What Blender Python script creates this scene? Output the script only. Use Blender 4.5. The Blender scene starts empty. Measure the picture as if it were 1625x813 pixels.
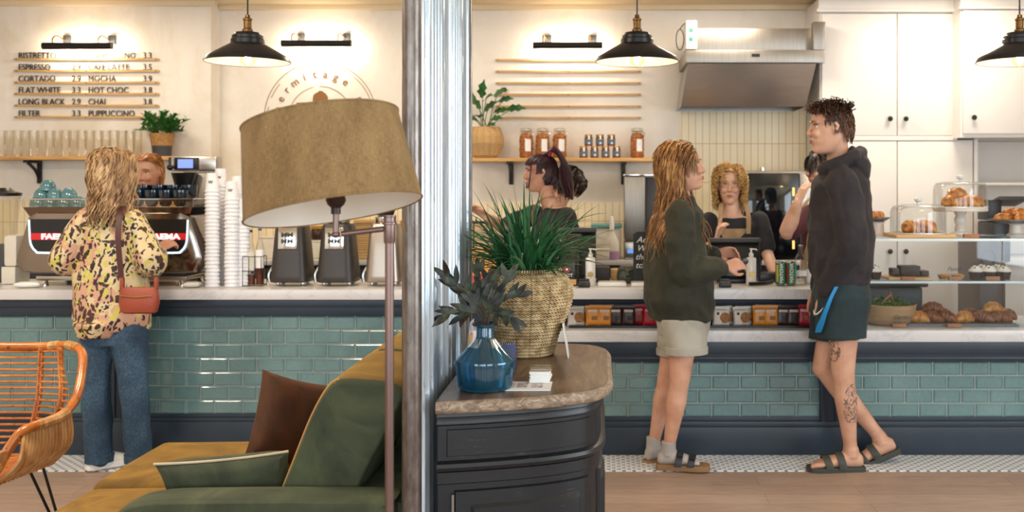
import bpy, bmesh, math, random
from mathutils import Vector, Matrix, noise
from math import sin, cos, pi, radians as R

# ------------------------------------------------------------------ camera, light, exposure
F, PX, PY, CZ = 1600.0, 950.0, 300.0, 1.45      # focal length in px, principal point in the 1625x813 frame, eye height
sc = bpy.context.scene
col = sc.collection
cd = bpy.data.cameras.new('camera'); cam = bpy.data.objects.new('camera', cd); col.objects.link(cam)
cam.location = (0, 0, CZ); cam.rotation_euler = (R(90), 0, 0)
cd.sensor_width = 36; cd.lens = F / 1625 * 36
cd.shift_x = -(PX - 812.5) / 1625; cd.shift_y = (PY - 406.5) / 1625
cd.dof.use_dof = True; cd.dof.focus_distance = 3.4; cd.dof.aperture_fstop = 4.0
sc.camera = cam
sc.view_settings.view_transform = 'Standard'; sc.view_settings.look = 'None'
sc.view_settings.gamma = 1; sc.view_settings.exposure = 0.0
sc.view_settings.use_curve_mapping = False
sc.cycles.transparent_max_bounces = 32      # rows of glasses stay clear
world = bpy.data.worlds.new('world'); sc.world = world; world.use_nodes = True
world.node_tree.nodes['Background'].inputs[0].default_value = (0.80, 0.90, 1.0, 1)
world.node_tree.nodes['Background'].inputs[1].default_value = 1.2

def area(name, loc, rot, sx, sy, power, colr, parent=None, spread=None):
    l = bpy.data.lights.new(name, 'AREA'); l.shape = 'RECTANGLE'; l.size = sx; l.size_y = sy
    l.energy = power; l.color = colr
    if spread: l.spread = spread
    o = bpy.data.objects.new(name, l); col.objects.link(o)
    o.location = loc; o.rotation_euler = rot
    if parent: o.parent = parent
    return o
# daylight coming through the shop-front windows behind the camera
for wx in (-3.4, -0.6, 2.2):
    area('window_daylight', (wx, -2.4, 1.65), (R(90), 0, 0), 2.2, 2.1, 60, (0.82, 0.92, 1.0))
area('window_daylight', (4.1, 1.6, 1.7), (R(90), 0, R(90)), 3.0, 2.0, 120, (0.80, 0.91, 1.0))
# warm fill lamps added under the ceiling, unseen above the frame
for lx, ly, pw in ((-3.4, 3.4, 46), (-1.8, 3.5, 38), (1.8, 3.9, 12), (-3.2, 6.6, 17), (-1.2, 6.7, 14), (0.9, 6.8, 22), (2.4, 6.6, 20)):
    area('ceiling_fill', (lx, ly, 2.84), (0, 0, 0), 0.5, 0.5, pw, (1.0, 0.87, 0.70))

# ------------------------------------------------------------------ helpers
def V(*a): return Vector(a)
def P(px, py, d): return Vector(((px - PX) * d / F, d, CZ - (py - PY) * d / F))
def X(px, d): return (px - PX) * d / F
def Z(py, d): return CZ - (py - PY) * d / F

def spline(pts, n=6, closed=False):
    pts = [Vector(p) for p in pts]; out = []
    m = len(pts)
    rng = range(m) if closed else range(m - 1)
    for i in rng:
        if closed: p0, p1, p2, p3 = pts[i - 1], pts[i], pts[(i + 1) % m], pts[(i + 2) % m]
        else: p0, p1, p2, p3 = pts[max(i - 1, 0)], pts[i], pts[i + 1], pts[min(i + 2, m - 1)]
        for k in range(n):
            t = k / n
            out.append(0.5 * ((2 * p1) + (p2 - p0) * t + (2 * p0 - 5 * p1 + 4 * p2 - p3) * t * t + (3 * p1 - p0 - 3 * p2 + p3) * t ** 3))
    if not closed: out.append(pts[-1])
    return out
def lerpl(vals, n):
    out = []
    for i in range(len(vals) - 1):
        for k in range(n): out.append(vals[i] + (vals[i + 1] - vals[i]) * k / n)
    out.append(vals[-1]); return out

class MB:
    def __init__(s): s.v = []; s.f = []; s.m = []; s.mi = 0
    def add(s, vs, fs):
        b = len(s.v); s.v.extend([tuple(p) for p in vs]); s.f.extend([tuple(i + b for i in f) for f in fs]); s.m.extend([s.mi] * len(fs))
    def addbm(s, bm):
        bm.verts.index_update()
        s.add([v.co.copy() for v in bm.verts], [[v.index for v in f.verts] for f in bm.faces]); bm.free()
    def box(s, c, size, bev=0.0, rot=None, seg=2):
        bm = bmesh.new(); bmesh.ops.create_cube(bm, size=1)
        for v in bm.verts: v.co = Vector((v.co.x * size[0], v.co.y * size[1], v.co.z * size[2]))
        if bev > 0: bmesh.ops.bevel(bm, geom=bm.edges[:], offset=bev, segments=seg, affect='EDGES', profile=0.6)
        M = Matrix.Translation(Vector(c)) @ (rot.to_4x4() if rot else Matrix())
        bm.transform(M); s.addbm(bm)
    def bb(s, x0, x1, y0, y1, z0, z1, bev=0.0):
        s.box(((x0 + x1) / 2, (y0 + y1) / 2, (z0 + z1) / 2), (abs(x1 - x0), abs(y1 - y0), abs(z1 - z0)), bev)
    def loft(s, rings, cap=True, closed=False):
        n = len(rings[0]); vs = [p for r in rings for p in r]; fs = []
        m = len(rings)
        for i in range(m if closed else m - 1):
            j = (i + 1) % m
            for k in range(n): fs.append((i * n + k, i * n + (k + 1) % n, j * n + (k + 1) % n, j * n + k))
        if cap and not closed:
            fs.append(tuple(range(n - 1, -1, -1))); fs.append(tuple((m - 1) * n + k for k in range(n)))
        s.add(vs, fs)
    def tube(s, pts, r, seg=8, flat=1.0, cap=True, closed=False, up=None):
        pts = [Vector(p) for p in pts]; n = len(pts)
        if not isinstance(r, (list, tuple)): r = [r] * n
        rings = []; u = None
        for i in range(n):
            if closed: t = pts[(i + 1) % n] - pts[i - 1]
            else: t = pts[min(i + 1, n - 1)] - pts[max(i - 1, 0)]
            if t.length < 1e-9: t = Vector((0, 0, 1))
            t.normalize()
            if u is None:
                a = Vector(up) if up else (Vector((0, 0, 1)) if abs(t.z) < 0.9 else Vector((1, 0, 0)))
                u = (a - t * a.dot(t)).normalized()
            else:
                u = u - t * u.dot(t)
                u = u.normalized() if u.length > 1e-6 else t.orthogonal().normalized()
            w = t.cross(u)
            rings.append([pts[i] + (u * cos(2 * pi * k / seg) * flat + w * sin(2 * pi * k / seg)) * r[i] for k in range(seg)])
        s.loft(rings, cap, closed)
    def lathe(s, prof, seg=24, c=(0, 0, 0), rot=None, squash=1.0):
        rings = []
        M = rot.to_3x3() if rot else Matrix.Identity(3); c = Vector(c)
        for r, z in prof:
            r = max(r, 1e-4)
            rings.append([c + M @ Vector((r * cos(2 * pi * k / seg), squash * r * sin(2 * pi * k / seg), z)) for k in range(seg)])
        s.loft(rings, True)
    def ball(s, c, r, seg=16, rings=10, rot=None):
        if not isinstance(r, (list, tuple, Vector)): r = (r, r, r)
        M = rot.to_3x3() if rot else Matrix.Identity(3); c = Vector(c); rr = []
        for i in range(rings + 1):
            a = -pi / 2 + pi * i / rings; q = max(cos(a), 0.001)
            rr.append([c + M @ Vector((r[0] * q * cos(2 * pi * k / seg), r[1] * q * sin(2 * pi * k / seg), r[2] * sin(a))) for k in range(seg)])
        s.loft(rr, True)
    def ell(s, rings_, seg=20, cap=True, p=1.0):
        """rings_: (centre, side vector, front vector)"""
        rr = []
        for c, u, w in rings_:
            c = Vector(c); u = Vector(u); w = Vector(w); ring = []
            for k in range(seg):
                a = 2 * pi * k / seg; ca, sa = cos(a), sin(a)
                ring.append(c + u * math.copysign(abs(ca) ** p, ca) + w * math.copysign(abs(sa) ** p, sa))
            rr.append(ring)
        s.loft(rr, cap)
    def prism(s, poly, vec):
        vec = Vector(vec); n = len(poly); a = [Vector(p) for p in poly]
        s.add(a + [p + vec for p in a], [tuple(range(n - 1, -1, -1)), tuple(range(n, 2 * n))] + [(k, (k + 1) % n, n + (k + 1) % n, n + k) for k in range(n)])
    def pillow(s, c, M, w, h, t, n=18, pinch=0.08, sag=0.0):
        c = Vector(c); vs = []; fs = []; idx = {}
        for side in (1, -1):
            for i in range(n + 1):
                for j in range(n + 1):
                    u = -1 + 2 * i / n; v = -1 + 2 * j / n
                    edge = i in (0, n) or j in (0, n)
                    if side == -1 and edge: idx[(side, i, j)] = idx[(1, i, j)]; continue
                    th = 0 if edge else ((1 - u ** 4) * (1 - v ** 4)) ** 0.5
                    px = u * (1 - pinch * (1 - v * v) * u * u)
                    pz = v * (1 - pinch * (1 - u * u) * v * v)
                    th *= 1 + 0.08 * noise.noise(Vector((u * 2, v * 2, side * 3 + c.x)))
                    idx[(side, i, j)] = len(vs)
                    vs.append(c + M @ Vector((px * w / 2, side * th * t / 2, pz * h / 2 - sag * (1 - u * u) * 0.5)))
        for side in (1, -1):
            for i in range(n):
                for j in range(n):
                    q = [idx[(side, i, j)], idx[(side, i + 1, j)], idx[(side, i + 1, j + 1)], idx[(side, i, j + 1)]]
                    if side == 1: q.reverse()
                    fs.append(q)
        s.add(vs, fs)
    def mesh(s, name):
        me = bpy.data.meshes.new(name); me.from_pydata(s.v, [], s.f); me.validate()
        return me
    def build(s, name, mat, parent=None, sharp=35, label=None, flat=False, remesh=None, smooth=0, wrinkle=None, recalc=True, kind=None, dec=None):
        me = bpy.data.meshes.new(name); me.from_pydata(s.v, [], s.f)
        if not isinstance(mat, (list, tuple)): mat = [mat]
        for m in mat: me.materials.append(m)
        if len(mat) > 1: me.polygons.foreach_set('material_index', s.m)
        if recalc:
            bm = bmesh.new(); bm.from_mesh(me); bmesh.ops.recalc_face_normals(bm, faces=bm.faces[:]); bm.to_mesh(me); bm.free()
        o = bpy.data.objects.new(name, me); col.objects.link(o)
        if remesh:
            m = o.modifiers.new('r', 'REMESH'); m.mode = 'VOXEL'; m.voxel_size = remesh; m.adaptivity = 0
            if smooth:
                m = o.modifiers.new('s', 'SMOOTH'); m.iterations = smooth; m.factor = 0.5
            dg = bpy.context.evaluated_depsgraph_get(); me2 = bpy.data.meshes.new_from_object(o.evaluated_get(dg))
            o.modifiers.clear(); o.data = me2; bpy.data.meshes.remove(me); me = me2; me.name = name
            if len(me.materials) == 0: me.materials.append(mat[0])
            if wrinkle:
                amp, sc_, st = wrinkle
                nrm = [v.normal.copy() for v in me.vertices]
                for v, nn in zip(me.vertices, nrm):
                    q = v.co
                    f1 = noise.noise(Vector((q.x * sc_ * st[0], q.y * sc_ * st[1], q.z * sc_ * st[2])) + Vector((3.1, 1.7, 9.2)))
                    f2 = noise.noise(Vector((q.x * sc_ * 2.3 * st[0] + f1, q.y * sc_ * 2.3 * st[1], q.z * sc_ * 2.3 * st[2] + f1)))
                    rid = (1 - abs(f1) * 2.2)
                    v.co = q + nn * amp * (0.75 * rid - 0.3 + 0.55 * f2)
        me.polygons.foreach_set('use_smooth', [not flat] * len(me.polygons))
        if not flat and not remesh: me.set_sharp_from_angle(angle=R(sharp))
        me.update()
        if parent:
            off = Vector((0, 0, 0)); q = parent
            while q: off += q.location; q = q.parent
            me.transform(Matrix.Translation(-off)); o.parent = parent
        if label: o['label'] = label
        if kind: o['kind'] = kind
        return o

def thing(name, label, cat, loc=(0, 0, 0), group=None):
    o = bpy.data.objects.new(name, None); col.objects.link(o); o.location = loc
    o.empty_display_size = 0.05
    o['label'] = label; o['category'] = cat
    if group: o['group'] = group
    return o
def tag(o, label, cat, group=None, kind=None):
    o['label'] = label; o['category'] = cat
    if group: o['group'] = group
    if kind: o['kind'] = kind
    return o
def struct(o, label=None):
    o['kind'] = 'structure'
    if label: o['label'] = label
    return o
def dup(o, loc=None, rotz=None, label=None, group=None, scale=None, parent=None):
    c = o.copy(); col.objects.link(c); c.parent = parent
    if loc is not None: c.location = loc
    if rotz is not None: c.rotation_euler = (0, 0, rotz)
    if scale is not None: c.scale = (scale, scale, scale) if not isinstance(scale, (list, tuple)) else scale
    if label: c['label'] = label
    if group: c['group'] = group
    for ch in [x for x in sc.objects if x.parent == o]: dup(ch, parent=c)
    return c
def text(body, size, loc, mat, parent, name='lettering', depth=0.002, rot=(R(90), 0, 0), align='LEFT', sx=1.0, label=None, shear=0.0, bold=0.0):
    cu = bpy.data.curves.new(name, 'FONT'); cu.body = body; cu.size = size; cu.extrude = depth; cu.align_x = align; cu.resolution_u = 3
    cu.shear = shear; cu.offset = bold
    o = bpy.data.objects.new(name, cu); col.objects.link(o)
    dg = bpy.context.evaluated_depsgraph_get(); me = bpy.data.meshes.new_from_object(o.evaluated_get(dg))
    bpy.data.objects.remove(o); bpy.data.curves.remove(cu)
    M = Matrix.Translation(Vector(loc)) @ (rot if isinstance(rot, Matrix) else Matrix.Rotation(rot[2], 4, 'Z') @ Matrix.Rotation(rot[1], 4, 'Y') @ Matrix.Rotation(rot[0], 4, 'X')) @ Matrix.Diagonal((sx, 1, 1, 1))
    me.transform(M); me.materials.clear(); me.materials.append(mat)
    o = bpy.data.objects.new(name, me); col.objects.link(o)
    if parent:
        off = Vector((0, 0, 0)); q = parent
        while q: off += q.location; q = q.parent
        me.transform(Matrix.Translation(-off)); o.parent = parent
    if label: o['label'] = label
    return o

# ------------------------------------------------------------------ materials
def lin(h):
    h = h.lstrip('#'); c = [int(h[i:i + 2], 16) / 255 for i in (0, 2, 4)]
    return tuple((x / 12.92 if x <= 0.04045 else ((x + 0.055) / 1.055) ** 2.4) for x in c) + (1,)
class NT:
    def __init__(s, name):
        s.m = bpy.data.materials.new(name); s.m.use_nodes = True; s.t = s.m.node_tree; s.n = s.t.nodes
        s.b = s.n['Principled BSDF']; s.out = s.n['Material Output']
        s.tc = s.n.new('ShaderNodeTexCoord')
    def link(s, a, b): s.t.links.new(a, b)
    def new(s, t, **k):
        n = s.n.new(t)
        for a, v in k.items(): setattr(n, a, v)
        return n
    def mapping(s, scale=(1, 1, 1), rot=(0, 0, 0), loc=(0, 0, 0), src=None):
        n = s.new('ShaderNodeMapping'); s.link(src or s.tc.outputs['Object'], n.inputs[0])
        n.inputs['Scale'].default_value = scale; n.inputs['Rotation'].default_value = rot; n.inputs['Location'].default_value = loc
        return n.outputs[0]
    def noise(s, scale, src=None, detail=4, rough=0.5, dist=0.0):
        n = s.new('ShaderNodeTexNoise'); s.link(src or s.tc.outputs['Object'], n.inputs['Vector'])
        n.inputs['Scale'].default_value = scale; n.inputs['Detail'].default_value = detail; n.inputs['Roughness'].default_value = rough; n.inputs['Distortion'].default_value = dist
        return n.outputs['Fac']
    def ramp(s, fac, stops, interp='LINEAR'):
        n = s.new('ShaderNodeValToRGB'); n.color_ramp.interpolation = interp; e = n.color_ramp.elements
        while len(e) > 1: e.remove(e[-1])
        e[0].position = stops[0][0]; e[0].color = stops[0][1] if len(stops[0][1]) == 4 else lin(stops[0][1])
        for p, c in stops[1:]:
            q = e.new(p); q.color = c if not isinstance(c, str) else lin(c)
        if isinstance(stops[0][1], str): e[0].color = lin(stops[0][1])
        s.link(fac, n.inputs[0]); return n.outputs[0]
    def math(s, op, a, b=None, c=None):
        n = s.new('ShaderNodeMath', operation=op)
        for i, x in enumerate((a, b, c)):
            if x is None: continue
            if isinstance(x, (int, float)): n.inputs[i].default_value = x
            else: s.link(x, n.inputs[i])
        return n.outputs[0]
    def mix(s, fac, a, b, blend='MIX'):
        n = s.new('ShaderNodeMix', data_type='RGBA', blend_type=blend)
        for i, x in ((0, fac), (6, a), (7, b)):
            if isinstance(x, (int, float)): n.inputs[i].default_value = x
            elif isinstance(x, str): n.inputs[i].default_value = lin(x)
            elif isinstance(x, tuple): n.inputs[i].default_value = x
            else: s.link(x, n.inputs[i])
        return n.outputs[2]
    def bump(s, h, strength=0.3, dist=0.01):
        n = s.new('ShaderNodeBump'); n.inputs['Strength'].default_value = strength; n.inputs['Distance'].default_value = dist
        s.link(h, n.inputs['Height']); s.link(n.outputs[0], s.b.inputs['Normal'])
    def sep(s, src=None):
        n = s.new('ShaderNodeSeparateXYZ'); s.link(src or s.tc.outputs['Object'], n.inputs[0]); return n.outputs
    def comb(s, x, y, z=0.0):
        n = s.new('ShaderNodeCombineXYZ')
        for i, q in enumerate((x, y, z)):
            if isinstance(q, (int, float)): n.inputs[i].default_value = q
            else: s.link(q, n.inputs[i])
        return n.outputs[0]
    def color(s, c):
        if isinstance(c, str): s.b.inputs['Base Color'].default_value = lin(c)
        else: s.link(c, s.b.inputs['Base Color'])
    def set(s, rough=None, metal=None, **k):
        if rough is not None: s.b.inputs['Roughness'].default_value = rough
        if metal is not None: s.b.inputs['Metallic'].default_value = metal
        for a, v in k.items(): s.b.inputs[a.replace('_', ' ')].default_value = v

def mat(name, c, rough=0.5, metal=0.0, var=0.12, vs=8.0, bump=0.0, bs=80.0, stretch=(1, 1, 1), **k):
    n = NT(name); mp = n.mapping(stretch); f = n.noise(vs, mp, 5)
    base = lin(c); lo = tuple(x * (1 - var) for x in base[:3]) + (1,); hi = tuple(min(1, x * (1 + var)) for x in base[:3]) + (1,)
    n.color(n.ramp(f, [(0.3, lo), (0.7, hi)])); n.set(rough, metal, **k)
    if bump: n.bump(n.noise(bs, mp, 4), bump, 0.004)
    return n.m
def glow(name, c, strength):
    n = NT(name); n.color(c); n.b.inputs['Emission Color'].default_value = lin(c); n.b.inputs['Emission Strength'].default_value = strength; return n.m
def clearglass(name, tint='#FFFFFF', refl=0.12, rough=0.02):
    """thin clear glass: mostly see-through, reflecting more at a slant"""
    n = NT(name); n.n.remove(n.b)
    tr = n.new('ShaderNodeBsdfTransparent'); tr.inputs[0].default_value = lin(tint)
    gl = n.new('ShaderNodeBsdfGlossy'); gl.inputs['Roughness'].default_value = rough
    lw = n.new('ShaderNodeLayerWeight'); lw.inputs['Blend'].default_value = 0.35
    f = n.math('ADD', n.math('MULTIPLY', lw.outputs['Fresnel'], 0.42), refl * 0.15)
    mx = n.new('ShaderNodeMixShader'); n.link(f, mx.inputs[0]); n.link(tr.outputs[0], mx.inputs[1]); n.link(gl.outputs[0], mx.inputs[2])
    n.link(mx.outputs[0], n.out.inputs[0]); return n.m

M = {}
M['white_paint'] = mat('white_paint', '#EDE6DC', 0.45, var=0.02)
M['cabinet_white'] = mat('cabinet_white', '#EEE9E4', 0.4, var=0.015)
M['black_metal'] = mat('black_metal', '#1B1B1D', 0.4, 0.3)
M['black_plastic'] = mat('black_plastic', '#101012', 0.35, var=0.05)
M['dark_grey'] = mat('dark_grey', '#3A393B', 0.5, var=0.06)
M['chrome'] = mat('chrome', '#D8D4CE', 0.08, 1.0, var=0.02)
M['steel'] = mat('steel', '#B5AFA8', 0.26, 1.0, var=0.08, stretch=(1, 1, 30), vs=6)
M['brushed'] = mat('brushed_steel', '#9C958C', 0.38, 1.0, var=0.1, stretch=(20, 1, 1), vs=6)
M['brass'] = mat('brass', '#8A6A3C', 0.3, 1.0)
M['shelf_wood'] = mat('shelf_wood', '#C99A5C', 0.5, var=0.2, vs=6, stretch=(1, 8, 12))
M['light_wood'] = mat('light_wood', '#CFA66E', 0.5, var=0.15, vs=8, stretch=(1, 8, 12))
M['walnut'] = mat('walnut', '#A66A3C', 0.45, var=0.25, vs=8, stretch=(2, 8, 8))
M['navy'] = mat('navy_paint', '#23303D', 0.38, var=0.08)
M['letter'] = mat('letter_black', '#1D1714', 0.5)
M['paper'] = mat('paper_white', '#F0EEEA', 0.6, var=0.02)
M['porcelain'] = mat('porcelain_white', '#F2F0EC', 0.15, var=0.01)
M['glass'] = clearglass('clear_glass')
M['glass_case'] = clearglass('case_glass', '#FAFDFF', 0.10)
M['tumbler'] = clearglass('tumbler_glass', '#F7F5F0', 0.25, 0.05)
M['bulb'] = clearglass('bulb_glass', '#FFF8E8', 0.15)
M['filament'] = glow('filament', '#FFC98A', 30)
M['chalkboard'] = mat('chalkboard', '#23272C', 0.7)
M['chalk'] = mat('chalk', '#E8E8E4', 0.8)
M['terracotta'] = mat('terracotta_soil', '#3A2A20', 0.9)
# ------------------------------------------------------------------ room shell
n = NT('plaster'); mp = n.mapping((1, 1, 0.6)); f = n.noise(1.6, mp, 8, 0.65, 0.6); f2 = n.noise(9, mp, 6, 0.6)
c = n.ramp(f, [(0.3, '#DDD0BC'), (0.5, '#EEE8DE'), (0.72, '#F4F0E9')])
c = n.mix(n.math('MULTIPLY', f2, 0.35), c, '#DCCDB8'); n.color(c); n.set(0.75); n.bump(n.noise(14, None, 6), 0.12, 0.01); M['plaster'] = n.m
n = NT('ceiling_paint'); n.color('#E6D2B0'); n.set(0.8); M['ceiling'] = n.m
# plank floor
n = NT('plank_floor'); s3 = n.sep(); mp = n.comb(s3[0], s3[1])
b = n.new('ShaderNodeTexBrick'); n.link(mp, b.inputs[0]); b.offset = 0.37; b.inputs['Scale'].default_value = 1
b.inputs['Brick Width'].default_value = 1.25; b.inputs['Row Height'].default_value = 0.145; b.inputs['Mortar Size'].default_value = 0.0018; b.inputs['Bias'].default_value = 0
b.inputs['Color1'].default_value = lin('#B9A598'); b.inputs['Color2'].default_value = lin('#A28D80'); b.inputs['Mortar'].default_value = lin('#5B4738')
gr = n.noise(5, n.mapping((1.2, 16, 1)), 8, 0.6, 0.8)
c = n.mix(0.55, b.outputs['Color'], n.ramp(gr, [(0.3, '#B89C88'), (0.7, '#E6D4C2')]), 'MULTIPLY')
c = n.mix(0.45, c, n.ramp(gr, [(0.3, '#957C6C'), (0.7, '#BEA898')])); n.color(c); n.set(0.42); n.bump(gr, 0.08, 0.004); M['plank'] = n.m
# mosaic strip: white basket weave with small blue-grey dots
n = NT('mosaic'); s3 = n.sep()
def grid(v, p, off=0.0): return n.math('ABSOLUTE', n.math('SUBTRACT', n.math('FRACT', n.math('ADD', n.math('DIVIDE', v, p), off)), 0.5))
u1, v1 = grid(s3[0], 0.052), grid(s3[1], 0.052)
dot = n.math('LESS_THAN', n.math('MAXIMUM', u1, v1), 0.17)
u2, v2 = grid(s3[0], 0.052, 0.5), grid(s3[1], 0.052, 0.5)
dot2 = n.math('LESS_THAN', n.math('MAXIMUM', u2, v2), 0.17)
gl1 = n.math('LESS_THAN', n.math('MINIMUM', grid(s3[0], 0.026, 0.25), grid(s3[1], 0.026, 0.25)), 0.04)
c = n.mix(gl1, '#F4F5F7', '#C2C6CC'); c = n.mix(n.math('MAXIMUM', dot, dot2), c, '#6E7A88'); n.color(c); n.set(0.3); M['mosaic'] = n.m
# vertical kit-kat tiles
n = NT('kitkat_tile'); s3 = n.sep(); mp = n.comb(s3[0], s3[2])
b = n.new('ShaderNodeTexBrick'); n.link(mp, b.inputs[0]); b.offset = 0; b.inputs['Scale'].default_value = 1
b.inputs['Brick Width'].default_value = 0.0535; b.inputs['Row Height'].default_value = 0.30; b.inputs['Mortar Size'].default_value = 0.0025; b.inputs['Mortar Smooth'].default_value = 0.3; b.inputs['Bias'].default_value = 0
b.inputs['Color1'].default_value = lin('#F8EAC8'); b.inputs['Color2'].default_value = lin('#F4E3BC'); b.inputs['Mortar'].default_value = lin('#C8A86E')
n.color(b.outputs['Color']); n.set(0.25); n.bump(n.math('SUBTRACT', 1.0, b.outputs['Fac']), 0.4, 0.003); M['kitkat'] = n.m

BW = 7.8        # back wall
m = MB(); m.bb(-5.2, 4.4, -2.8, 8.0, -0.1, 0.0); struct(m.build('floor', M['plank'], flat=True))
m = MB(); m.bb(-5.0, 4.2, 5.17, 5.9, 0.0, 0.004); struct(m.build('floor_tile_strip', M['mosaic'], flat=True), 'white mosaic floor strip with small grey dots along the counter foot')
m = MB(); m.bb(-5.2, 4.4, -2.8, 8.0, 2.87, 3.0); struct(m.build('ceiling', M['ceiling'], flat=True))
m = MB(); m.bb(-2.93, 4.4, BW, BW + 0.2, 0, 2.87); struct(m.build('wall_back', M['plaster'], flat=True))
m = MB(); m.bb(-5.2, -2.93, 7.62, BW + 0.2, 0, 2.87); struct(m.build('wall_back_left', M['plaster'], flat=True))
m = MB(); m.bb(-5.2, -5.0, -2.8, 8.0, 0, 2.87); struct(m.build('wall_left', M['plaster'], flat=True))
m = MB(); m.bb(4.2, 4.4, -2.8, 0.1, 0, 2.87); m.bb(4.2, 4.4, 3.1, 8.0, 0, 2.87); m.bb(4.2, 4.4, 0.1, 3.1, 0, 0.7); m.bb(4.2, 4.4, 0.1, 3.1, 2.7, 2.87); struct(m.build('wall_right', M['plaster'], flat=True))
m = MB()
for q in (0.13, 1.6, 3.07): m.bb(4.24, 4.3, q - 0.03, q + 0.03, 0.7, 2.7)
m.bb(4.24, 4.3, 0.1, 3.1, 0.7, 0.76); m.bb(4.24, 4.3, 0.1, 3.1, 2.64, 2.7); struct(m.build('window_4', M['navy'], flat=True))
# shop front behind the camera: piers, sill and header around three windows
m = MB(); m.bb(-5, 4.2, -2.7, -2.5, 0, 0.5); m.bb(-5, 4.2, -2.7, -2.5, 2.75, 2.87)
for a, b_ in ((-5, -4.6), (-2.2, -1.8), (0.6, 1.0), (3.4, 4.2)): m.bb(a, b_, -2.7, -2.5, 0.5, 2.75)
struct(m.build('wall_front', M['plaster'], flat=True))
for i, wx in enumerate((-3.4, -0.6, 2.2)):
    m = MB(); m.bb(wx - 1.2, wx + 1.2, -2.64, -2.56, 0.5, 0.56); m.bb(wx - 1.2, wx + 1.2, -2.64, -2.56, 2.69, 2.75)
    for q in (-1.17, 0, 1.17): m.bb(wx + q - 0.03, wx + q + 0.03, -2.64, -2.56, 0.5, 2.75)
    struct(m.build('window_%d' % (i + 1), M['navy'], flat=True))
m = MB(); m.bb(-2.93, 4.2, BW - 0.05, BW, 2.83, 2.87, 0.004); m.bb(-5, -2.88, 7.57, 7.62, 2.83, 2.87, 0.004); struct(m.build('trim_1', M['ceiling']))

# splash tiles on the back wall
m = MB(); m.bb(-2.9, X(1080, 7.78), BW - 0.012, BW, 0.9, Z(322, 7.78)); struct(m.build('wall_back_tiles', M['kitkat'], flat=True), 'cream upright finger tiles low on the back wall')
m = MB(); m.bb(X(1080, 7.78), 1.6, BW - 0.014, BW, 0.9, 2.2); struct(m.build('wall_back_tiles_hood', M['kitkat'], flat=True), 'cream upright finger tiles below the extractor hood')
m = MB(); m.bb(-4.95, -2.95, 7.608, 7.62, 0.9, Z(318, 7.6)); struct(m.build('wall_back_tiles_left', M['kitkat'], flat=True), 'cream upright finger tiles behind the espresso machine')

# ------------------------------------------------------------------ corrugated screen wall in the middle
n = NT('galvanised'); s3 = n.sep(); f = n.noise(3.2, n.mapping((1, 9, 0.8)), 8, 0.7, 0.4)
f2 = n.noise(22, n.mapping((1, 3, 0.35)), 6, 0.7)
c = n.ramp(f, [(0.25, '#8A949E'), (0.5, '#B4C0CA'), (0.75, '#D2DBE2')]); c = n.mix(n.math('MULTIPLY', n.math('GREATER_THAN', f2, 0.66), 0.5), c, '#4A4F57')
n.color(c); n.set(metal=0.45); n.link(n.ramp(f2, [(0.3, '#505050'), (0.7, '#8A8A8A')]), n.b.inputs['Roughness']); M['galvanised'] = n.m
n = NT('edge_steel'); f = n.noise(40, n.mapping((1, 1, 0.3)), 6, 0.7)
n.color(n.ramp(f, [(0.3, '#5A504A'), (0.7, '#8C847E')])); n.set(0.32, 0.85); M['edge_steel'] = n.m
SX = -0.500
scr = bpy.data.objects.new('wall_middle', None); col.objects.link(scr); scr.location = (-0.52, 3.3, 0); scr['kind'] = 'structure'
m = MB(); m.bb(-0.538, SX - 0.012, 2.77, 3.86, 0, 2.87); m.build('screen_core', M['dark_grey'], scr, flat=True)
m = MB(); ns = 360; prof = []
for i in range(ns + 1):
    y = 2.765 + (3.885 - 2.765) * i / ns
    w = (y - 2.765) / 0.074
    x = SX + 0.008 * cos(2 * pi * w) + 0.0035 * cos(4 * pi * w + 0.8) + 0.002 * sin(6 * pi * w + w)
    prof.append((x, y))
for i in range(ns):
    (x0, y0), (x1, y1) = prof[i], prof[i + 1]
    m.add([(x0, y0, 0), (x1, y1, 0), (x1, y1, 2.87), (x0, y0, 2.87)], [(0, 1, 2, 3)])
m.build('corrugated_sheet', M['galvanised'], scr, sharp=80, recalc=False)
m = MB(); rr = []
for z in (0, 2.87):
    rr.append([Vector((-0.512 + 0.027 * cos(a) * 1.0, 2.765 + 0.03 * sin(a), z)) for a in [pi + pi * k / 14 for k in range(15)]])
m.loft(rr, cap=True); m.build('edge_trim', M['edge_steel'], scr)
m = MB(); m.bb(-0.541, -0.488, 3.86, 3.9, 0, 2.87, 0.004); m.build('edge_trim', M['edge_steel'], scr)

# ------------------------------------------------------------------ counters
n = NT('green_glaze'); f = n.noise(2.4, None, 3); f2 = n.noise(55, None, 3)
c = n.ramp(f, [(0.3, '#547376'), (0.5, '#638487'), (0.7, '#729294')]); n.color(n.mix(0.15, c, n.ramp(f2, [(0.3, '#486866'), (0.7, '#7E9C97')]))); n.set(0.16); n.set(Coat_Weight=0.4); n.bump(n.noise(9, None, 2), 0.05, 0.01); M['green_tile'] = n.m
M['grout'] = mat('grout', '#B4BAB6', 0.7, var=0.05)
n = NT('quartz'); f = n.noise(1.8, None, 8, 0.6, 1.5)
w = n.math('ABSOLUTE', n.math('SUBTRACT', f, 0.5)); n.color(n.ramp(w, [(0.0, '#C2C1C3'), (0.01, '#CFCECF'), (0.05, '#D3D1D0')])); n.set(0.25); M['quartz'] = n.m

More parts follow.
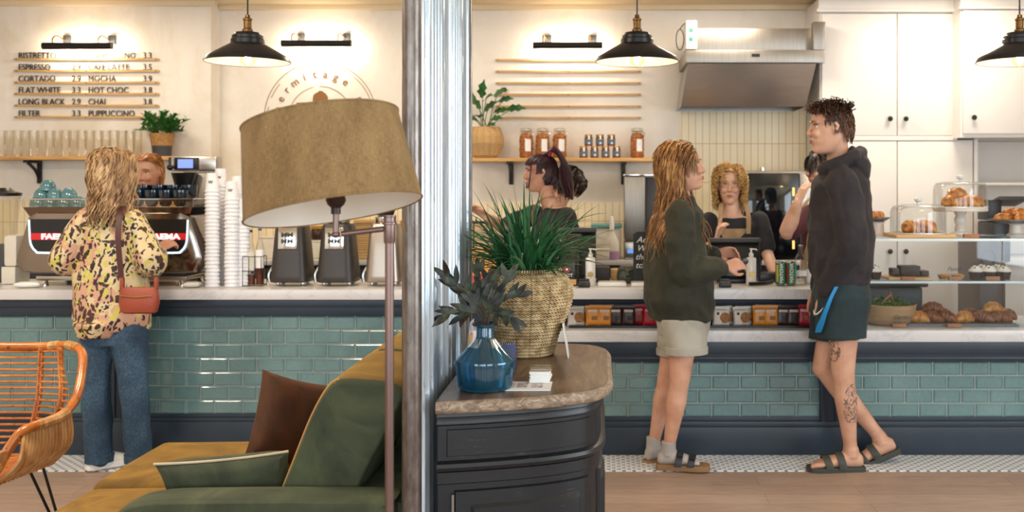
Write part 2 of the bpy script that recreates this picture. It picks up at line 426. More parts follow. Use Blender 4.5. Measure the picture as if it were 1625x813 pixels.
def tile_panel(x0, x1, z0, z1, y, rows, parent, ph=0.0):
    m = MB(); m.mi = 0; m.bb(x0, x1, y, y + 0.012, z0, z1); m.mi = 1
    rh = (z1 - z0) / rows; L = 0.1535
    for r in range(rows):
        zc = z1 - (r + 0.5) * rh; xs = x0 - L + (0.5 * L if r % 2 else 0) + ph
        while xs < x1:
            a, b = max(xs + 0.0022, x0 + 0.001), min(xs + L - 0.0022, x1 - 0.001); xs += L
            if b - a < 0.012: continue
            h = rh / 2 - 0.0022; bv = 0.007
            vs = []
            for (i, dz, yy) in ((0, h, y), (bv * 0.25, h - bv * 0.25, y - 0.006), (bv, h - bv, y - 0.009), (bv * 1.25, h - bv * 1.25, y - 0.0065)):
                vs += [(a + i, yy, zc - dz), (b - i, yy, zc - dz), (b - i, yy, zc + dz), (a + i, yy, zc + dz)]
            fs = []
            for q in range(3):
                for k in range(4): fs.append((q * 4 + k, q * 4 + (k + 1) % 4, q * 4 + 4 + (k + 1) % 4, q * 4 + 4 + k))
            fs.append((12, 13, 14, 15)); m.add(vs, fs)
    return m.build('tile_panel', [M['grout'], M['green_tile']], parent, flat=True)

CF = 5.50   # tile face
JX = -0.86  # junction of the two counters, behind the screen
lc = thing('counter_unit', 'dark painted counter with seven rows of green brick tiles under the espresso machine', 'counter', (-2.4, 5.75, 0))
m = MB(); m.bb(-4.4, JX, CF + 0.012, 6.08, 0.004, 0.8495); m.build('carcass', M['navy'], lc, flat=True)
tile_panel(-4.4, -2.685, Z(657, CF), Z(501, CF), CF, 7, lc, 0.05)
tile_panel(-2.585, JX, Z(657, CF), Z(501, CF), CF, 7, lc, 0.03)
m = MB()
m.bb(-4.4, JX, CF - 0.02, CF + 0.02, Z(501, CF), 0.8495, 0.003); m.bb(-4.4, JX, CF - 0.03, CF, Z(487, CF), 0.8495, 0.006); m.build('fascia', M['navy'], lc)
m = MB(); m.bb(-4.4, JX, CF - 0.028, CF + 0.02, 0.004, 0.185, 0.004); m.bb(-4.4, JX, CF - 0.022, CF, 0.18, 0.205, 0.006); m.bb(-4.4, JX, CF - 0.012, CF, 0.2, Z(657, CF) + 0.002, 0.003); m.build('baseboard', M['navy'], lc)
m = MB(); m.bb(-2.69, -2.58, CF - 0.016, CF + 0.012, 0.2, 0.76, 0.003)
for q in (-2.672, -2.635, -2.6): m.bb(q - 0.007, q + 0.007, CF - 0.026, CF, 0.2, 0.76, 0.004)
m.build('pilaster', M['navy'], lc)
m = MB(); m.bb(-4.42, JX, 5.45, 6.1, 0.85, 0.905, 0.004); tag(m.build('worktop', M['quartz']), 'long pale quartz worktop carrying the espresso machine and grinders', 'worktop')

rc = thing('counter_unit', 'dark blue counter with four rows of green brick tiles at the till and display case', 'counter', (0.9, 5.75, 0))
LZ = Z(525, 5.45)
m = MB(); m.bb(JX, 4.15, CF + 0.012, 6.08, 0.004, LZ - 0.0625); m.build('carcass', M['navy'], rc, flat=True)
zt, zb = Z(574, CF), Z(662, CF)
PXa, PXb = X(1300, CF), X(1329, CF)
tile_panel(JX, PXa, zb, zt, CF, 4, rc, 0.02); tile_panel(PXb, 4.1, zb, zt, CF, 4, rc, 0.06)
m = MB(); m.bb(JX, 4.15, CF - 0.018, CF + 0.02, zt, LZ - 0.0625, 0.003); m.bb(JX, 4.15, CF - 0.03, CF, zt + 0.045, LZ - 0.0625, 0.006); m.bb(JX, 4.15, CF - 0.024, CF, zt + 0.012, zt + 0.028, 0.004); m.build('fascia', M['navy'], rc)
m = MB(); m.bb(JX, 4.15, CF - 0.028, CF + 0.02, 0.004, 0.155, 0.004); m.bb(JX, 4.15, CF - 0.022, CF, 0.15, 0.185, 0.006); m.bb(JX, 4.15, CF - 0.014, CF, 0.18, zb + 0.002, 0.003); m.build('baseboard', M['navy'], rc)
m = MB(); m.bb(PXa, PXb, CF - 0.022, CF + 0.012, zb - 0.02, zt + 0.005, 0.003)
for q in (PXa + 0.012, PXb - 0.012): m.bb(q - 0.01, q + 0.01, CF - 0.034, CF, zb - 0.02, zt + 0.005, 0.005)
m.build('pilaster', M['navy'], rc)
m = MB(); m.bb(JX, 4.18, 5.45, 6.1, LZ - 0.062, LZ, 0.004); tag(m.build('worktop', M['quartz']), 'lower quartz worktop under the snack packets and the display case', 'worktop')
UX1 = X(1352, 5.5)
ur = thing('counter_riser', 'raised dark box holding up the till worktop behind the snack packets', 'counter', (0.2, 5.9, LZ))
m = MB(); m.bb(JX, UX1, 5.78, 6.08, LZ + 0.001, 0.852); m.bb(UX1 - 0.03, UX1, 5.5, 5.79, LZ + 0.001, 0.852); m.bb(JX, JX + 0.03, 5.5, 5.79, LZ + 0.001, 0.852); m.build('riser_panel', M['navy'], ur, flat=True)
m = MB(); m.bb(JX, UX1, 5.45, 6.1, 0.853, 0.908, 0.004); tag(m.build('worktop', M['quartz']), 'raised quartz till worktop with card reader and soap bottles', 'worktop')

# back bench under the wall shelves
bb_ = thing('back_bench', 'long dark bench with pale worktop along the back wall', 'counter', (-0.8, 7.45, 0))
m = MB(); m.bb(-2.9, 1.585, 7.24, 7.77, 0.003, 0.9); m.build('carcass', M['navy'], bb_, flat=True)
m = MB()
for i in range(8): m.bb(-2.88 + i * 0.555, -2.345 + i * 0.555, 7.222, 7.24, 0.12, 0.87, 0.004)
m.build('door', M['navy'], bb_)
m = MB(); m.bb(-2.9, 1.59, 7.2, 7.775, 0.905, 0.94, 0.003); m.build('bench_top', M['quartz'], bb_)
m = MB(); m.bb(-4.6, -2.96, 7.05, 7.6, 0.003, 0.94, 0.004); tag(m.build('back_cupboard', M['navy']), 'dark low cupboard against the wall behind the espresso machine', 'cupboard')
# ------------------------------------------------------------------ wall items at the back
def picture_light(x0, x1, py, wy, label):
    d = wy - 0.16; cx = (X(x0, d) + X(x1, d)) / 2; L = X(x1, d) - X(x0, d); z = Z(py, d)
    t = thing('picture_light', label, 'wall lamp', (cx, wy, z), 'black picture lights high on the back wall')
    m = MB(); rr = m.tube([(cx - L / 2, d, z), (cx + L / 2, d, z)], 0.026, 16); m.build('lamp_tube', M['black_metal'], t)
    for sx in (-0.3, 0.36):
        x = cx + sx * L
        m = MB(); m.box((x, wy - 0.014, z + 0.065), (0.055, 0.026, 0.07), 0.004); m.build('wall_bracket', M['dark_grey'], t)
        m = MB(); m.tube(spline([(x - 0.01, wy - 0.03, z + 0.06), (x - 0.03, wy - 0.1, z + 0.085), (x - 0.03, d, z + 0.055), (x - 0.03, d, z + 0.015)], 5), 0.006, 8); m.build('swan_arm', M['brass'], t)
    lt = area('lamp_glow', (0, 0.0, 0), (0, 0, 0), L * 0.9, 0.03, 0, (1, 0.85, 0.66))
    bpy.data.objects.remove(lt)
    # the tube opens towards the wall: one strip throws light down the wall, one up
    for tilt, pw in ((62, 4.2), (118, 1.7)):
        l = area('lamp_glow', (0, 0.036 - 0.16, 0.0), (R(tilt), 0, 0), L * 0.9, 0.02, pw, (1.0, 0.84, 0.63), t)
    return t
picture_light(68, 178, 73, 7.62, 'black tube picture light above the drinks menu rails')
picture_light(447, 558, 69, 7.8, 'black tube picture light above the round brown wall emblem')
picture_light(846, 956, 72, 7.8, 'black tube picture light above the empty wooden rails')

def rail(x0, x1, y0, wy, label, group, words=None):
    z = Z(y0, wy - 0.01); a, b = X(x0, wy - 0.02), X(x1, wy - 0.02)
    t = thing('menu_rail', label, 'rail', ((a + b) / 2, wy, z), group)
    m = MB(); m.bb(a, b, wy - 0.022, wy - 0.001, z - 0.009, z + 0.003, 0.002); m.bb(a, b, wy - 0.024, wy - 0.018, z + 0.002, z + 0.007, 0.001); m.build('rail_strip', M['light_wood'], t)
    m = MB()
    for q in (a + 0.02, (a + b) / 2, b - 0.02): m.tube([(q, wy - 0.026, z - 0.003), (q, wy - 0.022, z - 0.003)], 0.004, 8)
    m.build('screw', M['black_metal'], t)
    for w, px in words or []:
        text(w, 0.066, (X(px, wy - 0.012), wy - 0.012, z + 0.006), M['letter'], t, 'lettering', 0.003, sx=0.86)
rows = [(94, [('RISTRETTO', 29), ('2.7', 114), ('CAPPUCCINO', 140), ('3.3', 227)], 'topmost menu rail on the left wall, RISTRETTO and CAPPUCCINO'),
        (112.5, [('ESPRESSO', 29), ('2.9', 114), ('CAFE LATTE', 140), ('3.5', 227)], 'menu rail reading ESPRESSO and CAFE LATTE'),
        (131, [('CORTADO', 29), ('2.9', 114), ('MOCHA', 140), ('3.9', 227)], 'menu rail reading CORTADO and MOCHA'),
        (149, [('FLAT WHITE', 29), ('3.3', 114), ('HOT CHOC', 140), ('3.8', 227)], 'menu rail reading FLAT WHITE and HOT CHOC'),
        (167.5, [('LONG BLACK', 29), ('2.9', 114), ('CHAI', 140), ('3.8', 227)], 'menu rail reading LONG BLACK and CHAI'),
        (186, [('FILTER', 29), ('3.3', 114), ('PUPPUCCINO', 140), ('1', 227)], 'lowest menu rail on the left wall, FILTER and PUPPUCCINO')]
for y, w, lb in rows: rail(22, 252, y, 7.62, lb, 'lettered menu rails on the left wall', w)
ordn = ['topmost', 'second from top', 'third from top', 'fourth from top', 'fifth from top', 'lowest']
for i, y in enumerate((95.5, 113.5, 132, 150, 169, 187)):
    rail(786, 1018, y, 7.8, 'empty wooden rail on the wall left of the extractor hood, %s of six' % ordn[i], 'empty wooden rails on the back wall')
m = MB(); z = Z(150, 7.78); m.box((X(800, 7.78), 7.77, z + 0.035), (0.036, 0.006, 0.036), 0.001); o = m.build('letter_tile', M['letter']); tag(o, 'small black square tile standing on an empty wall rail', 'tile')

# painted emblem
em = thing('wall_emblem', 'round brown shop emblem with curved lettering painted on the back wall', 'emblem', (X(508, 7.79), 7.8, Z(187, 7.79)))
EC = V(X(508, 7.79), 7.797, Z(187, 7.79)); PXS = 7.79 / F
M['stencil'] = mat('stencil_brown', '#8C6236', 0.8, var=0.1); M['stencil_pale'] = mat('stencil_pale', '#9A7648', 0.8, var=0.15, vs=20)
def arc(r, a0, a1, w, name='ring'):
    m = MB(); n_ = 48; vs = []; fs = []
    for i in range(n_ + 1):
        a = R(a0 + (a1 - a0) * i / n_)
        for q in (r - w / 2, r + w / 2): vs.append(EC + V(cos(a) * q * PXS, 0, sin(a) * q * PXS))
    for i in range(n_): fs.append((2 * i, 2 * i + 1, 2 * i + 3, 2 * i + 2))
    m.add(vs, fs); vs2 = [v + V(0, 0.002, 0) for v in vs]; m.build(name, M['stencil_pale'], em, flat=True)
arc(89, -250, 62, 1.1); arc(89, 64, 108, 1.0); arc(84, 60, 82, 1.0); arc(84, 20, 50, 1.0); arc(84, 100, 112, 1); arc(84, 140, 158, 1); arc(84, 168, 185, 1)
arc(50, -210, 12, 1.0); arc(50, 15, 92, 1.2); arc(50, 102, 150, 1.0)
w_ = 'hermitage roasters'
for i, ch in enumerate(w_):
    if ch == ' ': continue
    a = 169 - i * 14.3; ar = R(a); r = 64 * PXS
    p = EC + V(cos(ar) * r, -0.001, sin(ar) * r)
    if i > 10: continue
    Mr = Matrix.Rotation(-(ar - pi / 2), 4, 'Y') @ Matrix.Rotation(R(90), 4, 'X')
    text(ch, 0.085, p, M['stencil'], em, 'lettering', 0.0006, bold=0.0006, rot=Mr, align='CENTER')
def emb(poly):
    m = MB(); m.prism([EC + V(x * PXS, -0.002, -y * PXS) for x, y in poly], (0, 0.002, 0)); m.build('emblem_shape', M['stencil'], em, flat=True)
emb([(-12 + 0, -30), (-11, -36), (-8, -39), (-4, -41), (-2, -43), (3, -43), (5, -41), (9, -38), (12, -33), (12, -25), (4, -24), (4, -22), (12, -22), (12, -8), (-12, -8)])
emb([(-38, -24), (-22, -24), (-22, -6), (-37, -6)]); emb([(22, -22), (38, -22), (37, -6), (23, -6)])

# shelves
def shelf(x0, x1, y, wy, dep, label, brks):
    z = Z(y, wy - dep); a, b = X(x0, wy - dep), X(x1, wy - dep)
    t = thing('wall_shelf', label, 'shelf', ((a + b) / 2, wy, z))
    m = MB(); m.bb(a, b, wy - dep, wy - 0.002, z - 0.027, z, 0.003); m.build('shelf_board', M['shelf_wood'], t)
    for q in brks:
        x = X(q, wy - dep + 0.05); m = MB()
        m.box((x, wy - 0.012, z - 0.115), (0.035, 0.018, 0.17), 0.005); m.tube(spline([(x, wy - 0.02, z - 0.16), (x, wy - 0.07, z - 0.1), (x, wy - dep + 0.05, z - 0.045)], 5), 0.012, 8)
        m.box((x, wy - dep / 2, z - 0.038), (0.04, dep * 0.8, 0.02), 0.003); m.build('bracket', M['black_metal'], t)
    return z
zl = shelf(-30, 282, 248, 7.62, 0.22, 'wooden wall shelf of tall tumblers at the far left', (44,))
zl2 = shelf(334, 385, 248, 7.8, 0.22, 'short wooden shelf end beside the wall corner behind the lampshade', ()) if False else None
zr = shelf(738, 1042, 250.5, 7.8, 0.24, 'wooden wall shelf of jars and baskets below the empty rails', (808, 990))

# tumblers
def tumbler():
    t = thing('tumbler', 'x', 'glass', (0, 0, 0), 'tall tumblers on the left wall shelf')
    m = MB(); m.loft([[V(r * cos(2 * pi * k / 20), r * sin(2 * pi * k / 20), z) for k in range(20)] for r, z in ((0.001, 0.001), (0.027, 0.001), (0.029, 0.004), (0.036, 0.17), (0.037, 0.19))], cap=False); m.build('bowl', M['tumbler'], t)
    m = MB(); m.tube([V(0.037 * cos(2 * pi * k / 20), 0.037 * sin(2 * pi * k / 20), 0.19) for k in range(20)], 0.0012, 5, closed=True); m.build('rim', M['tumbler'], t)
    return t
tp = tumbler(); first = True
for row, (yy, cnt, nm) in enumerate(((7.465, 9, 'front'), (7.56, 9, 'back'))):
    for i in range(cnt):
        px = 3 + 25.5 * i + row * 11
        lb = 'tall clear tumbler in the %s row on the left wall shelf, %s' % (nm, ['first', 'second', 'third', 'fourth', 'fifth', 'sixth', 'seventh', 'eighth', 'ninth'][i] + ' from the left')
        if px > 222: continue
        if first: tp.location = (X(px, yy), yy, zl + 0.001); tp['label'] = lb; first = False
        else: dup(tp, (X(px, yy), yy, zl + 0.001), label=lb)

# leafy plants
M['leaf'] = mat('leaf_green', '#3F7B36', 0.45, var=0.3, vs=30); M['leaf_dark'] = mat('leaf_dark', '#2C5E2E', 0.4, var=0.3, vs=20)
M['stem'] = mat('stem_green', '#4E6B34', 0.6)
def leaf(m, p, d, up, L, W, bend=0.25, lobes=0):
    d = Vector(d).normalized(); s_ = d.cross(Vector(up))
    s_ = s_.normalized() if s_.length > 1e-4 else d.orthogonal().normalized(); nrm = s_.cross(d)
    n_ = 6; vs = []; fs = []
    for i in range(n_ + 1):
        t = i / n_; w = W * (sin(pi * min(1, t * 0.93 + 0.05)) ** 0.8) * (1 - 0.25 * t)
        if lobes: w *= 1 - 0.45 * (i % 2)
        c = Vector(p) + d * L * t - nrm * (-bend * L * (t - t * t * 1.7))
        vs += [c - s_ * w, c - nrm * w * 0.22, c + s_ * w]
    for i in range(n_):
        a = i * 3; fs += [(a, a + 1, a + 4, a + 3), (a + 1, a + 2, a + 5, a + 4)]
    vs = [V(v.x, min(v.y, 7.59 if v.x < -2.95 else 7.78), v.z) for v in vs]
    m.add(vs, fs)
random.seed(5)
d = 7.49; c0 = V(X(258, 7.5), d, zl + 0.001)
t = thing('potted_plant', 'small bushy green plant in a two-tone pot on the left shelf', 'plant', c0)
m = MB(); m.lathe([(0.06, 0.0), (0.064, 0.004), (0.073, 0.078)], 28, c0); m.build('pot_base', M['dark_grey'], t)
m = MB(); m.lathe([(0.073, 0.0782), (0.088, 0.165), (0.09, 0.17), (0.084, 0.17), (0.08, 0.155), (0.001, 0.15)], 28, c0); M['jute'] = mat('jute', '#A77B45', 0.8, var=0.25, vs=60, bump=0.3, bs=150); m.build('pot', M['jute'], t)
ms, ml = MB(), MB()
for i in range(34):
    a = random.uniform(0, 2 * pi); el = random.uniform(0.25, 1.4); L = random.uniform(0.1, 0.2)
    dirv = V(cos(a) * cos(el), sin(a) * cos(el) * 0.8, sin(el)); b = c0 + V(cos(a) * 0.03, sin(a) * 0.03, 0.15)
    pts = spline([b, b + dirv * L * 0.5 + V(0, 0, 0.02), b + dirv * L], 4); ms.tube(pts, 0.002, 5)
    for q in pts[2:]:
        for k in range(3):
            a2 = random.uniform(0, 6.28); leaf(ml, q, dirv + V(cos(a2), sin(a2), random.uniform(-0.2, 0.6)) * 0.9, (0, 0, 1), random.uniform(0.035, 0.06), 0.011)
ms.build('stem', M['stem'], t); ml.build('foliage', M['leaf'], t, recalc=False)

def basket(t, c, prof, mt, name='basket', rows=26, amp=0.003, seg=64):
    m = MB(); c = Vector(c); n_ = len(prof); H = prof[-1][1]
    pr = []
    steps = rows * 6
    for i in range(steps + 1):
        z = H * i / steps
        for j in range(n_ - 1):
            if prof[j][1] <= z <= prof[j + 1][1] + 1e-9: break
        q = (z - prof[j][1]) / max(1e-6, prof[j + 1][1] - prof[j][1]); r0 = prof[j][0] + (prof[j + 1][0] - prof[j][0]) * q
        pr.append((r0 + amp * abs(sin(pi * rows * i / steps)), z))
    pr += [(pr[-1][0] - 0.012, H), (pr[-1][0] - 0.016, H - 0.03), (0.001, H - 0.035)]
    m.lathe([(0.001, 0)] + pr, seg, c); return m.build(name, mt, t, sharp=80)
n = NT('wicker'); s3 = n.sep(); b = n.noise(60, n.mapping((1, 1, 3)), 5); st = n.new('ShaderNodeTexWave'); st.bands_direction = 'Z'; n.link(n.tc.outputs['Object'], st.inputs[0]); st.inputs['Scale'].default_value = 22; st.inputs['Distortion'].default_value = 1.5
n.color(n.ramp(n.math('MULTIPLY', n.math('ADD', b, st.outputs['Fac']), 0.5), [(0.3, '#A8814F'), (0.6, '#D3AE78')])); n.set(0.7); M['wicker'] = n.m
d = 7.66; c0 = V(X(770, d), d, zr + 0.001)
t = thing('potted_plant', 'split-leaf plant in a round wicker basket on the jar shelf', 'plant', c0)
basket(t, c0, [(0.075, 0), (0.1, 0.02), (0.135, 0.11), (0.13, 0.17), (0.105, 0.235)], M['wicker'], rows=18)
m = MB()
for k in range(16):
    a = 2 * pi * k / 16; m.tube(spline([c0 + V(cos(a) * r, sin(a) * r, z) for r, z in ((0.08, 0.005), (0.106, 0.03), (0.14, 0.11), (0.136, 0.17), (0.11, 0.235))], 3), 0.0025, 5)
m.build('rib', M['wicker'], t)
ms, ml = MB(), MB()
for px, py, s_ in ((765, 145, 1), (790, 148, 1), (800, 158, .9), (757, 165, 1), (775, 170, 1), (745, 150, 1), (760, 183, .9), (785, 188, .9), (815, 172, 1), (772, 155, 1), (750, 188, .8), (795, 175, .8), (780, 197, .7), (740, 175, 1)):
    e = P(px, py, d - random.uniform(-0.05, 0.12)); b = c0 + V(random.uniform(-0.03, 0.03), 0, 0.2)
    ms.tube(spline([b, (b + e) / 2 + V(0, 0, 0.03), e], 5), 0.003, 6)
    dd = (e - b); dd.z *= 0.25; dd = dd.normalized() + V(0.2, -0.3, -0.05)
    leaf(ml, e - dd.normalized() * 0.06, dd, (0, -0.85, 0.6), 0.15 * s_, 0.05 * s_, 0.25, 1)
ms.build('stem', M['stem'], t); ml.build('foliage', M['leaf_dark'], t, recalc=False)

# jars on the right shelf
M['nuts'] = mat('granola', '#B06A2C', 0.6, var=0.5, vs=70, bump=0.8, bs=90); M['honey'] = mat('preserve', '#7A3A16', 0.15, var=0.2)
M['label_blue'] = mat('label_slate', '#5F6C78', 0.6); M['gold'] = mat('gold_lid', '#B8924A', 0.3, 0.8)
def clip_jar(c, H, label):
    t = thing('glass_jar', label, 'jar', c, 'clip-top jars of granola on the jar shelf'); r = 0.052
    m = MB(); m.lathe([(0.04, 0.002), (r - 0.004, 0.01), (r - 0.003, H * 0.62), (0.036, H * 0.76), (0.001, H * 0.8)], 24, c)
    for i in range(90):
        a = random.uniform(0, 6.28); z = random.uniform(0.015, H * 0.68); rr = (r - 0.006)
        m.ball(V(*c) + V(cos(a) * rr, sin(a) * rr, z), random.uniform(0.006, 0.01), 6, 4)
    m.build('granola', M['nuts'], t)
    m = MB(); m.lathe([(0.001, 0), (r - 0.004, 0.001), (r, 0.008), (r, H * 0.68), (0.043, H * 0.8), (0.043, H * 0.84)], 24, c); m.build('glass_body', M['glass'], t)
    m = MB(); m.lathe([(0.044, H * 0.845), (0.046, H * 0.85), (0.046, H * 0.9), (0.03, H * 0.93), (0.001, H * 0.93)], 24, c); m.build('lid', M['tumbler'], t)
    m = MB(); m.tube([V(*c) + V(0.045 * cos(a), 0.045 * sin(a), H * 0.82) for a in [2 * pi * k / 20 for k in range(20)]], 0.0022, 5, closed=True)
    m.tube(spline([V(*c) + V(0.046, -0.01, H * 0.82), V(*c) + V(0.056, -0.015, H * 0.74), V(*c) + V(0.046, -0.015, H * 0.66)], 4), 0.0022, 5); m.build('wire_clip', M['chrome'], t)
    m = MB(); cc = V(*c)
    m.loft([[cc + V((r + 0.002) * sin(a), -(r + 0.002) * cos(a), z) for a in [R(-5 + 50 * k / 6) for k in range(7)]] for z in (H * 0.2, H * 0.58)], cap=False); m.build('paper_label', M['paper'], t, recalc=False)
for px, py, lb in ((835, 0, 'leftmost clip-top jar of granola on the jar shelf'), (861, 0, 'middle jar of the three granola jars in a row'), (888, 0, 'granola jar nearest the small preserve jars, right of three'), (1011, 0, 'lone clip-top granola jar right of the preserve jars')):
    clip_jar((X(px, 7.66), 7.66, zr + 0.001), 0.245, lb)
def preserve():
    t = thing('preserve_jar', 'x', 'jar', (0, 0, 0), 'small preserve jars stacked on the shelf')
    m = MB(); m.lathe([(0.001, 0), (0.026, 0.001), (0.031, 0.005), (0.031, 0.062), (0.026, 0.072), (0.001, 0.072)], 20); m.build('jar_body', M['honey'], t)
    m = MB(); m.lathe([(0.0285, 0.0722), (0.0295, 0.073), (0.0295, 0.086), (0.028, 0.088), (0.001, 0.088)], 20); m.build('lid', M['gold'], t)
    m = MB(); m.loft([[V(0.0325 * sin(a), -0.0325 * cos(a), z) for a in [R(-75 + 150 * k / 10) for k in range(11)]] for z in (0.014, 0.058)], cap=False); m.build('paper_label', M['label_blue'], t, recalc=False)
    m = MB(); m.box((0.004, -0.0335, 0.064), (0.014, 0.0015, 0.03), 0.0); m.box((0.004, -0.0338, 0.022), (0.014, 0.001, 0.012), 0); m.build('seal_strip', M['paper'], t, flat=True)
    return t
pj = preserve(); k = 0; od = ['first', 'second', 'third', 'fourth']
for row, xs in enumerate(((926, 943.5, 961, 978.5), (934, 952, 970))):
    for i, px in enumerate(xs):
        lb = 'slate-labelled preserve jar, %s from left in the %s row' % (od[i], ['bottom', 'top'][row]); L = (X(px, 7.64), 7.64, zr + 0.001 + row * 0.0895)
        if k == 0: pj.location = L; pj['label'] = lb; k = 1
        else: dup(pj, L, label=lb)

# ------------------------------------------------------------------ extractor hood
hd = 7.2
t = thing('extractor_hood', 'stainless steel extractor hood high above the oven', 'extractor hood', (X(1197, 7.4), 7.4, Z(100, 7.2)))
x0, x1 = X(1088, hd), X(1308, hd)
m = MB(); m.bb(X(1105, hd), X(1292, hd), hd + 0.06, 7.78, Z(80, hd), Z(43, hd), 0.004); m.build('duct_box', M['brushed'], t)
m = MB(); m.bb(x0, x1, hd - 0.02, 7.265, Z(100, hd), Z(80, hd), 0.004); m.bb(x0, 1.57, 7.265, 7.78, Z(100, hd), Z(80, hd)); m.build('front_lip', M['brushed'], t)
m = MB(); xa, xb = X(1083, hd), X(1300, hd)
zt_, zb_ = Z(100, hd) - 0.001, Z(167, hd)
m.add([(x0 + 0.02, hd + 0.03, zt_), (x1 - 0.05, hd + 0.03, zt_), (x1 - 0.05, 7.78, zt_), (x0 + 0.02, 7.78, zt_), (xa, hd + 0.13, zb_), (xb - 0.07, hd + 0.13, zb_), (xb - 0.07, 7.78, zb_), (xa, 7.78, zb_)], [(0, 1, 5, 4), (1, 2, 6, 5), (2, 3, 7, 6), (3, 0, 4, 7), (0, 3, 2, 1)])
m.build('visor', M['steel'], t, flat=True)
m = MB(); m.bb(X(1290, hd), X(1309, hd), hd - 0.02, 7.265, Z(80, hd) + 0.001, Z(35, hd), 0.004); m.build('end_box', M['brushed'], t)
m = MB(); m.bb(X(1088, hd), X(1106, hd), hd - 0.03, hd + 0.2, Z(79, hd), Z(33, hd), 0.012); m.build('control_box', M['porcelain'], t)
m = MB(); m.bb(X(1093, hd), X(1099, hd), hd - 0.034, hd - 0.029, Z(52, hd), Z(46, hd)); m.bb(X(1093, hd), X(1099, hd), hd - 0.034, hd - 0.029, Z(66, hd), Z(60, hd)); m.build('switch', mat('switch_green', '#2E8C74', 0.4), t)
m = MB(); m.bb(X(1192, hd), X(1205, hd), hd - 0.023, hd - 0.02, Z(91, hd), Z(86, hd)); m.build('badge', M['black_metal'], t)
m = MB(); m.tube([V(X(1079, 7.3), 7.3, Z(63, 7.3)) + V(0.028 * cos(a), 0, 0.075 * sin(a)) for a in [2 * pi * k / 24 for k in range(24)]], 0.0035, 6, closed=True)
m.tube(spline([V(X(1079, 7.3), 7.3, Z(63, 7.3) + 0.075), V(X(1084, 7.3), 7.27, Z(40, 7.3)), V(X(1092, 7.3), 7.24, Z(36, 7.3))], 5), 0.0035, 6); m.build('cable_loop', M['black_plastic'], t)

# ------------------------------------------------------------------ tall white cupboards
KD = 7.3
def knob(x, y, z, par):
    m = MB(); m.lathe([(0.006, 0), (0.006, 0.016), (0.016, 0.02), (0.019, 0.03), (0.014, 0.04), (0.001, 0.043)], 16, (x, y, z), Matrix.Rotation(R(90), 4, 'X')); m.build('knob', M['black_metal'], par)
tc_ = thing('tall_cupboard', 'tall white two-door cupboard beside the extractor hood', 'cupboard', (X(1410, KD), 7.5, 0))
xa, xm, xb = X(1302, KD), X(1424, KD), X(1519, KD)
xc = X(1545, KD); m = MB(); m.bb(xa, xb, KD + 0.022, 7.79, Z(222, KD), 2.84); m.bb(xa, xc, KD + 0.022, 7.79, 0.003, Z(222, KD)); m.build('carcass', M['cabinet_white'], tc_, flat=True)
m = MB(); m.bb(xa - 0.03, xb, KD - 0.03, KD + 0.03, Z(20, KD), Z(14, KD), 0.006); m.bb(xa - 0.015, xb, KD - 0.015, KD + 0.03, Z(14, KD), 2.84, 0.004); m.build('cornice', M['cabinet_white'], tc_)
m = MB(); m.bb(xa, xb, KD - 0.006, KD + 0.022, Z(222, KD) - 0.006, Z(216, KD), 0.003); m.build('mid_rail', M['cabinet_white'], tc_)
for a, b, kx in ((xa + 0.012, xm - 0.003, X(1411, KD)), (xm + 0.003, xb - 0.014, X(1436, KD))):
    for z0, z1, kz in ((Z(215, KD), Z(22, KD), Z(189, KD)), (0.14, Z(224, KD), Z(399, KD))):
        bx = xc - 0.006 if (z0 < 1 and b > xm + 0.1) else b
        m = MB(); m.bb(a, bx, KD, KD + 0.02, z0, z1, 0.003); dr = m.build('door', M['cabinet_white'], tc_); knob(kx, KD, kz, dr)
KE = 7.12
wc = thing('wall_cupboard', 'deeper white wall cupboard at the far right with one knob showing', 'cupboard', (X(1640, KE), 7.5, 1.8))
xa2 = X(1526, KE)
m = MB(); m.bb(xa2, 4.15, KE + 0.022, 7.79, Z(218, KE), 2.84); m.build('carcass', M['cabinet_white'], wc, flat=True)
m = MB(); m.bb(xa2 - 0.025, 4.15, KE - 0.03, KE + 0.03, Z(15, KE), Z(11, KE), 0.006); m.build('cornice', M['cabinet_white'], wc)
for a, b, kx in ((xa2 + 0.012, X(1668, KE), X(1544, KE)), (X(1669, KE), 4.13, X(1800, KE))):
    m = MB(); m.bb(a, b, KE, KE + 0.02, Z(212, KE), Z(16, KE), 0.003); dr = m.build('door', M['cabinet_white'], wc); knob(kx, KE, Z(187, KE), dr)
os_ = thing('open_shelving', 'white open shelving below the far right wall cupboard', 'shelving', (X(1590, 7.3), 7.5, 0.9))
m = MB(); zz = Z(218, KE) - 0.002
m.bb(X(1546, 7.3), X(1552, 7.3), 7.3, 7.79, 0.95, zz, 0.002); m.build('side_panel', M['cabinet_white'], os_)
m = MB(); m.bb(X(1552.5, 7.3), 4.15, 7.76, 7.79, 0.95, zz); m.build('back_panel', M['cabinet_white'], os_)
m = MB(); m.bb(X(1552.5, 7.3), 4.15, 7.3, 7.755, Z(294, 7.3), Z(290, 7.3), 0.002); m.build('shelf_board', M['cabinet_white'], os_)
m = MB(); m.bb(X(1552.5, 7.3), 4.15, 7.25, 7.78, 0.9, 0.945, 0.003); m.bb(X(1552.5, 7.3), 4.15, 7.3, 7.78, 0.003, 0.9); o = m.build('low_cupboard', M['cabinet_white']); tag(o, 'white base cupboard under the open shelving behind the display case', 'cupboard')

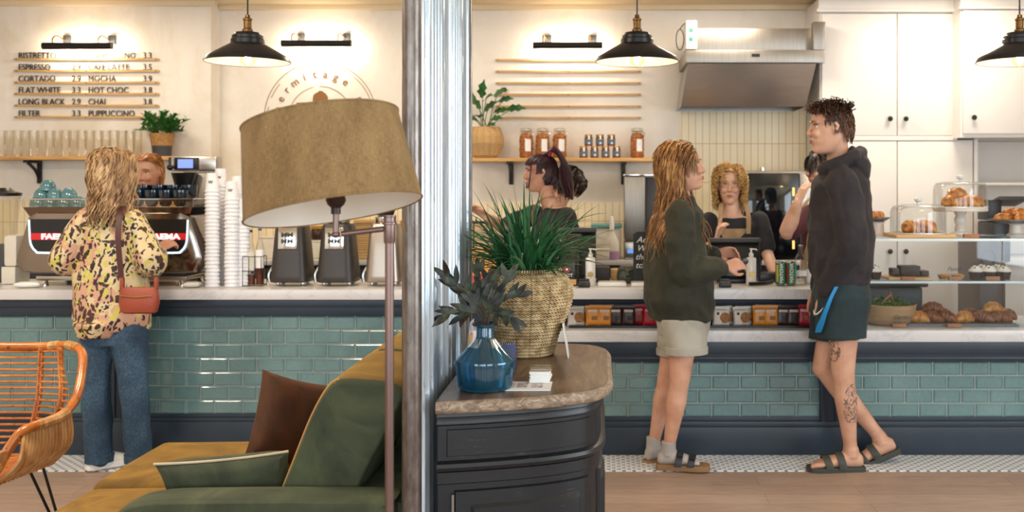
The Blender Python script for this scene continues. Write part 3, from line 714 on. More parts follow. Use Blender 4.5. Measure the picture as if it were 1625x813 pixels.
# ------------------------------------------------------------------ oven and steel boiler on the back bench
OD = 7.22
ov = thing('convection_oven', 'glass-fronted steel convection oven on the bench behind the till', 'oven', (X(1235, OD), 7.5, 0.942))
x0, x1 = X(1172, OD), X(1296, OD); zt_, zb_ = Z(271, OD), 0.942
m = MB(); m.bb(x0, x1, OD + 0.02, 7.76, zb_ + 0.03, zt_, 0.008)
for a in (x0 + 0.05, x1 - 0.05): m.tube([(a, OD + 0.08, zb_), (a, OD + 0.08, zb_ + 0.03)], 0.02, 10)
m.build('casing', M['brushed'], ov)
xd0, xd1 = X(1181, OD), X(1268, OD)
M['oven_glass'] = mat('oven_glass', '#0E1318', 0.06, var=0.3, vs=5, Coat_Weight=0.5)
M['oven_dark'] = mat('oven_frame_black', '#0A0B0C', 0.2)
m = MB(); m.bb(xd0, xd1, OD - 0.012, OD + 0.018, Z(408, OD), Z(275, OD), 0.006); dr = m.build('door', M['oven_dark'], ov)
m = MB(); m.bb(xd0 + 0.025, xd1 - 0.06, OD - 0.016, OD - 0.011, Z(402, OD), Z(295, OD), 0.001); m.build('door_glass', M['oven_glass'], dr)
m = MB()
for q in range(5): m.bb(xd1 - 0.05, xd1 - 0.035, OD - 0.016, OD - 0.012, Z(311 + q * 21, OD), Z(298 + q * 21, OD), 0.001)
m.build('interior_lamp', glow('oven_lamp', '#FFB25A', 2.2), dr)
m = MB(); m.tube([(xd0 - 0.018, OD - 0.03, Z(405, OD)), (xd0 - 0.018, OD - 0.03, Z(276, OD))], 0.009, 10); m.build('handle', M['chrome'], dr)
m = MB(); m.bb(X(1269, OD), x1 - 0.01, OD - 0.008, OD + 0.018, zb_ + 0.04, Z(276, OD), 0.004); m.build('control_panel', M['steel'], ov)
m = MB(); m.bb(xd0, xd1, OD - 0.008, OD + 0.018, zb_ + 0.01 + 0.03, Z(409, OD), 0.003); m.build('lower_panel', M['black_plastic'], ov)
text('unidap', 0.055, (X(1200, OD), OD - 0.018, Z(418.5, OD)), M['paper'], ov, 'lettering', 0.001, bold=0.001)
m = MB(); m.tube([(X(1214, OD), OD + 0.1, zt_), (X(1214, OD), OD + 0.1, zt_ + 0.02)], 0.02, 12); m.ball((X(1214, OD), OD + 0.1, zt_ + 0.02), 0.014, 10, 6); m.build('vent_cap', M['chrome'], ov)

d = 7.25
bo = thing('water_boiler', 'tall brushed steel water boiler behind the chalkboard', 'boiler', (X(1015, d), 7.4, 0.942))
m = MB(); m.bb(X(991, d), X(1024, d), d, 7.5, Z(382, d), Z(280, d), 0.01); m.build('tank', M['brushed'], bo)
m = MB(); m.bb(X(990, d), X(1045, d), d - 0.02, 7.6, Z(280, d) + 0.001, Z(276, d), 0.004); m.build('lid', M['chrome'], bo)
m = MB(); m.bb(X(1024, d), X(1045, d), d + 0.05, 7.55, 0.943, Z(281, d), 0.006); m.build('back_casing', M['dark_grey'], bo)
m = MB(); m.bb(X(991, d), X(1024, d), d - 0.01, 7.5, 0.943, Z(384, d), 0.008); m.build('tap_unit', M['steel'], bo)
m = MB(); m.bb(X(996, d), X(1006, d), d - 0.014, d - 0.008, Z(402, d), Z(396, d)); m.build('display', glow('boiler_display', '#5C8BD8', 1.0), bo)

# plastic tub, spray bottle and lidded pieces on the bench
M['milky'] = mat('milky_plastic', '#D8D2C4', 0.35, var=0.05); M['teal_plastic'] = mat('teal_plastic', '#6FA9A4', 0.4); M['lilac'] = mat('lilac_liquid', '#B48FB4', 0.25)
d = 7.4
t = thing('storage_tub', 'milky plastic tub with teal lid beside the spray bottle', 'tub', (X(960, d), d, 0.942))
m = MB(); m.bb(X(940, d), X(985, d), d - 0.1, d + 0.12, 0.943, Z(361, d), 0.012); m.build('tub', M['milky'], t)
m = MB(); m.bb(X(938, d), X(987, d), d - 0.11, d + 0.13, Z(361, d) + 0.001, Z(355, d), 0.006); m.build('lid', M['teal_plastic'], t)
d = 7.24; c0 = V(X(971, d), d, 0.942); s_ = d / F
t = thing('spray_bottle', 'translucent bottle half full of lilac liquid on the back bench', 'bottle', c0)
m = MB(); m.lathe([(0.001, 0), (10.5 * s_, 0.001), (11.5 * s_, 0.008), (11.5 * s_, 13 * s_)], 24, c0, squash=0.6); m.build('liquid', M['lilac'], t)
m = MB(); m.lathe([(11.5 * s_, 13.2 * s_), (11.5 * s_, 27 * s_), (8 * s_, 35 * s_), (3.5 * s_, 44 * s_), (3.2 * s_, 47 * s_), (0.001, 47.2 * s_)], 24, c0, squash=0.6); m.build('bottle_body', M['milky'], t)
m = MB(); m.lathe([(3.6 * s_, 47.3 * s_), (3.8 * s_, 55 * s_), (2.2 * s_, 68 * s_), (0.001, 69 * s_)], 16, c0); m.build('nozzle', M['paper'], t)
for i, (px, py0, w, h, c, nm, lb, dd) in enumerate(((925, 407, 20, 42, '#1C1C1E', 'equipment_box', 'black box behind the till screen by the redhead barista', 7.35), (955, 407, 24, 12, '#E2DACB', 'napkin_pack', 'small cream packet lying before the milky tub', 7.205), (430, 408, 40, 32, '#E9E0D2', 'storage_box', 'cream box between the two dark grinders on the back bench', 7.35), (497, 408, 27, 26, '#E4E4D6', 'storage_box', 'pale box seen between the dark grinders', 7.35), (765, 350, 30, 30, '#241F1E', 'equipment_box', 'dark box on the bench behind the grass plant', 7.5), (770, 408, 34, 52, '#DCC29A', 'storage_box', 'tan box on the bench behind the grass plant', 7.25))):
    a = (px - w / 2, px + w / 2); zb_ = 0.942 if py0 > 360 else 0.942
    top = Z(py0 - h, dd) if py0 > 360 else 1.21
    bt = thing(nm, lb, 'box', (X(px, dd), dd, 0.942)); mm_ = mat(nm + str(i), c, 0.5)
    m = MB(); m.bb(X(a[0], dd), X(a[1], dd), dd, dd + 0.06, 0.943, top - 0.012, 0.005); m.build('box_body', mm_, bt)
    m = MB(); m.bb(X(a[0], dd) - 0.003, X(a[1], dd) + 0.003, dd - 0.003, dd + 0.063, top - 0.0115, top, 0.003); m.build('lid', mm_, bt)
# items behind the grinders
d = 7.35
t = thing('wicker_basket', 'oblong pale wicker basket behind the silver grinder', 'basket', (X(583, d), d, 0.942))
m = MB(); rr = []
for i in range(41):
    z = 0.943 + 0.26 * i / 40; q = 0.003 * abs(sin(pi * 12 * i / 40))
    rr.append([V(X(583, d) + (0.085 + q + i * 0.0003) * math.copysign(abs(cos(a)) ** 0.6, cos(a)), d + (0.09 + q) * math.copysign(abs(sin(a)) ** 0.6, sin(a)), z) for a in [2 * pi * k / 40 for k in range(40)]])
m.loft(rr); m.build('woven_body', M['wicker'], t, sharp=80)
m = MB(); m.bb(X(566, d), X(600, d), d - 0.1, d + 0.1, Z(354, d), Z(348, d), 0.004); m.build('lid', M['light_wood'], t)
M['mustard'] = mat('mustard_lid', '#C68E2E', 0.4); M['dark_jam'] = mat('dark_content', '#3A2416', 0.3)
for px, lb in ((503, 'yellow-lidded jar stacked on the pale box between the grinders'), (645, 'yellow-lidded jar beside the corrugated screen')):
    zb_ = Z(382, 7.35) + 0.002 if px == 503 else 0.942
    c0 = V(X(px, 7.42), 7.42, zb_); t = thing('lidded_jar', lb, 'jar', c0)
    hh = 0.09 if px == 503 else 0.24
    m = MB(); m.lathe([(0.001, 0), (0.04, 0), (0.045, 0.01), (0.045, hh * 0.8), (0.04, hh * 0.9), (0.001, hh * 0.9)], 20, c0); m.build('jar_body', M['dark_jam'] if px == 503 else M['milky'], t)
    m = MB(); m.lathe([(0.046, hh * 0.9), (0.047, hh * 0.92), (0.047, hh * 1.15), (0.001, hh * 1.16)], 20, c0); m.build('lid', M['mustard'], t)
# ------------------------------------------------------------------ pendants
M['shade_black'] = mat('shade_black', '#26272B', 0.28, 0.4); M['enamel'] = mat('enamel_white', '#E8E2D6', 0.3)
M['pend_brass'] = mat('aged_brass', '#7A5A34', 0.3, 0.9)
for px, lb in ((393, 'black cone pendant lamp hanging left of the corrugated screen'), (1011, 'black cone pendant lamp hanging over the till left of the hood'), (1618, 'black cone pendant lamp cut by the right picture edge')):
    d = 5.0; z = Z(99, d); c0 = V(X(px, d), d, z)
    t = thing('pendant_lamp', lb, 'pendant lamp', c0, 'black cone pendant lamps over the counter')
    m = MB(); m.lathe([(0.198, 0.012), (0.206, 0.0), (0.208, 0.004), (0.2, 0.02), (0.195, 0.026), (0.08, 0.092), (0.08, 0.112), (0.074, 0.118), (0.074, 0.13), (0.062, 0.138), (0.06, 0.146), (0.03, 0.152), (0.001, 0.153)], 48, c0)
    m.f.pop(-2) if False else None
    # open underneath: drop the bottom cap
    m2 = MB(); prof = [(0.203, 0.002), (0.206, 0.0), (0.208, 0.004), (0.2, 0.02), (0.195, 0.027), (0.081, 0.092), (0.081, 0.112), (0.075, 0.118), (0.075, 0.13), (0.063, 0.138), (0.06, 0.146), (0.03, 0.152), (0.001, 0.153)]
    rr = [[c0 + V(r * cos(2 * pi * k / 48), r * sin(2 * pi * k / 48), q) for k in range(48)] for r, q in prof]
    m2.loft(rr, cap=False); m2.build('shade', M['shade_black'], t, sharp=30)
    m2 = MB(); rr = [[c0 + V(r * cos(2 * pi * k / 48), r * sin(2 * pi * k / 48), q) for k in range(48)] for r, q in ((0.2025, 0.0025), (0.19, 0.022), (0.077, 0.086), (0.03, 0.11), (0.001, 0.111))]
    m2.loft(rr, cap=False); m2.build('reflector', M['enamel'], t)
    m = MB(); m.lathe([(0.026, 0.1535), (0.026, 0.162), (0.019, 0.168), (0.019, 0.205), (0.022, 0.208), (0.022, 0.216), (0.013, 0.222), (0.011, 0.236), (0.001, 0.237)], 20, c0); m.build('lamp_holder', M['pend_brass'], t)
    m = MB(); m.tube([c0 + V(0, 0, 0.237), (c0.x, d, 2.868)], 0.0042, 8); m.build('cord', M['black_plastic'], t)
    m = MB(); m.lathe([(0.001, -0.022), (0.02, -0.018), (0.034, -0.002), (0.038, 0.018), (0.03, 0.045), (0.016, 0.07), (0.014, 0.095), (0.001, 0.096)], 20, c0); m.build('bulb', M['bulb'], t)
    m = MB(); m.tube(spline([c0 + V(0.014 * cos(k * 1.9), 0.014 * sin(k * 1.9), 0.005 + 0.03 * (k % 2)) for k in range(8)], 3), 0.0016, 5); m.build('filament', M['filament'], t)
    l = bpy.data.lights.new('bulb_light', 'POINT'); l.energy = 6; l.color = (1, 0.78, 0.52); l.shadow_soft_size = 0.02
    o = bpy.data.objects.new('bulb_light', l); col.objects.link(o); o.parent = t; o.location = (0, 0, 0.02)

# ------------------------------------------------------------------ bowed sideboard
n = NT('worn_black'); f = n.noise(30, n.mapping((1, 1, 6)), 8, 0.7); f2 = n.noise(7, None, 5)
c = n.ramp(f, [(0.35, '#111418'), (0.7, '#1A1E23')]); c = n.mix(n.math('MULTIPLY', n.math('GREATER_THAN', n.math('MULTIPLY', f, f2), 0.37), 0.5), c, '#45423F'); n.color(c); n.set(0.36); n.bump(f, 0.1, 0.002); M['worn_black'] = n.m
n = NT('worn_top'); mp = n.mapping((7, 1.0, 1), (0, 0, -1.1)); f = n.noise(4, mp, 9, 0.72, 0.8); f2 = n.noise(2.5, n.mapping((1.2, 5, 1)), 4)
c = n.ramp(f, [(0.28, '#33271F'), (0.47, '#5E4938'), (0.56, '#7A624C'), (0.7, '#9A8468')]); c = n.mix(n.math('MULTIPLY', f2, 0.35), c, '#6A4A2E', 'MIX'); n.color(c); n.set(0.34); n.bump(f, 0.1, 0.003); M['worn_top'] = n.m
n = NT('worn_edge'); f = n.noise(5, n.mapping((6, 6, 14)), 8, 0.65, 1); n.color(n.ramp(f, [(0.3, '#5E4B3B'), (0.5, '#8C7864'), (0.68, '#BDAB96')])); n.set(0.5); n.bump(f, 0.2, 0.004); M['worn_edge'] = n.m
TZ = 0.85
ctrl = [(-0.458, 2.825), (-0.36, 2.845), (-0.26, 2.872), (-0.16, 2.905), (-0.07, 2.95), (-0.008, 3.0), (0.03, 3.07), (0.045, 3.16), (0.045, 3.3), (0.045, 3.5), (0.045, 3.7), (0.03, 3.8), (-0.01, 3.87), (-0.08, 3.91), (-0.2, 3.925), (-0.458, 3.925)]
def outline(off):
    pts = [Vector((a, b, 0)) for a, b in ctrl]; sp = spline(pts, 5); out = []
    for i, p in enumerate(sp):
        t_ = (sp[min(i + 1, len(sp) - 1)] - sp[max(i - 1, 0)]).normalized(); nn = Vector((t_.y, -t_.x, 0))
        q = p + nn * (-off) * (-1 if False else 1)
        q = p - nn * off
        q.x = max(q.x, -0.458 + 0.0)
        if i == 0: q = Vector((-0.458, p.y + off, 0))
        if i == len(sp) - 1: q = Vector((-0.458, p.y - off, 0))
        out.append(q)
    return out
def band(m, prof, cap=True, back=True):
    """prof: (inset, z) sweep round the bowed front; closed along the back wall"""
    rings = [[p + V(0, 0, z) for p in outline(o)] for o, z in prof]
    m.loft(rings, cap=cap)
sb = thing('sideboard', 'black painted bow-fronted sideboard with worn wooden top against the corrugated screen', 'sideboard', (-0.2, 3.37, 0))
m = MB(); band(m, [(0.012, TZ - 0.036), (0.004, TZ - 0.03), (0.0, TZ - 0.02), (0.001, TZ - 0.01), (0.008, TZ - 0.002), (0.016, TZ)]); m.build('top_edge', M['worn_edge'], sb, sharp=50)
m = MB(); band(m, [(0.0165, TZ - 0.004), (0.0165, TZ + 0.0012)]); m.build('top_board', M['worn_top'], sb, sharp=50)
m = MB(); band(m, [(0.03, TZ - 0.0365), (0.028, TZ - 0.048), (0.036, TZ - 0.052), (0.03, TZ - 0.064), (0.03, TZ - 0.07), (0.042, TZ - 0.076), (0.042, TZ - 0.175)]); m.build('frieze', M['worn_black'], sb)
m = MB(); band(m, [(0.042, TZ - 0.1755), (0.028, TZ - 0.182), (0.024, TZ - 0.192), (0.028, TZ - 0.202), (0.04, TZ - 0.208)]); m.build('bead_moulding', M['worn_black'], sb)
m = MB(); band(m, [(0.038, TZ - 0.2085), (0.038, TZ - 0.24), (0.044, TZ - 0.244), (0.044, 0.12)]); m.build('carcass', M['worn_black'], sb)
m = MB(); band(m, [(0.03, 0.12), (0.026, 0.1), (0.026, 0.001)]); m.build('plinth', M['worn_black'], sb)
def strip(u0, u1, z0, z1, o0, o1, name, par, bev=0.006):
    """raised panel following the bow between the u0..u1 fractions of the front end"""
    out = outline(o0); out2 = outline(o1); i0, i1 = int(u0), int(u1)
    inner, outer = out[i0:i1 + 1], out2[i0:i1 + 1]; m = MB(); rr = []
    for k, (a, b) in enumerate(zip(inner, outer)):
        e = bev if 0 < k < len(inner) - 1 else bev
        bb2 = b if 0 < k < len(inner) - 1 else b + (outer[1] - outer[0]).normalized() * (bev if k == 0 else -bev)
        rr.append([a + V(0, 0, z0), bb2 + V(0, 0, z0 + bev), bb2 + V(0, 0, z1 - bev), a + V(0, 0, z1)])
    m.loft(rr); return m.build(name, M['worn_black'], par, sharp=25)
for (a, b) in ((2, 27), (31, 47), (49, 70)):
    strip(a, b, TZ - 0.165, TZ - 0.085, 0.044, 0.0385, 'frieze_panel', sb, 0.003)
    dr = strip(a + 1, b - 1, 0.14, TZ - 0.26, 0.046, 0.034, 'door', sb, 0.004)
    strip(a + 3, b - 4, 0.2, TZ - 0.3, 0.036, 0.026, 'door_panel', dr, 0.012)
out = outline(0.035)
m = MB()
for z in (TZ - 0.33, 0.3): m.tube([out[3] + V(-0.004, -0.003, z), out[3] + V(-0.004, -0.003, z + 0.06)], 0.005, 8)
m.build('hinge', M['steel'], sb)
m = MB(); m.bb(0.005, 0.018, 3.2, 3.23, TZ - 0.42, TZ - 0.33, 0.004); m.build('latch', M['black_metal'], sb)

# ------------------------------------------------------------------ blue glass vase with olive sprigs
T1 = TZ + 0.0013
n = NT('blue_glass'); n.n.remove(n.b)
tr = n.new('ShaderNodeBsdfTransparent'); tr.inputs[0].default_value = lin('#48BCDA')
gl = n.new('ShaderNodeBsdfGlossy'); gl.inputs['Roughness'].default_value = 0.04; gl.inputs[0].default_value = (0.9, 0.95, 1, 1)
df = n.new('ShaderNodeBsdfDiffuse'); df.inputs[0].default_value = lin('#127890')
lw = n.new('ShaderNodeLayerWeight'); lw.inputs['Blend'].default_value = 0.4
m1 = n.new('ShaderNodeMixShader'); m1.inputs[0].default_value = 0.16; n.link(tr.outputs[0], m1.inputs[1]); n.link(df.outputs[0], m1.inputs[2])
m2 = n.new('ShaderNodeMixShader'); n.link(n.math('ADD', n.math('MULTIPLY', lw.outputs['Fresnel'], 0.6), 0.05), m2.inputs[0]); n.link(m1.outputs[0], m2.inputs[1]); n.link(gl.outputs[0], m2.inputs[2])
n.link(m2.outputs[0], n.out.inputs[0]); M['blue_glass'] = n.m
c0 = V(-0.34, 3.02, T1)
va = thing('vase', 'blue glass carafe vase with angular shoulders on the worn wooden sideboard', 'vase', c0)
m = MB(); pr = [(0.001, 0.001), (0.07, 0.0), (0.078, 0.004), (0.082, 0.012), (0.0895, 0.082), (0.0885, 0.088), (0.031, 0.148), (0.0265, 0.158), (0.0258, 0.184), (0.029, 0.188), (0.038, 0.19), (0.038, 0.193), (0.03, 0.194), (0.0235, 0.186), (0.024, 0.158), (0.085, 0.088), (0.0865, 0.082), (0.078, 0.014), (0.07, 0.008), (0.001, 0.008)]
m.lathe(pr, 36, c0); o = m.build('glass_body', M['blue_glass'], va, sharp=30)
M['vase_rim'] = mat('vase_rim', '#1C1A1E', 0.3); m = MB(); m.tube([c0 + V(0.037 * cos(a), 0.037 * sin(a), 0.195) for a in [2 * pi * k / 24 for k in range(24)]], 0.003, 6, closed=True); m.build('rim', M['vase_rim'], va)
n = NT('olive_leaf'); f = n.noise(16, None, 2); n.color(n.ramp(f, [(0.36, '#141816'), (0.48, '#2A332C'), (0.58, '#48503E'), (0.66, '#2A1A14')])); n.set(0.5); M['olive_leaf'] = n.m
M['twig'] = mat('twig', '#4A4238', 0.7)
random.seed(11)
sp_ = [(700, 440, -.02), (722, 455, .0), (742, 470, .02), (775, 448, .04), (805, 440, 0), (820, 470, .03), (790, 495, .0), (700, 500, -.01), (760, 430, .06), (812, 505, -.03), (735, 500, 0)]
for i, (px, py, dy) in enumerate(sp_[:6]):
    pass
sg = thing('olive_sprigs', 'dark olive-leaf sprigs standing in the blue glass vase', 'sprigs', c0 + V(0, 0, 0.02))
ms, ml = MB(), MB()
for i, (px, py, dy) in enumerate(sp_):
    e = P(px, py, 3.02 + dy); e.x = max(e.x, -0.45); nb = c0 + V(random.uniform(-0.012, 0.012), random.uniform(-0.012, 0.012), 0.195); b = c0 + V(-(e.x - c0.x) * 0.35, -dy * 0.5, 0.02)
    mid = nb + (e - nb) * 0.5 + V(0, 0, 0.025)
    pts = spline([b, nb, mid, e], 7); ms.tube(pts, lerpl([0.0026, 0.0022, 0.0018, 0.0008], 7), 6)
    for q in range(11, len(pts), 3):
        tdir = (pts[min(q + 1, len(pts) - 1)] - pts[q - 1]).normalized()
        for sgn in (-1, 1):
            dd = tdir * 0.9 + V(sgn * random.uniform(0.4, 0.9), random.uniform(-0.6, 0.3), random.uniform(0.0, 0.5))
            if random.random() < 0.8: leaf(ml, pts[q], dd, (0, -1, 0.3), random.uniform(0.045, 0.072), random.uniform(0.009, 0.013), 0.15)
    leaf(ml, pts[-1], pts[-1] - pts[-4], (0, -1, 0.2), 0.055, 0.01)
ms.build('twig', M['twig'], sg); ml.build('leaves', M['olive_leaf'], sg, recalc=False)

# ------------------------------------------------------------------ seagrass basket planter with grass
n = NT('seagrass'); s3 = n.sep(); at_ = n.math('ARCTAN2', s3[1], s3[0])
tw = n.math('SINE', n.math('ADD', n.math('MULTIPLY', at_, 70), n.math('MULTIPLY', s3[2], 900))); f = n.noise(35, None, 4)
warp = n.math('LESS_THAN', n.math('ABSOLUTE', n.math('SUBTRACT', n.math('FRACT', n.math('MULTIPLY', at_, 16 / 6.2832)), 0.5)), 0.035)
c = n.ramp(n.math('ADD', n.math('MULTIPLY', tw, 0.18), f), [(0.3, '#7A5C38'), (0.48, '#BEA070'), (0.7, '#E6D2A6')]); c = n.mix(n.math('MULTIPLY', warp, 0.55), c, '#5E3E22')
n.color(c); n.set(0.75); n.bump(tw, 0.5, 0.003); M['seagrass'] = n.m
c0 = V(X(834, 3.65), 3.65, T1)
pl = thing('potted_grass', 'tall grassy plant in a bulging coiled rope basket on the sideboard', 'plant', c0)
basket(pl, V(0, 0, 0), [(0.094, 0), (0.1, 0.01), (0.118, 0.075), (0.145, 0.135), (0.162, 0.18), (0.17, 0.215), (0.167, 0.25), (0.15, 0.28), (0.128, 0.3)], M['seagrass'], 'basket', rows=26, amp=0.0065, seg=72)
ob = [o for o in sc.objects if o.parent == pl][0]; ob.data.transform(Matrix.Translation(c0))
m = MB()
for k in range(90):
    a = 2 * pi * k / 90
    m.tube([c0 + V((0.125 + 0.008 * cos(q)) * cos(a + 0.03 * q / 3), (0.125 + 0.008 * cos(q)) * sin(a + 0.03 * q / 3), 0.303 + 0.008 * sin(q)) for q in (0, 1.5, 3, 4.5)], 0.0035, 5)
m.build('plaited_rim', M['seagrass'], pl)
M['grass1'] = mat('blade_green', '#2C6438', 0.4, var=0.35, vs=9); M['grass2'] = mat('blade_pale', '#4E8458', 0.4, var=0.3, vs=9)
random.seed(3)
mg = MB()
for i in range(330):
    a = random.uniform(0, 2 * pi); r0 = random.uniform(0, 0.09); b = c0 + V(cos(a) * r0, sin(a) * r0, 0.27)
    a2 = a + random.gauss(0, 0.8); lean = abs(random.gauss(0.62, 0.5)); L = random.uniform(0.2, 0.40) * (1 - 0.12 * lean)
    wd = random.uniform(0.004, 0.0095) * (0.6 if i % 4 == 0 else 1); pts = []; p = b.copy(); dv = V(cos(a2) * lean * 0.6, sin(a2) * lean * 0.6, 1).normalized()
    N_ = 9
    droop = random.uniform(0.0, 0.16) + 0.07 * lean
    for k in range(N_ + 1):
        p.x = max(p.x, -0.465); pts.append(p.copy()); p += dv * L / N_; dv = (dv + V(cos(a2) * droop, sin(a2) * droop, -droop * 1.1 * (k / N_ + 0.3))).normalized()
    s_ = V(-sin(a2), cos(a2), random.uniform(-0.5, 0.5)).normalized(); vs = []; fs = []
    for k, q in enumerate(pts):
        t_ = k / N_; w = wd * min(1, 0.5 + t_ * 2) * (1 - t_ ** 3)
        vs += [q - s_ * w, q + V(0, 0, -w * 0.35), q + s_ * w]
    for k in range(N_): x = k * 3; fs += [(x, x + 1, x + 4, x + 3), (x + 1, x + 2, x + 5, x + 4)]
    mg.mi = 1 if i % 5 == 0 else 0; mg.add(vs, fs)
mg.build('grass_blades', [M['grass1'], M['grass2']], pl, recalc=False)
m = MB(); m.lathe([(0.001, 0.262), (0.13, 0.26), (0.13, 0.27), (0.001, 0.275)], 30, c0); m.build('soil', M['terracotta'], pl)

# ------------------------------------------------------------------ small things on the sideboard
M['card_print'] = None
n = NT('printed_photo'); f = n.noise(60, None, 3); n.color(n.ramp(f, [(0.35, '#7C8C94'), (0.5, '#D8D2CC'), (0.65, '#A46C60')])); n.set(0.4); M['card_print'] = n.m
d = 3.08; z = T1
fl = thing('flyer', 'white printed flyer with small pictures lying beside the blue vase', 'flyer', (X(846, 3.04), 3.04, z))
m = MB(); m.box((X(836, 3.06), 3.05, z + 0.002), (0.15, 0.13, 0.003)); m.build('sheet', M['paper'], fl, flat=True)
m = MB()
for q in (0.028, -0.018, -0.055): m.box((X(838, 3.06) + q, 3.055, z + 0.0037), (0.034, 0.075, 0.0004))
m.build('picture', M['card_print'], fl, flat=True)
for k in range(9):
    m = MB(); m.box((X(858, 3.12) + random.uniform(-.003, .003), 3.13 + random.uniform(-.003, .003), z + 0.0065 + k * 0.0037), (0.062, 0.085, 0.0034), 0, Matrix.Rotation(random.uniform(-0.05, 0.05), 3, 'Z'))
    o = m.build('card', M['paper'], flat=True); tag(o, 'white card in the pile on the flyer, %s from the bottom' % ('1st', '2nd', '3rd', '4th', '5th', '6th', '7th', '8th', '9th')[k], 'card', 'cards piled on the flyer')
t = thing('card_box', 'small clear-lidded card holder on top of the card pile', 'card holder', (X(858, 3.12), 3.13, z + 0.04))
m = MB(); m.box((X(858, 3.12), 3.13, z + 0.0435), (0.072, 0.09, 0.006), 0.001); m.build('holder_tray', M['tumbler'], t)
nb = thing('spiral_notebook', 'blue spiral-bound desk booklet standing between vase and basket', 'notebook', (X(803, 3.3), 3.3, z))
rt = Matrix.Rotation(R(-16), 3, 'X')
M['booklet_blue'] = mat('booklet_blue', '#4C587E', 0.5)
m = MB(); m.box((X(803, 3.3), 3.3, z + 0.045), (0.06, 0.004, 0.09), 0.001, rt); m.box((X(803, 3.3), 3.345, z + 0.045), (0.06, 0.003, 0.092), 0.001, Matrix.Rotation(R(16), 3, 'X')); m.build('cover', M['booklet_blue'], nb)
m = MB()
for k in range(9):
    x = X(803, 3.3) - 0.026 + k * 0.0065; m.tube([(x, 3.322 + 0.012 * cos(a), z + 0.088 + 0.009 * sin(a)) for a in [2 * pi * q / 10 for q in range(10)]], 0.0009, 5, closed=True)
m.build('spiral_binding', M['chrome'], nb)
n = NT('poster_print'); f = n.noise(25, None, 4); n.color(n.ramp(f, [(0.4, '#E8DDE2'), (0.5, '#D8B6C2'), (0.6, '#8FB8D6'), (0.7, '#F2F0EE')])); n.set(0.4); M['poster'] = n.m
ps = thing('leaflet', 'pastel leaflet leaning on the corrugated sheet behind the vase', 'leaflet', (-0.435, 3.35, z))
m = MB(); m.box((-0.437, 3.42, z + 0.078), (0.002, 0.1, 0.15), 0, Matrix.Rotation(R(6), 3, 'Y')); m.build('sheet', M['poster'], ps, flat=True)
m = MB(); m.box((-0.425, 3.31, z + 0.062), (0.008, 0.05, 0.12), 0.001, Matrix.Rotation(R(6), 3, 'Y')); m.build('stand', M['light_wood'], ps)
sg2 = thing('table_sign', 'narrow white sign leaning against the rope basket', 'sign', (X(900, 3.65), 3.62, z))
m = MB(); m.box((X(898, 3.6), 3.6, z + 0.062), (0.004, 0.09, 0.125), 0.001, Matrix.Rotation(R(-9), 3, 'Y')); m.build('sign_plate', M['porcelain'], sg2)

# ------------------------------------------------------------------ sofa
def velvet(name, c, hi, lo):
    n = NT(name); f = n.noise(5, n.mapping((1, 1, 0.7)), 5, 0.6, 1.0); n.color(n.ramp(f, [(0.3, lo), (0.5, c), (0.72, hi)])); n.set(0.85)
    n.set(Sheen_Weight=0.8, Sheen_Roughness=0.35); n.b.inputs['Sheen Tint'].default_value = lin(hi); n.bump(n.noise(6, None, 3), 0.12, 0.02); return n.m
M['v_mustard'] = velvet('velvet_mustard', '#7A5A1E', '#97742A', '#5A4114')
M['v_green'] = velvet('velvet_green', '#3E4530', '#555C40', '#2B3123')
M['v_brown'] = velvet('velvet_brown', '#4C290E', '#623616', '#351B08')
M['piping'] = mat('piping', '#B48A4C', 0.7)
so = thing('sofa', 'olive and mustard velvet sofa with slanted back against the corrugated screen', 'sofa', (-1.2, 3.4, 0))
def soft(m, x0, x1, y0, y1, z0, z1, r, crown=0.02, seg=10):
    """puffy box"""
    bm = bmesh.new(); bmesh.ops.create_cube(bm, size=1)
    for v in bm.verts: v.co = Vector(((x0 + x1) / 2 + v.co.x * (x1 - x0), (y0 + y1) / 2 + v.co.y * (y1 - y0), (z0 + z1) / 2 + v.co.z * (z1 - z0)))
    bmesh.ops.bevel(bm, geom=bm.edges[:], offset=r, segments=5, affect='EDGES', profile=0.5)
    bmesh.ops.subdivide_edges(bm, edges=[e for e in bm.edges if e.calc_length() > 0.08], cuts=6, use_grid_fill=True)
    for v in bm.verts:
        u = (v.co.x - x0) / (x1 - x0) * 2 - 1; w = (v.co.y - y0) / (y1 - y0) * 2 - 1
        k = max(0, 1 - u * u) * max(0, 1 - w * w)
        if v.co.z > (z0 + z1) / 2: v.co.z += crown * k + 0.006 * noise.noise(v.co * 7) * k
    m.addbm(bm)
m = MB(); m.bb(-1.62, -0.56, 2.84, 4.14, 0.12, 0.27, 0.02); m.build('base_frame', M['v_mustard'], so)
m = MB(); soft(m, -1.74, -0.9, 2.965, 3.445, 0.25, 0.435, 0.045); m.build('seat_cushion', M['v_mustard'], so)
m = MB(); soft(m, -1.75, -0.9, 3.452, 4.03, 0.25, 0.445, 0.045); m.build('seat_cushion', M['v_mustard'], so)
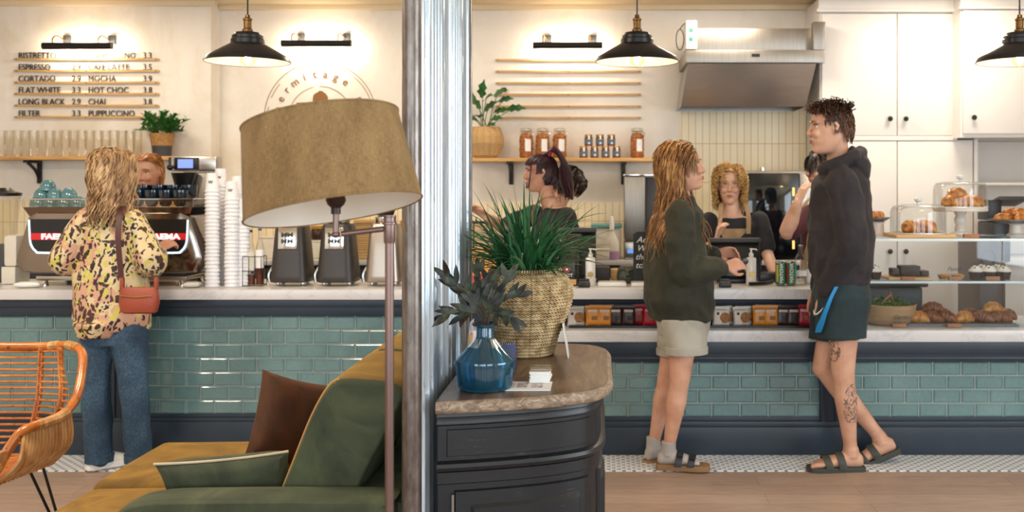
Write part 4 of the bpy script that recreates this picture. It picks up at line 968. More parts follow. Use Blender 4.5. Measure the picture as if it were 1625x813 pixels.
# arms
def arm(y0, y1, name_mat, lb=None):
    m = MB(); prof = [(-1.40, 0.14), (-1.42, 0.3), (-1.405, 0.45), (-1.365, 0.53), (-1.29, 0.57), (-1.1, 0.58), (-0.62, 0.58), (-0.585, 0.56), (-0.575, 0.5), (-0.575, 0.14)]
    poly = spline([V(a, 0, b) for a, b in prof], 4); cx = sum(p.x for p in poly) / len(poly); cz = sum(p.z for p in poly) / len(poly)
    rr = []
    for y, k in ((y0, 0.94), (y0 + 0.006, 0.965), (y0 + 0.02, 0.99), (y0 + 0.045, 1.0), ((y0 + y1) / 2, 1.003), (y1 - 0.045, 1.0), (y1 - 0.02, 0.99), (y1 - 0.006, 0.965), (y1, 0.94)):
        rr.append([V(cx + (p.x - cx) * k, y, cz + (p.z - cz) * k) for p in poly])
    m.loft(rr); return m.build('armrest', name_mat, so, sharp=60, label=lb)
arm(2.805, 2.96, M['v_green']); arm(4.035, 4.18, M['v_brown'], 'brown velvet far armrest')
m = MB()
poly = spline([V(a, 0, b) for a, b in [(-1.41, 0.3), (-1.395, 0.45), (-1.355, 0.528), (-1.285, 0.568), (-1.1, 0.578), (-0.62, 0.578)]], 5)
m.tube([p + V(0, 2.806 + 0.022, -0.001) for p in poly], 0.003, 6); m.build('seam', M['v_green'], so)
# slanted back cushions
def backc(y0, y1):
    m = MB(); m.mi = 0
    pr = [(-1.0, 0.44), (-0.955, 0.52), (-0.91, 0.63), (-0.85, 0.78), (-0.80, 0.868), (-0.765, 0.89), (-0.7, 0.893), (-0.62, 0.885), (-0.575, 0.86), (-0.58, 0.82), (-0.63, 0.72), (-0.70, 0.58), (-0.745, 0.46), (-0.80, 0.42), (-0.95, 0.42)]
    poly = spline([V(a, 0, b) for a, b in pr], 4, True); cx = sum(p.x for p in poly) / len(poly); cz = sum(p.z for p in poly) / len(poly)
    rr = []
    for y, k in ((y0 + 0.001, 0.6), (y0, 0.9), (y0 + 0.004, 0.955), (y0 + 0.016, 0.985), (y0 + 0.05, 1.0), ((y0 + y1) / 2, 1.012), (y1 - 0.05, 1.0), (y1 - 0.016, 0.985), (y1 - 0.004, 0.955), (y1, 0.9)):
        rr.append([V(cx + (p.x - cx) * k, y, cz + (p.z - cz) * k + 0.006 * noise.noise(Vector((p.x * 6, y * 6, p.z * 6)))) for p in poly])
    m.loft(rr); me = m
    o = m.build('back_cushion', [M['v_green'], M['v_mustard']], so, sharp=60)
    for pg in o.data.polygons:       # sitting face is mustard velvet; mustard on the top paints in the yellow light
        nn = pg.normal
        pg.material_index = 1 if (abs(nn.y) < 0.45 and (nn.z > 0.35 or nn.x < -0.55)) else 0
    m2 = MB(); q = [V(cx + (p.x - cx) * 0.985, y0 + 0.016, cz + (p.z - cz) * 0.985) for p in poly[2:21]]
    m2.tube(q, 0.0035, 6); m2.build('piping', M['piping'], so)
backc(2.965, 3.49); backc(3.5, 4.03)
m = MB(); m.bb(-0.72, -0.555, 2.88, 4.12, 0.14, 0.56, 0.03)
m.ell([((-0.66 + 0.05 * t_, 2.90 + 0, 0.55 + 0.16 * t_), (0.07, 0, 0), (0, 0.0001, 0)) for t_ in (0, 1)]) if False else None
m.build('back_frame', M['v_green'], so)
for x in (-1.5, -0.64):
    for y in (2.92, 4.06):
        m = MB(); m.tube([(x, y, 0.12), (x, y, 0.0)], [0.025, 0.016], 12); m.build('leg', M['walnut'], so)
# cushions
cu = thing('cushion', 'brown velvet cushion leaning at the far end of the sofa', 'cushion', (-1.0, 3.6, 0.45))
Mr = Matrix.Rotation(R(38), 3, 'Z') @ Matrix.Rotation(R(18), 3, 'Y') @ Matrix.Rotation(R(-14), 3, 'X')
m = MB(); m.pillow((-1.11, 3.68, 0.60), Mr, 0.32, 0.32, 0.13); m.build('cushion_cover', M['v_brown'], cu)
cu = thing('cushion', 'green velvet cushion with pale piping against the near sofa arm', 'cushion', (-1.1, 3.05, 0.45))
Mr = Matrix.Rotation(R(2), 3, 'Z') @ Matrix.Rotation(R(-5), 3, 'Y') @ Matrix.Rotation(R(20), 3, 'X')
cc = V(-1.12, 3.05, 0.55)
m = MB(); m.pillow(cc, Mr, 0.40, 0.21, 0.11, sag=0.0); m.build('cushion_cover', M['v_green'], cu)
m = MB(); pts = []
for i in range(25):
    u = -1 + 2 * i / 24; pz = 1 - 0.08 * (1 - u * u); pts.append(cc + Mr @ V(u * 0.2, -0.004, pz * 0.105))
m.tube(pts, 0.004, 6); m.build('piping', mat('piping_pale', '#C9B79A', 0.7), cu)

# ------------------------------------------------------------------ floor lamp with tilted linen shade
n = NT('linen'); s3 = n.sep(); at_ = n.math('ARCTAN2', s3[1], s3[0])
w1 = n.noise(1.0, n.comb(n.math('MULTIPLY', at_, 120), n.math('MULTIPLY', s3[2], 60)), 2); w2 = n.noise(1.0, n.comb(n.math('MULTIPLY', at_, 14), n.math('MULTIPLY', s3[2], 900)), 2)
w3 = n.noise(1.0, n.comb(n.math('MULTIPLY', at_, 3), n.math('MULTIPLY', s3[2], 6)), 3)
f = n.math('MULTIPLY', n.math('ADD', n.math('ADD', w1, w2), w3), 0.3333); n.color(n.ramp(f, [(0.36, '#6A5030'), (0.5, '#876B44'), (0.64, '#A2875A')])); n.set(0.9); n.bump(f, 0.4, 0.002); M['linen'] = n.m
M['shade_lining'] = mat('shade_lining', '#DAD2C6', 0.8, var=0.03); M['bronze'] = mat('brushed_bronze', '#7C6660', 0.33, 0.85, var=0.1, stretch=(1, 1, .2))
LD = 2.2
fl = thing('floor_lamp', 'bronze swing-arm floor lamp with big tilted linen drum shade by the sofa', 'floor lamp', (X(618, LD), LD, 0))
lx = X(618, LD)
m = MB(); m.lathe([(0.001, 0), (0.13, 0.001), (0.135, 0.008), (0.13, 0.018), (0.03, 0.026), (0.012, 0.04)], 36, (lx, LD, 0)); m.build('base', M['bronze'], fl)
m = MB(); m.tube([(lx, LD, 0.03), (lx, LD, Z(385, LD))], 0.0098, 16); m.build('pole', M['bronze'], fl)
m = MB(); m.lathe([(0.001, Z(386, LD)), (0.0115, Z(386, LD)), (0.0125, Z(384, LD)), (0.0125, Z(357, LD)), (0.016, Z(356, LD)), (0.016, Z(353, LD)), (0.0125, Z(352, LD)), (0.0125, Z(345, LD)), (0.015, Z(344, LD)), (0.015, Z(342, LD)), (0.001, Z(341.5, LD))], 20, (lx, LD, 0)); m.build('swivel_collar', M['bronze'], fl)
sx_ = X(533, LD); m = MB(); m.tube(spline([(lx - 0.012, LD, Z(363.5, LD)), ((lx + sx_) / 2, LD, Z(367.5, LD)), (sx_ + 0.012, LD, Z(371.5, LD))], 3), 0.0062, 12); m.tube([(sx_, LD, Z(374.5, LD)), (sx_, LD, Z(332, LD))], 0.0068, 12); m.ball((sx_, LD, Z(372, LD)), 0.0085, 10, 6); m.build('swing_arm', M['bronze'], fl)
m = MB(); m.lathe([(0.0105, Z(340, LD)), (0.0105, Z(330, LD)), (0.018, Z(325, LD)), (0.022, Z(318, LD)), (0.02, Z(312, LD)), (0.012, Z(305, LD)), (0.012, Z(280, LD)), (0.001, Z(279, LD))], 16, (sx_, LD, 0)); m.build('lamp_socket', mat('dark_bronze', '#3A2A26', 0.35, 0.6), fl)
# shade: local frame then tilt
Ms = Matrix.Rotation(R(-10.5), 4, 'Y') @ Matrix.Rotation(R(-7), 4, 'X')
cS = P(520, 262, LD); H2 = 0.1; r0, r1 = 0.168, 0.19
def shade(ra, rb, name, mt):
    m = MB(); nseg = 72; rr = []
    for z, r in ((-H2, rb), (-H2 * 0.5, rb + (ra - rb) * 0.25), (0, (ra + rb) / 2), (H2 * 0.5, ra + (rb - ra) * 0.25), (H2, ra)):
        rr.append([V(r * cos(2 * pi * k / nseg), r * sin(2 * pi * k / nseg), z) for k in range(nseg)])
    m.loft(rr, cap=False); o = m.build(name, mt); o.data.transform(Ms); o.location = cS - fl.location; o.parent = fl; return o
shade(r0, r1, 'lamp_shade', M['linen']); shade(r0 - 0.0025, r1 - 0.0025, 'shade_lining', M['shade_lining'])
for zz, rr_, nm in ((-H2, r1, 'shade_hem'), (H2, r0, 'shade_hem')):
    m = MB(); m.tube([V(rr_ * cos(2 * pi * k / 72), rr_ * sin(2 * pi * k / 72), zz) for k in range(72)], 0.0026, 6, closed=True); o = m.build(nm, M['linen']); o.data.transform(Ms); o.location = cS - fl.location; o.parent = fl
m = MB(); sk = Ms.inverted() @ (V(sx_, LD, Z(282, LD)) - cS)
for k in range(3): a = 2 * pi * k / 3; m.tube([sk, V(r0 * cos(a), r0 * sin(a), H2 - 0.004)], 0.002, 6)
o = m.build('shade_spider', M['bronze']); o.data.transform(Ms); o.location = cS - fl.location; o.parent = fl

# ------------------------------------------------------------------ rattan armchair
n = NT('rattan'); f = n.noise(9, None, 6, 0.7); f2 = n.noise(45, n.mapping((1, 1, 1)), 4)
c = n.ramp(f, [(0.3, '#8C4A16'), (0.5, '#B8692A'), (0.7, '#D08C48')]); c = n.mix(n.math('MULTIPLY', n.math('GREATER_THAN', f2, 0.64), 0.6), c, '#4A200C'); n.color(c); n.set(0.28, Coat_Weight=0.3); M['rattan'] = n.m
n = NT('rattan_pale'); f = n.noise(20, n.mapping((2, 2, .5)), 5); n.color(n.ramp(f, [(0.3, '#A87038'), (0.7, '#DDAE74')])); n.set(0.4); M['rattan_pale'] = n.m
RC = V(-2.36, 3.82, -0.02)
ch = thing('rattan_armchair', 'orange-brown rattan bucket armchair on black metal rod legs', 'armchair', RC)
RF = 0
def U(z, t):
    """point on the bucket shell, t -1..1 round from left front over the back to right front"""
    q = (z - 0.43) / 0.4
    w = 0.255 + 0.095 * sin(min(1, max(0, q) * 1.6) * pi / 2) - 0.05 * max(0, q - 0.5) * 2
    yb = 0.2 + 0.09 * max(q, 0); yf = -0.24
    a = t * pi / 2 * 1.0
    x = w * math.copysign(abs(sin(a)) ** 0.75, a); y = yb - (yb - yf) * (1 - abs(cos(a)) ** 0.55)
    return RC + V(x, y, z)
def tmax(z):
    if z < 0.6: return 0.93 - 0.12 * ((z - 0.43) / 0.17) ** 2
    return max(0.40, 0.60 - 0.25 * ((z - 0.6) / 0.2))
m = MB(); k = 0
z = 0.455
while z < 0.82:
    tm = tmax(z)
    pts = [U(z + 0.012 * (t_ * t_) * (1 if z > 0.6 else 0) + random.uniform(-.001, .001), t_ * tm) for t_ in [(-1 + 2 * i / 20) for i in range(21)]]
    m.tube(pts, 0.0048, 7); z += 0.0235
m.build('woven_rods', M['rattan'], ch)
m = MB()
for t_ in (-0.36, -0.13, 0.13, 0.36):
    pts = [U(z, t_) + V(0, 0.004, 0) for z in [0.43 + i * 0.04 for i in range(11)]]; m.tube(pts, 0.0115, 8)
    for i in range(44):
        p = U(0.445 + i * 0.0088, t_); m.tube([p + V(-0.002, 0.004, 0), p + V(0.002, 0.004, 0.003)], 0.0145, 8)
m.build('back_upright', M['rattan'], ch)
# thick rim: seat front, up the arms, over the back
rim = []
for s_ in (-1, 1):
    side = [V(s_ * 0.06, -0.31, 0.415), V(s_ * 0.17, -0.305, 0.425), V(s_ * 0.23, -0.27, 0.47), V(s_ * 0.262, -0.235, 0.545), V(s_ * 0.292, -0.20, 0.60), V(s_ * 0.325, -0.12, 0.61), V(s_ * 0.345, -0.02, 0.62), V(s_ * 0.345, 0.07, 0.665), V(s_ * 0.325, 0.15, 0.745), V(s_ * 0.29, 0.22, 0.81), V(s_ * 0.22, 0.265, 0.835), V(s_ * 0.1, 0.29, 0.828)]
    rim.append(side)
path = rim[0] + rim[1][::-1]
sp = spline([RC + p for p in path], 6, True); m = MB(); m.tube(sp, 0.0175, 12, closed=True)
m.build('rim', M['rattan'], ch)
m = MB()   # bindings on the rim
for i in range(0, len(sp), 1):
    p = sp[i] - RC
    if (abs(p.x) > 0.13 and p.z < 0.50) or abs(abs(p.x) - 0.13) < 0.02 or (p.z > 0.6 and p.z < 0.63 and p.y > -0.14) or (p.z > 0.82 and 0.2 < abs(p.x) < 0.25):
        q = sp[(i + 1) % len(sp)]
        for k in range(3): a = sp[i].lerp(q, k / 3); b_ = sp[i].lerp(q, (k + 0.8) / 3); m.tube([a, b_], 0.0195, 9)
m.build('rim_binding', M['rattan_pale'], ch)
for s_ in (-1, 1):   # arm panels of close upright canes
    m = MB()
    for i in range(16):
        t_ = i / 15; top = V(s_ * (0.296 + 0.05 * t_), -0.2 + 0.22 * t_, 0.595 + 0.02 * t_); bot = V(s_ * (0.21 + 0.05 * t_), -0.255 + 0.30 * t_, 0.415); mid = (top + bot) / 2 + V(s_ * 0.045, -0.01, -0.01)
        m.tube(spline([RC + top, RC + mid, RC + bot], 5), 0.0075, 7)
    m.build('arm_canes', M['rattan_pale'], ch)
m = MB()
for i in range(20):
    y = -0.3 + i * 0.027; w = 0.24 * (1 - max(0, (y - 0.05)) * 1.3) * (1 if y > -0.25 else 0.85)
    m.tube(spline([RC + V(-w, y, 0.425), RC + V(0, y, 0.405), RC + V(w, y, 0.425)], 5), 0.006, 7)
m.build('seat', M['rattan'], ch)
m = MB()
for s_ in (-1, 1):
    for a, b in ((-0.16, -0.24), (0.14, 0.22)):
        for e in (-0.03, 0.045):
            m.tube([RC + V(s_ * (0.13 + e * 0.2), a + e, 0.41), RC + V(s_ * 0.235, b, 0.01)], 0.0055, 8)
        m.ball(RC + V(s_ * 0.235, b, 0.008), 0.008, 8, 6)
m.tube([RC + V(-0.14, -0.2, 0.405), RC + V(0.14, -0.2, 0.405), RC + V(0.14, 0.18, 0.405), RC + V(-0.14, 0.18, 0.405)], 0.006, 8, closed=True)
m.build('leg_frame', M['black_metal'], ch)

# wooden table whose corner shows at the lower left
tb = thing('wooden_table', 'corner of a light wooden table in front of the rattan armchair', 'table', (-2.1, 2.4, 0))
tx1 = X(12, 2.76)
m = MB(); m.bb(-2.5, tx1, 2.0, 2.76, 0.705, 0.735, 0.004); m.build('table_top', M['walnut'], tb)
for x in (-2.42, tx1 - 0.2):
    for y in (2.08, 2.66): m = MB(); m.bb(x - 0.02, x + 0.02, y - 0.02, y + 0.02, 0.0, 0.704, 0.003); m.build('leg', M['walnut'], tb)
# ------------------------------------------------------------------ espresso machine
CT = 0.906            # left worktop
M['dark_chrome'] = mat('dark_chrome', '#8E847C', 0.12, 1.0, var=0.04)
YM = 5.62; s_ = YM / F
em_ = thing('espresso_machine', 'wide chrome espresso machine with black lit panel on the left worktop', 'espresso machine', (X(172, YM), 5.85, CT))
def px3(x, y, d=YM): return P(x, y, d)
# chrome belly: outline in the front plane swept back with a taper
half = [(52, 436), (32, 434), (22, 418), (24, 404), (34, 372), (42, 344), (52, 334)]
poly = [px3(x, y) for x, y in half] + [px3(344 - x, y) for x, y in half[::-1]]
def shrink(k, y): 
    cx = X(172, YM); cz = Z(390, YM); return [V(cx + (p.x - cx) * k, y, cz + (p.z - cz) * (k * 0.98)) for p in poly]
m = MB(); m.loft([shrink(0.93, YM + 0.0), shrink(0.985, YM + 0.012), shrink(1.0, YM + 0.04), shrink(1.0, YM + 0.28), shrink(0.94, YM + 0.34)]); m.build('chrome_body', M['dark_chrome'], em_, sharp=28)
m = MB(); pl_ = [(46, 348), (298, 348), (296, 388), (288, 399), (276, 402), (68, 402), (56, 399), (48, 388)]
m.prism([px3(x, y, YM - 0.02) for x, y in pl_], (0, 0.03, 0)); m.build('black_panel', M['black_plastic'], em_, flat=True)
m = MB(); m.tube([px3(x, y, YM - 0.021) for x, y in spline([V(*q, 0) for q in [(46, 349), (47, 372), (49, 388), (57, 399), (70, 401.5), (172, 402), (274, 401.5), (287, 399), (295, 388), (297, 372), (298, 349)]], 4) for x, y in [(x, y)]] if False else [px3(q.x, q.y, YM - 0.021) for q in spline([V(46, 349, 0), V(47, 372, 0), V(49, 388, 0), V(57, 399, 0), V(70, 401.5, 0), V(172, 402, 0), V(274, 401.5, 0), V(287, 399, 0), V(295, 388, 0), V(297, 372, 0), V(298, 349, 0)], 4)], 0.0055, 6)
m.build('light_strip', glow('panel_light', '#CFEFFF', 1.3), em_)
m = MB(); m.bb(X(49, YM - .02), X(296, YM - .02), YM - 0.0235, YM - 0.0205, Z(380.5, YM), Z(370, YM)); m.build('red_band', glow('red_band', '#B5161E', 0.5), em_, flat=True)
M['lit_white'] = glow('lit_lettering', '#FFFFFF', 1.4)
for px in (66, 236): text('FAEMA', 0.042, (X(px, YM - .02), YM - 0.026, Z(379.3, YM)), M['lit_white'], em_, 'lettering', 0.001, bold=0.0012, sx=1.35)
for x0, x1 in ((42, 150), (192, 302)):
    m = MB(); pp = [px3(x0, 333, YM + 0.02), px3(x1, 333, YM + 0.02), px3(x1 + 4, 318, YM + 0.0), px3(x0 - 5, 318, YM + 0.0)] if False else None
    a0, a1 = X(x0, YM), X(x1, YM); z0, z1 = Z(349, YM), Z(329, YM)
    m.loft([[V(a0 + 0.02, YM + 0.02, z0), V(a1 - 0.02, YM + 0.02, z0), V(a1 - 0.02, YM + 0.3, z0), V(a0 + 0.02, YM + 0.3, z0)], [V(a0 - 0.015, YM - 0.01, z1), V(a1 + 0.015, YM - 0.01, z1), V(a1 + 0.015, YM + 0.32, z1), V(a0 - 0.015, YM + 0.32, z1)]]); m.build('cup_tray', M['dark_chrome'], em_, flat=True)
    m = MB(); q = [V(a0 - 0.02, YM - 0.012, z1 + 0.045), V(a1 + 0.02, YM - 0.012, z1 + 0.045), V(a1 + 0.02, YM + 0.32, z1 + 0.045), V(a0 - 0.02, YM + 0.32, z1 + 0.045)]
    m.tube(q, 0.004, 6, closed=True)
    for c in q: m.tube([c, c - V(0, 0, 0.045)], 0.003, 6)
    m.build('cup_rail', M['chrome'], em_)
    m = MB(); m.box(((a0 + a1) / 2, YM - 0.011, z1 + 0.022), (a1 - a0 + 0.03, 0.003, 0.04)); m.build('rail_screen', M['tumbler'], em_, flat=True)
m = MB(); m.bb(X(52, YM), X(292, YM), YM + 0.03, YM + 0.35, CT + 0.03, CT + 0.055, 0.004); m.build('drip_tray', M['steel'], em_)
m = MB(); m.bb(X(56, YM), X(288, YM), YM + 0.06, YM + 0.3, CT + 0.056, Z(434, YM)); m.build('underframe', M['dark_grey'], em_, flat=True)
for x in (62, 282):
    for y in (YM + 0.06, YM + 0.32): m = MB(); m.lathe([(0.022, 0), (0.018, 0.01), (0.015, 0.03), (0.001, 0.03)], 14, (X(x, YM), y, CT)); m.build('foot', M['chrome'], em_)
# cups on top
n = NT('cup_teal'); n.color('#527E84'); n.set(0.12, Coat_Weight=0.5); M['cup_teal'] = n.m
n = NT('cup_navy'); n.color('#12202F'); n.set(0.08, Coat_Weight=0.6); M['cup_navy'] = n.m
def cup(mt, name, r=0.043, h=0.058):
    t = thing(name, 'x', 'cup', (0, 0, 0))
    m = MB(); m.lathe([(0.001, h), (r * 0.5, h), (r * 0.52, h - 0.005), (r * 0.72, h - 0.01), (r * 0.95, h * 0.5), (r, 0.004), (r, 0), (r - 0.004, 0.0), (r * 0.9, h * 0.5), (r * 0.6, h - 0.014), (0.001, h - 0.014)], 24); m.build('cup_body', mt, t)
    m = MB(); m.tube(spline([V(r * 0.93, 0, h * 0.62), V(r * 1.35, 0, h * 0.66), V(r * 1.42, 0, h * 0.38), V(r * 0.98, 0, h * 0.16)], 5), 0.0045, 8); m.build('handle', mt, t)
    return t
ct = cup(M['cup_teal'], 'espresso_cup'); cn = cup(M['cup_navy'], 'espresso_cup', 0.043, 0.092)
zt_ = Z(329, YM) + 0.002; first = True; random.seed(8)
tl = [(60, 0, 0), (81, 0, 0), (102, 0, 0), (123, 0, 0), (66, 1, 0), (88, 1, 0), (110, 1, 0), (70, 0, 1), (92, 0, 1), (114, 0, 1), (76, 2, 0)]
nm1 = ['first', 'second', 'third', 'fourth']
for i, (px, lv, bk) in enumerate(tl):
    y = YM + 0.06 + 0.12 * bk + 0.01 * lv; L = V(X(px, y), y, zt_ + lv * 0.046 + (0.0 if not bk else 0))
    rowi = [q for q in tl if q[1:] == (lv, bk)]; k = rowi.index((px, lv, bk))
    lb = 'upside-down teal cup on the espresso machine, %s from left in the %s' % (nm1[k], 'back row' if bk else ['bottom row', 'second layer', 'very top'][lv])
    o = ct if first else dup(ct); first = False; o['label'] = lb; o['group'] = 'teal cups on the espresso machine'; o.location = L; o.rotation_euler = (random.uniform(-.1, .1) * (lv > 0), random.uniform(-.12, .12) * (lv > 0), random.uniform(0, 6.28))
first = True
nv = [(218, 0), (241, 0), (263, 0), (286, 0), (228, 1), (252, 1), (276, 1), (301, 1)]
for i, (px, bk) in enumerate(nv):
    y = YM + 0.05 + 0.1 * bk; L = V(X(px, y), y, zt_ + (0.03 if bk else 0.0)); k = i if i < 4 else i - 4
    o = cn if first else dup(cn); first = False
    o['label'] = 'glossy navy cup on the espresso machine, %s from left in the %s row' % (nm1[k], 'back' if bk else 'front'); o['group'] = 'navy cups on the espresso machine'; o.location = L
    o.rotation_euler = (pi, 0, random.uniform(0, 6.28)); o.location.z += 0.093
# cup cloth? white rims are shown by the cups' own inside
# bean grinder with screen behind the machine, and blender far left
y = 5.985
gr = thing('grinder_doser', 'steel coffee grinder with small lit screen behind the espresso machine', 'coffee grinder', (X(300, y), y + 0.1, CT))
m = MB(); m.bb(X(269, y), X(343, y), y, y + 0.11, Z(272, y), Z(248, y), 0.012); m.build('head', M['steel'], gr)
m = MB(); m.bb(X(277, y), X(316, y), y - 0.006, y + 0.004, Z(270, y), Z(250, y), 0.006); m.build('screen_bezel', M['black_plastic'], gr)
m = MB(); m.bb(X(283, y), X(307, y), y - 0.009, y - 0.006, Z(267, y), Z(253, y)); m.build('screen', glow('grinder_screen', '#6E86D8', 1.1), gr, flat=True)
m = MB(); m.bb(X(286, y), X(334, y), y + 0.03, y + 0.11, CT, Z(273, y), 0.01); m.build('column', M['brushed'], gr)
m = MB(); m.tube([(X(273, y), y - 0.03, Z(270, y)), (X(273, y), y - 0.03, Z(250, y))], 0.008, 8); m.ball((X(273, y), y - 0.03, Z(266, y)), 0.018, 10, 7); m.build('portafilter_rest', M['black_plastic'], gr)
m = MB(); m.lathe([(0.02, 0), (0.045, 0.05), (0.07, 0.14), (0.072, 0.145), (0.001, 0.146)], 20, (X(294, y), y - 0.02, Z(300, y) - 0.05)); m.build('hopper', M['black_plastic'], gr)
y = 5.95; bl = thing('blender', 'clear-jug blender at the far left end of the worktop', 'blender', (X(8, y), y, CT))
m = MB(); m.lathe([(0.08, 0), (0.085, 0.02), (0.07, 0.16), (0.055, 0.22), (0.001, 0.22)], 24, (X(8, y), y, CT)); m.build('motor_base', M['dark_grey'], bl)
m = MB(); m.lathe([(0.05, 0.221), (0.055, 0.26), (0.085, 0.5), (0.001, 0.501)], 20, (X(8, y), y, CT)); m.build('jug', M['tumbler'], bl)
m = MB(); m.lathe([(0.088, 0.502), (0.09, 0.52), (0.05, 0.53), (0.03, 0.55), (0.001, 0.55)], 20, (X(8, y), y, CT)); m.build('lid', M['black_plastic'], bl)
y = 5.75; t = thing('knock_box', 'cream plastic knock box left of the espresso machine', 'knock box', (X(12, y), y, CT))
m = MB(); m.bb(X(5, y), X(26, y), y, y + 0.15, CT + 0.1, CT + 0.28, 0.02); m.bb(X(2, y), X(24, y), y, y + 0.15, CT + 0.001, CT + 0.099, 0.004); m.build('box_body', M['milky'], t)
for px, w, lb in ((46, 40, 'folded cream cloth under the left end of the espresso machine'), (305, 26, 'crumpled grey cloth right of the espresso machine')):
    t = thing('bar_cloth', lb, 'cloth', (X(px, 5.56), 5.56, CT)); m = MB(); m.pillow((X(px, 5.56), 5.56, CT + 0.018), Matrix.Rotation(R(90), 3, 'X') @ Matrix.Rotation(R(12), 3, 'Y'), w * 5.56 / F, 0.09, 0.03); m.build('folded_cloth', M['paper'] if px < 100 else M['milky'], t)

# stacks of upside-down paper cups
n = NT('paper_cup'); n.color('#ECEBEE'); n.set(0.5); M['paper_cup'] = n.m
pc = thing('paper_cup', 'x', 'paper cup', (0, 0, 0))
m = MB(); m.lathe([(0.001, 0.100), (0.0265, 0.101), (0.027, 0.104), (0.0285, 0.104), (0.0375, 0.006), (0.041, 0.005), (0.0415, 0.0), (0.038, 0.0), (0.036, 0.01), (0.026, 0.098), (0.001, 0.0985)], 20); m.build('cup_wall', M['paper_cup'], pc)
stk = [(337, 5.62, 275, 'stack next to the machine'), (350, 5.78, 268, 'second stack from the machine'), (368, 5.62, 288, 'third stack from the machine'), (377, 5.76, 280, 'fourth stack from the machine'), (386, 5.66, 315, 'short stack by the bottle rack')]
def ordinal(n):
    return '%d%s' % (n, 'th' if 10 < n % 100 < 14 else {1: 'st', 2: 'nd', 3: 'rd'}.get(n % 10, 'th'))
first = True
for px, y, top, nm_ in stk:
    zt2 = Z(top, y) - CT; nn = int(round((zt2 - 0.104) / 0.0215)) + 1; pit = (zt2 - 0.104) / (nn - 1)
    for k in range(nn):
        L = V(X(px, y) + random.uniform(-.0015, .0015), y, CT + 0.001 + k * pit)
        lb = 'white paper cup, %s from the bottom of the %s' % (ordinal(k + 1), nm_)
        if k == nn - 1: lb = 'topmost paper cup with small black mark, ' + nm_
        o = pc if first else dup(pc); first = False; o.location = L; o['label'] = lb; o['group'] = 'paper cups in the ' + nm_
        if k == nn - 1 and px in (337, 350, 368):
            text('W', 0.024, (L.x - 0.009, L.y - 0.036, L.z + 0.045), M['letter'], o, 'cup_mark', 0.0006, rot=(R(82), 0, 0), bold=0.0005)

# wire rack with syrup bottles
y = 5.66; c0 = V(X(404, y), y, CT + 0.001)
rk = thing('bottle_rack', 'black wire rack holding syrup bottles beside the paper cups', 'rack', c0)
m = MB(); w = 0.052
for z in (0.004, 0.085, 0.165): m.tube([c0 + V(a * w, b * 0.045, z) for a, b in ((-1, -1), (1, -1), (1, 1), (-1, 1))], 0.0022, 5, closed=True)
for a in (-1, -0.33, 0.33, 1):
    for b in (-1, 1): m.tube([c0 + V(a * w, b * 0.045, 0), c0 + V(a * w, b * 0.045, 0.165)], 0.002, 5)
m.build('wire_frame', M['black_metal'], rk)
M['syrup'] = mat('syrup_brown', '#6A2E10', 0.1); M['label_white'] = M['paper']; M['bottle_clear'] = M['glass']
def bottle(name, label, c, r, h, liq, liqh, capm, lab=None, grp=None):
    t = thing(name, label, 'bottle', c, grp); cc = V(*c)
    m = MB(); m.lathe([(0.001, 0.002), (r - 0.003, 0.003), (r - 0.003, min(liqh, h * 0.6)), (0.001, min(liqh, h * 0.6) + 0.001)], 20, cc); m.build('liquid', liq, t)
    m = MB(); m.lathe([(0.001, 0), (r - 0.002, 0), (r, 0.005), (r, h * 0.62), (r * 0.82, h * 0.7), (r * 0.36, h * 0.82), (r * 0.33, h * 0.94), (r * 0.4, h * 0.945), (r * 0.4, h * 0.955), (0.001, h * 0.956)], 24, cc); m.build('glass_body', M['bottle_clear'], t)
    m = MB(); m.lathe([(r * 0.42, h * 0.957), (r * 0.44, h * 0.965), (r * 0.42, h), (0.001, h)], 16, cc); m.build('cap', capm, t)
    if lab:
        m = MB(); m.loft([[cc + V((r + 0.001) * sin(a), -(r + 0.001) * cos(a), z) for a in [R(-70 + 140 * k / 8) for k in range(9)]] for z in (h * lab[0], h * lab[1])], cap=False); m.build('paper_label', lab[2], t, recalc=False)
    return t
bottle('syrup_bottle', 'syrup bottle with dark pourer, left in the wire rack', c0 + V(-0.022, 0, 0.003), 0.024, 0.31, M['syrup'], 0.06, M['black_plastic'], (0.25, 0.6, M['milky']))
bottle('syrup_bottle', 'amber syrup bottle with blue cap, right in the wire rack', c0 + V(0.027, 0.01, 0.003), 0.024, 0.32, M['syrup'], 0.17, mat('cap_blue', '#2A5A8C', 0.4), (0.3, 0.62, M['paper']))

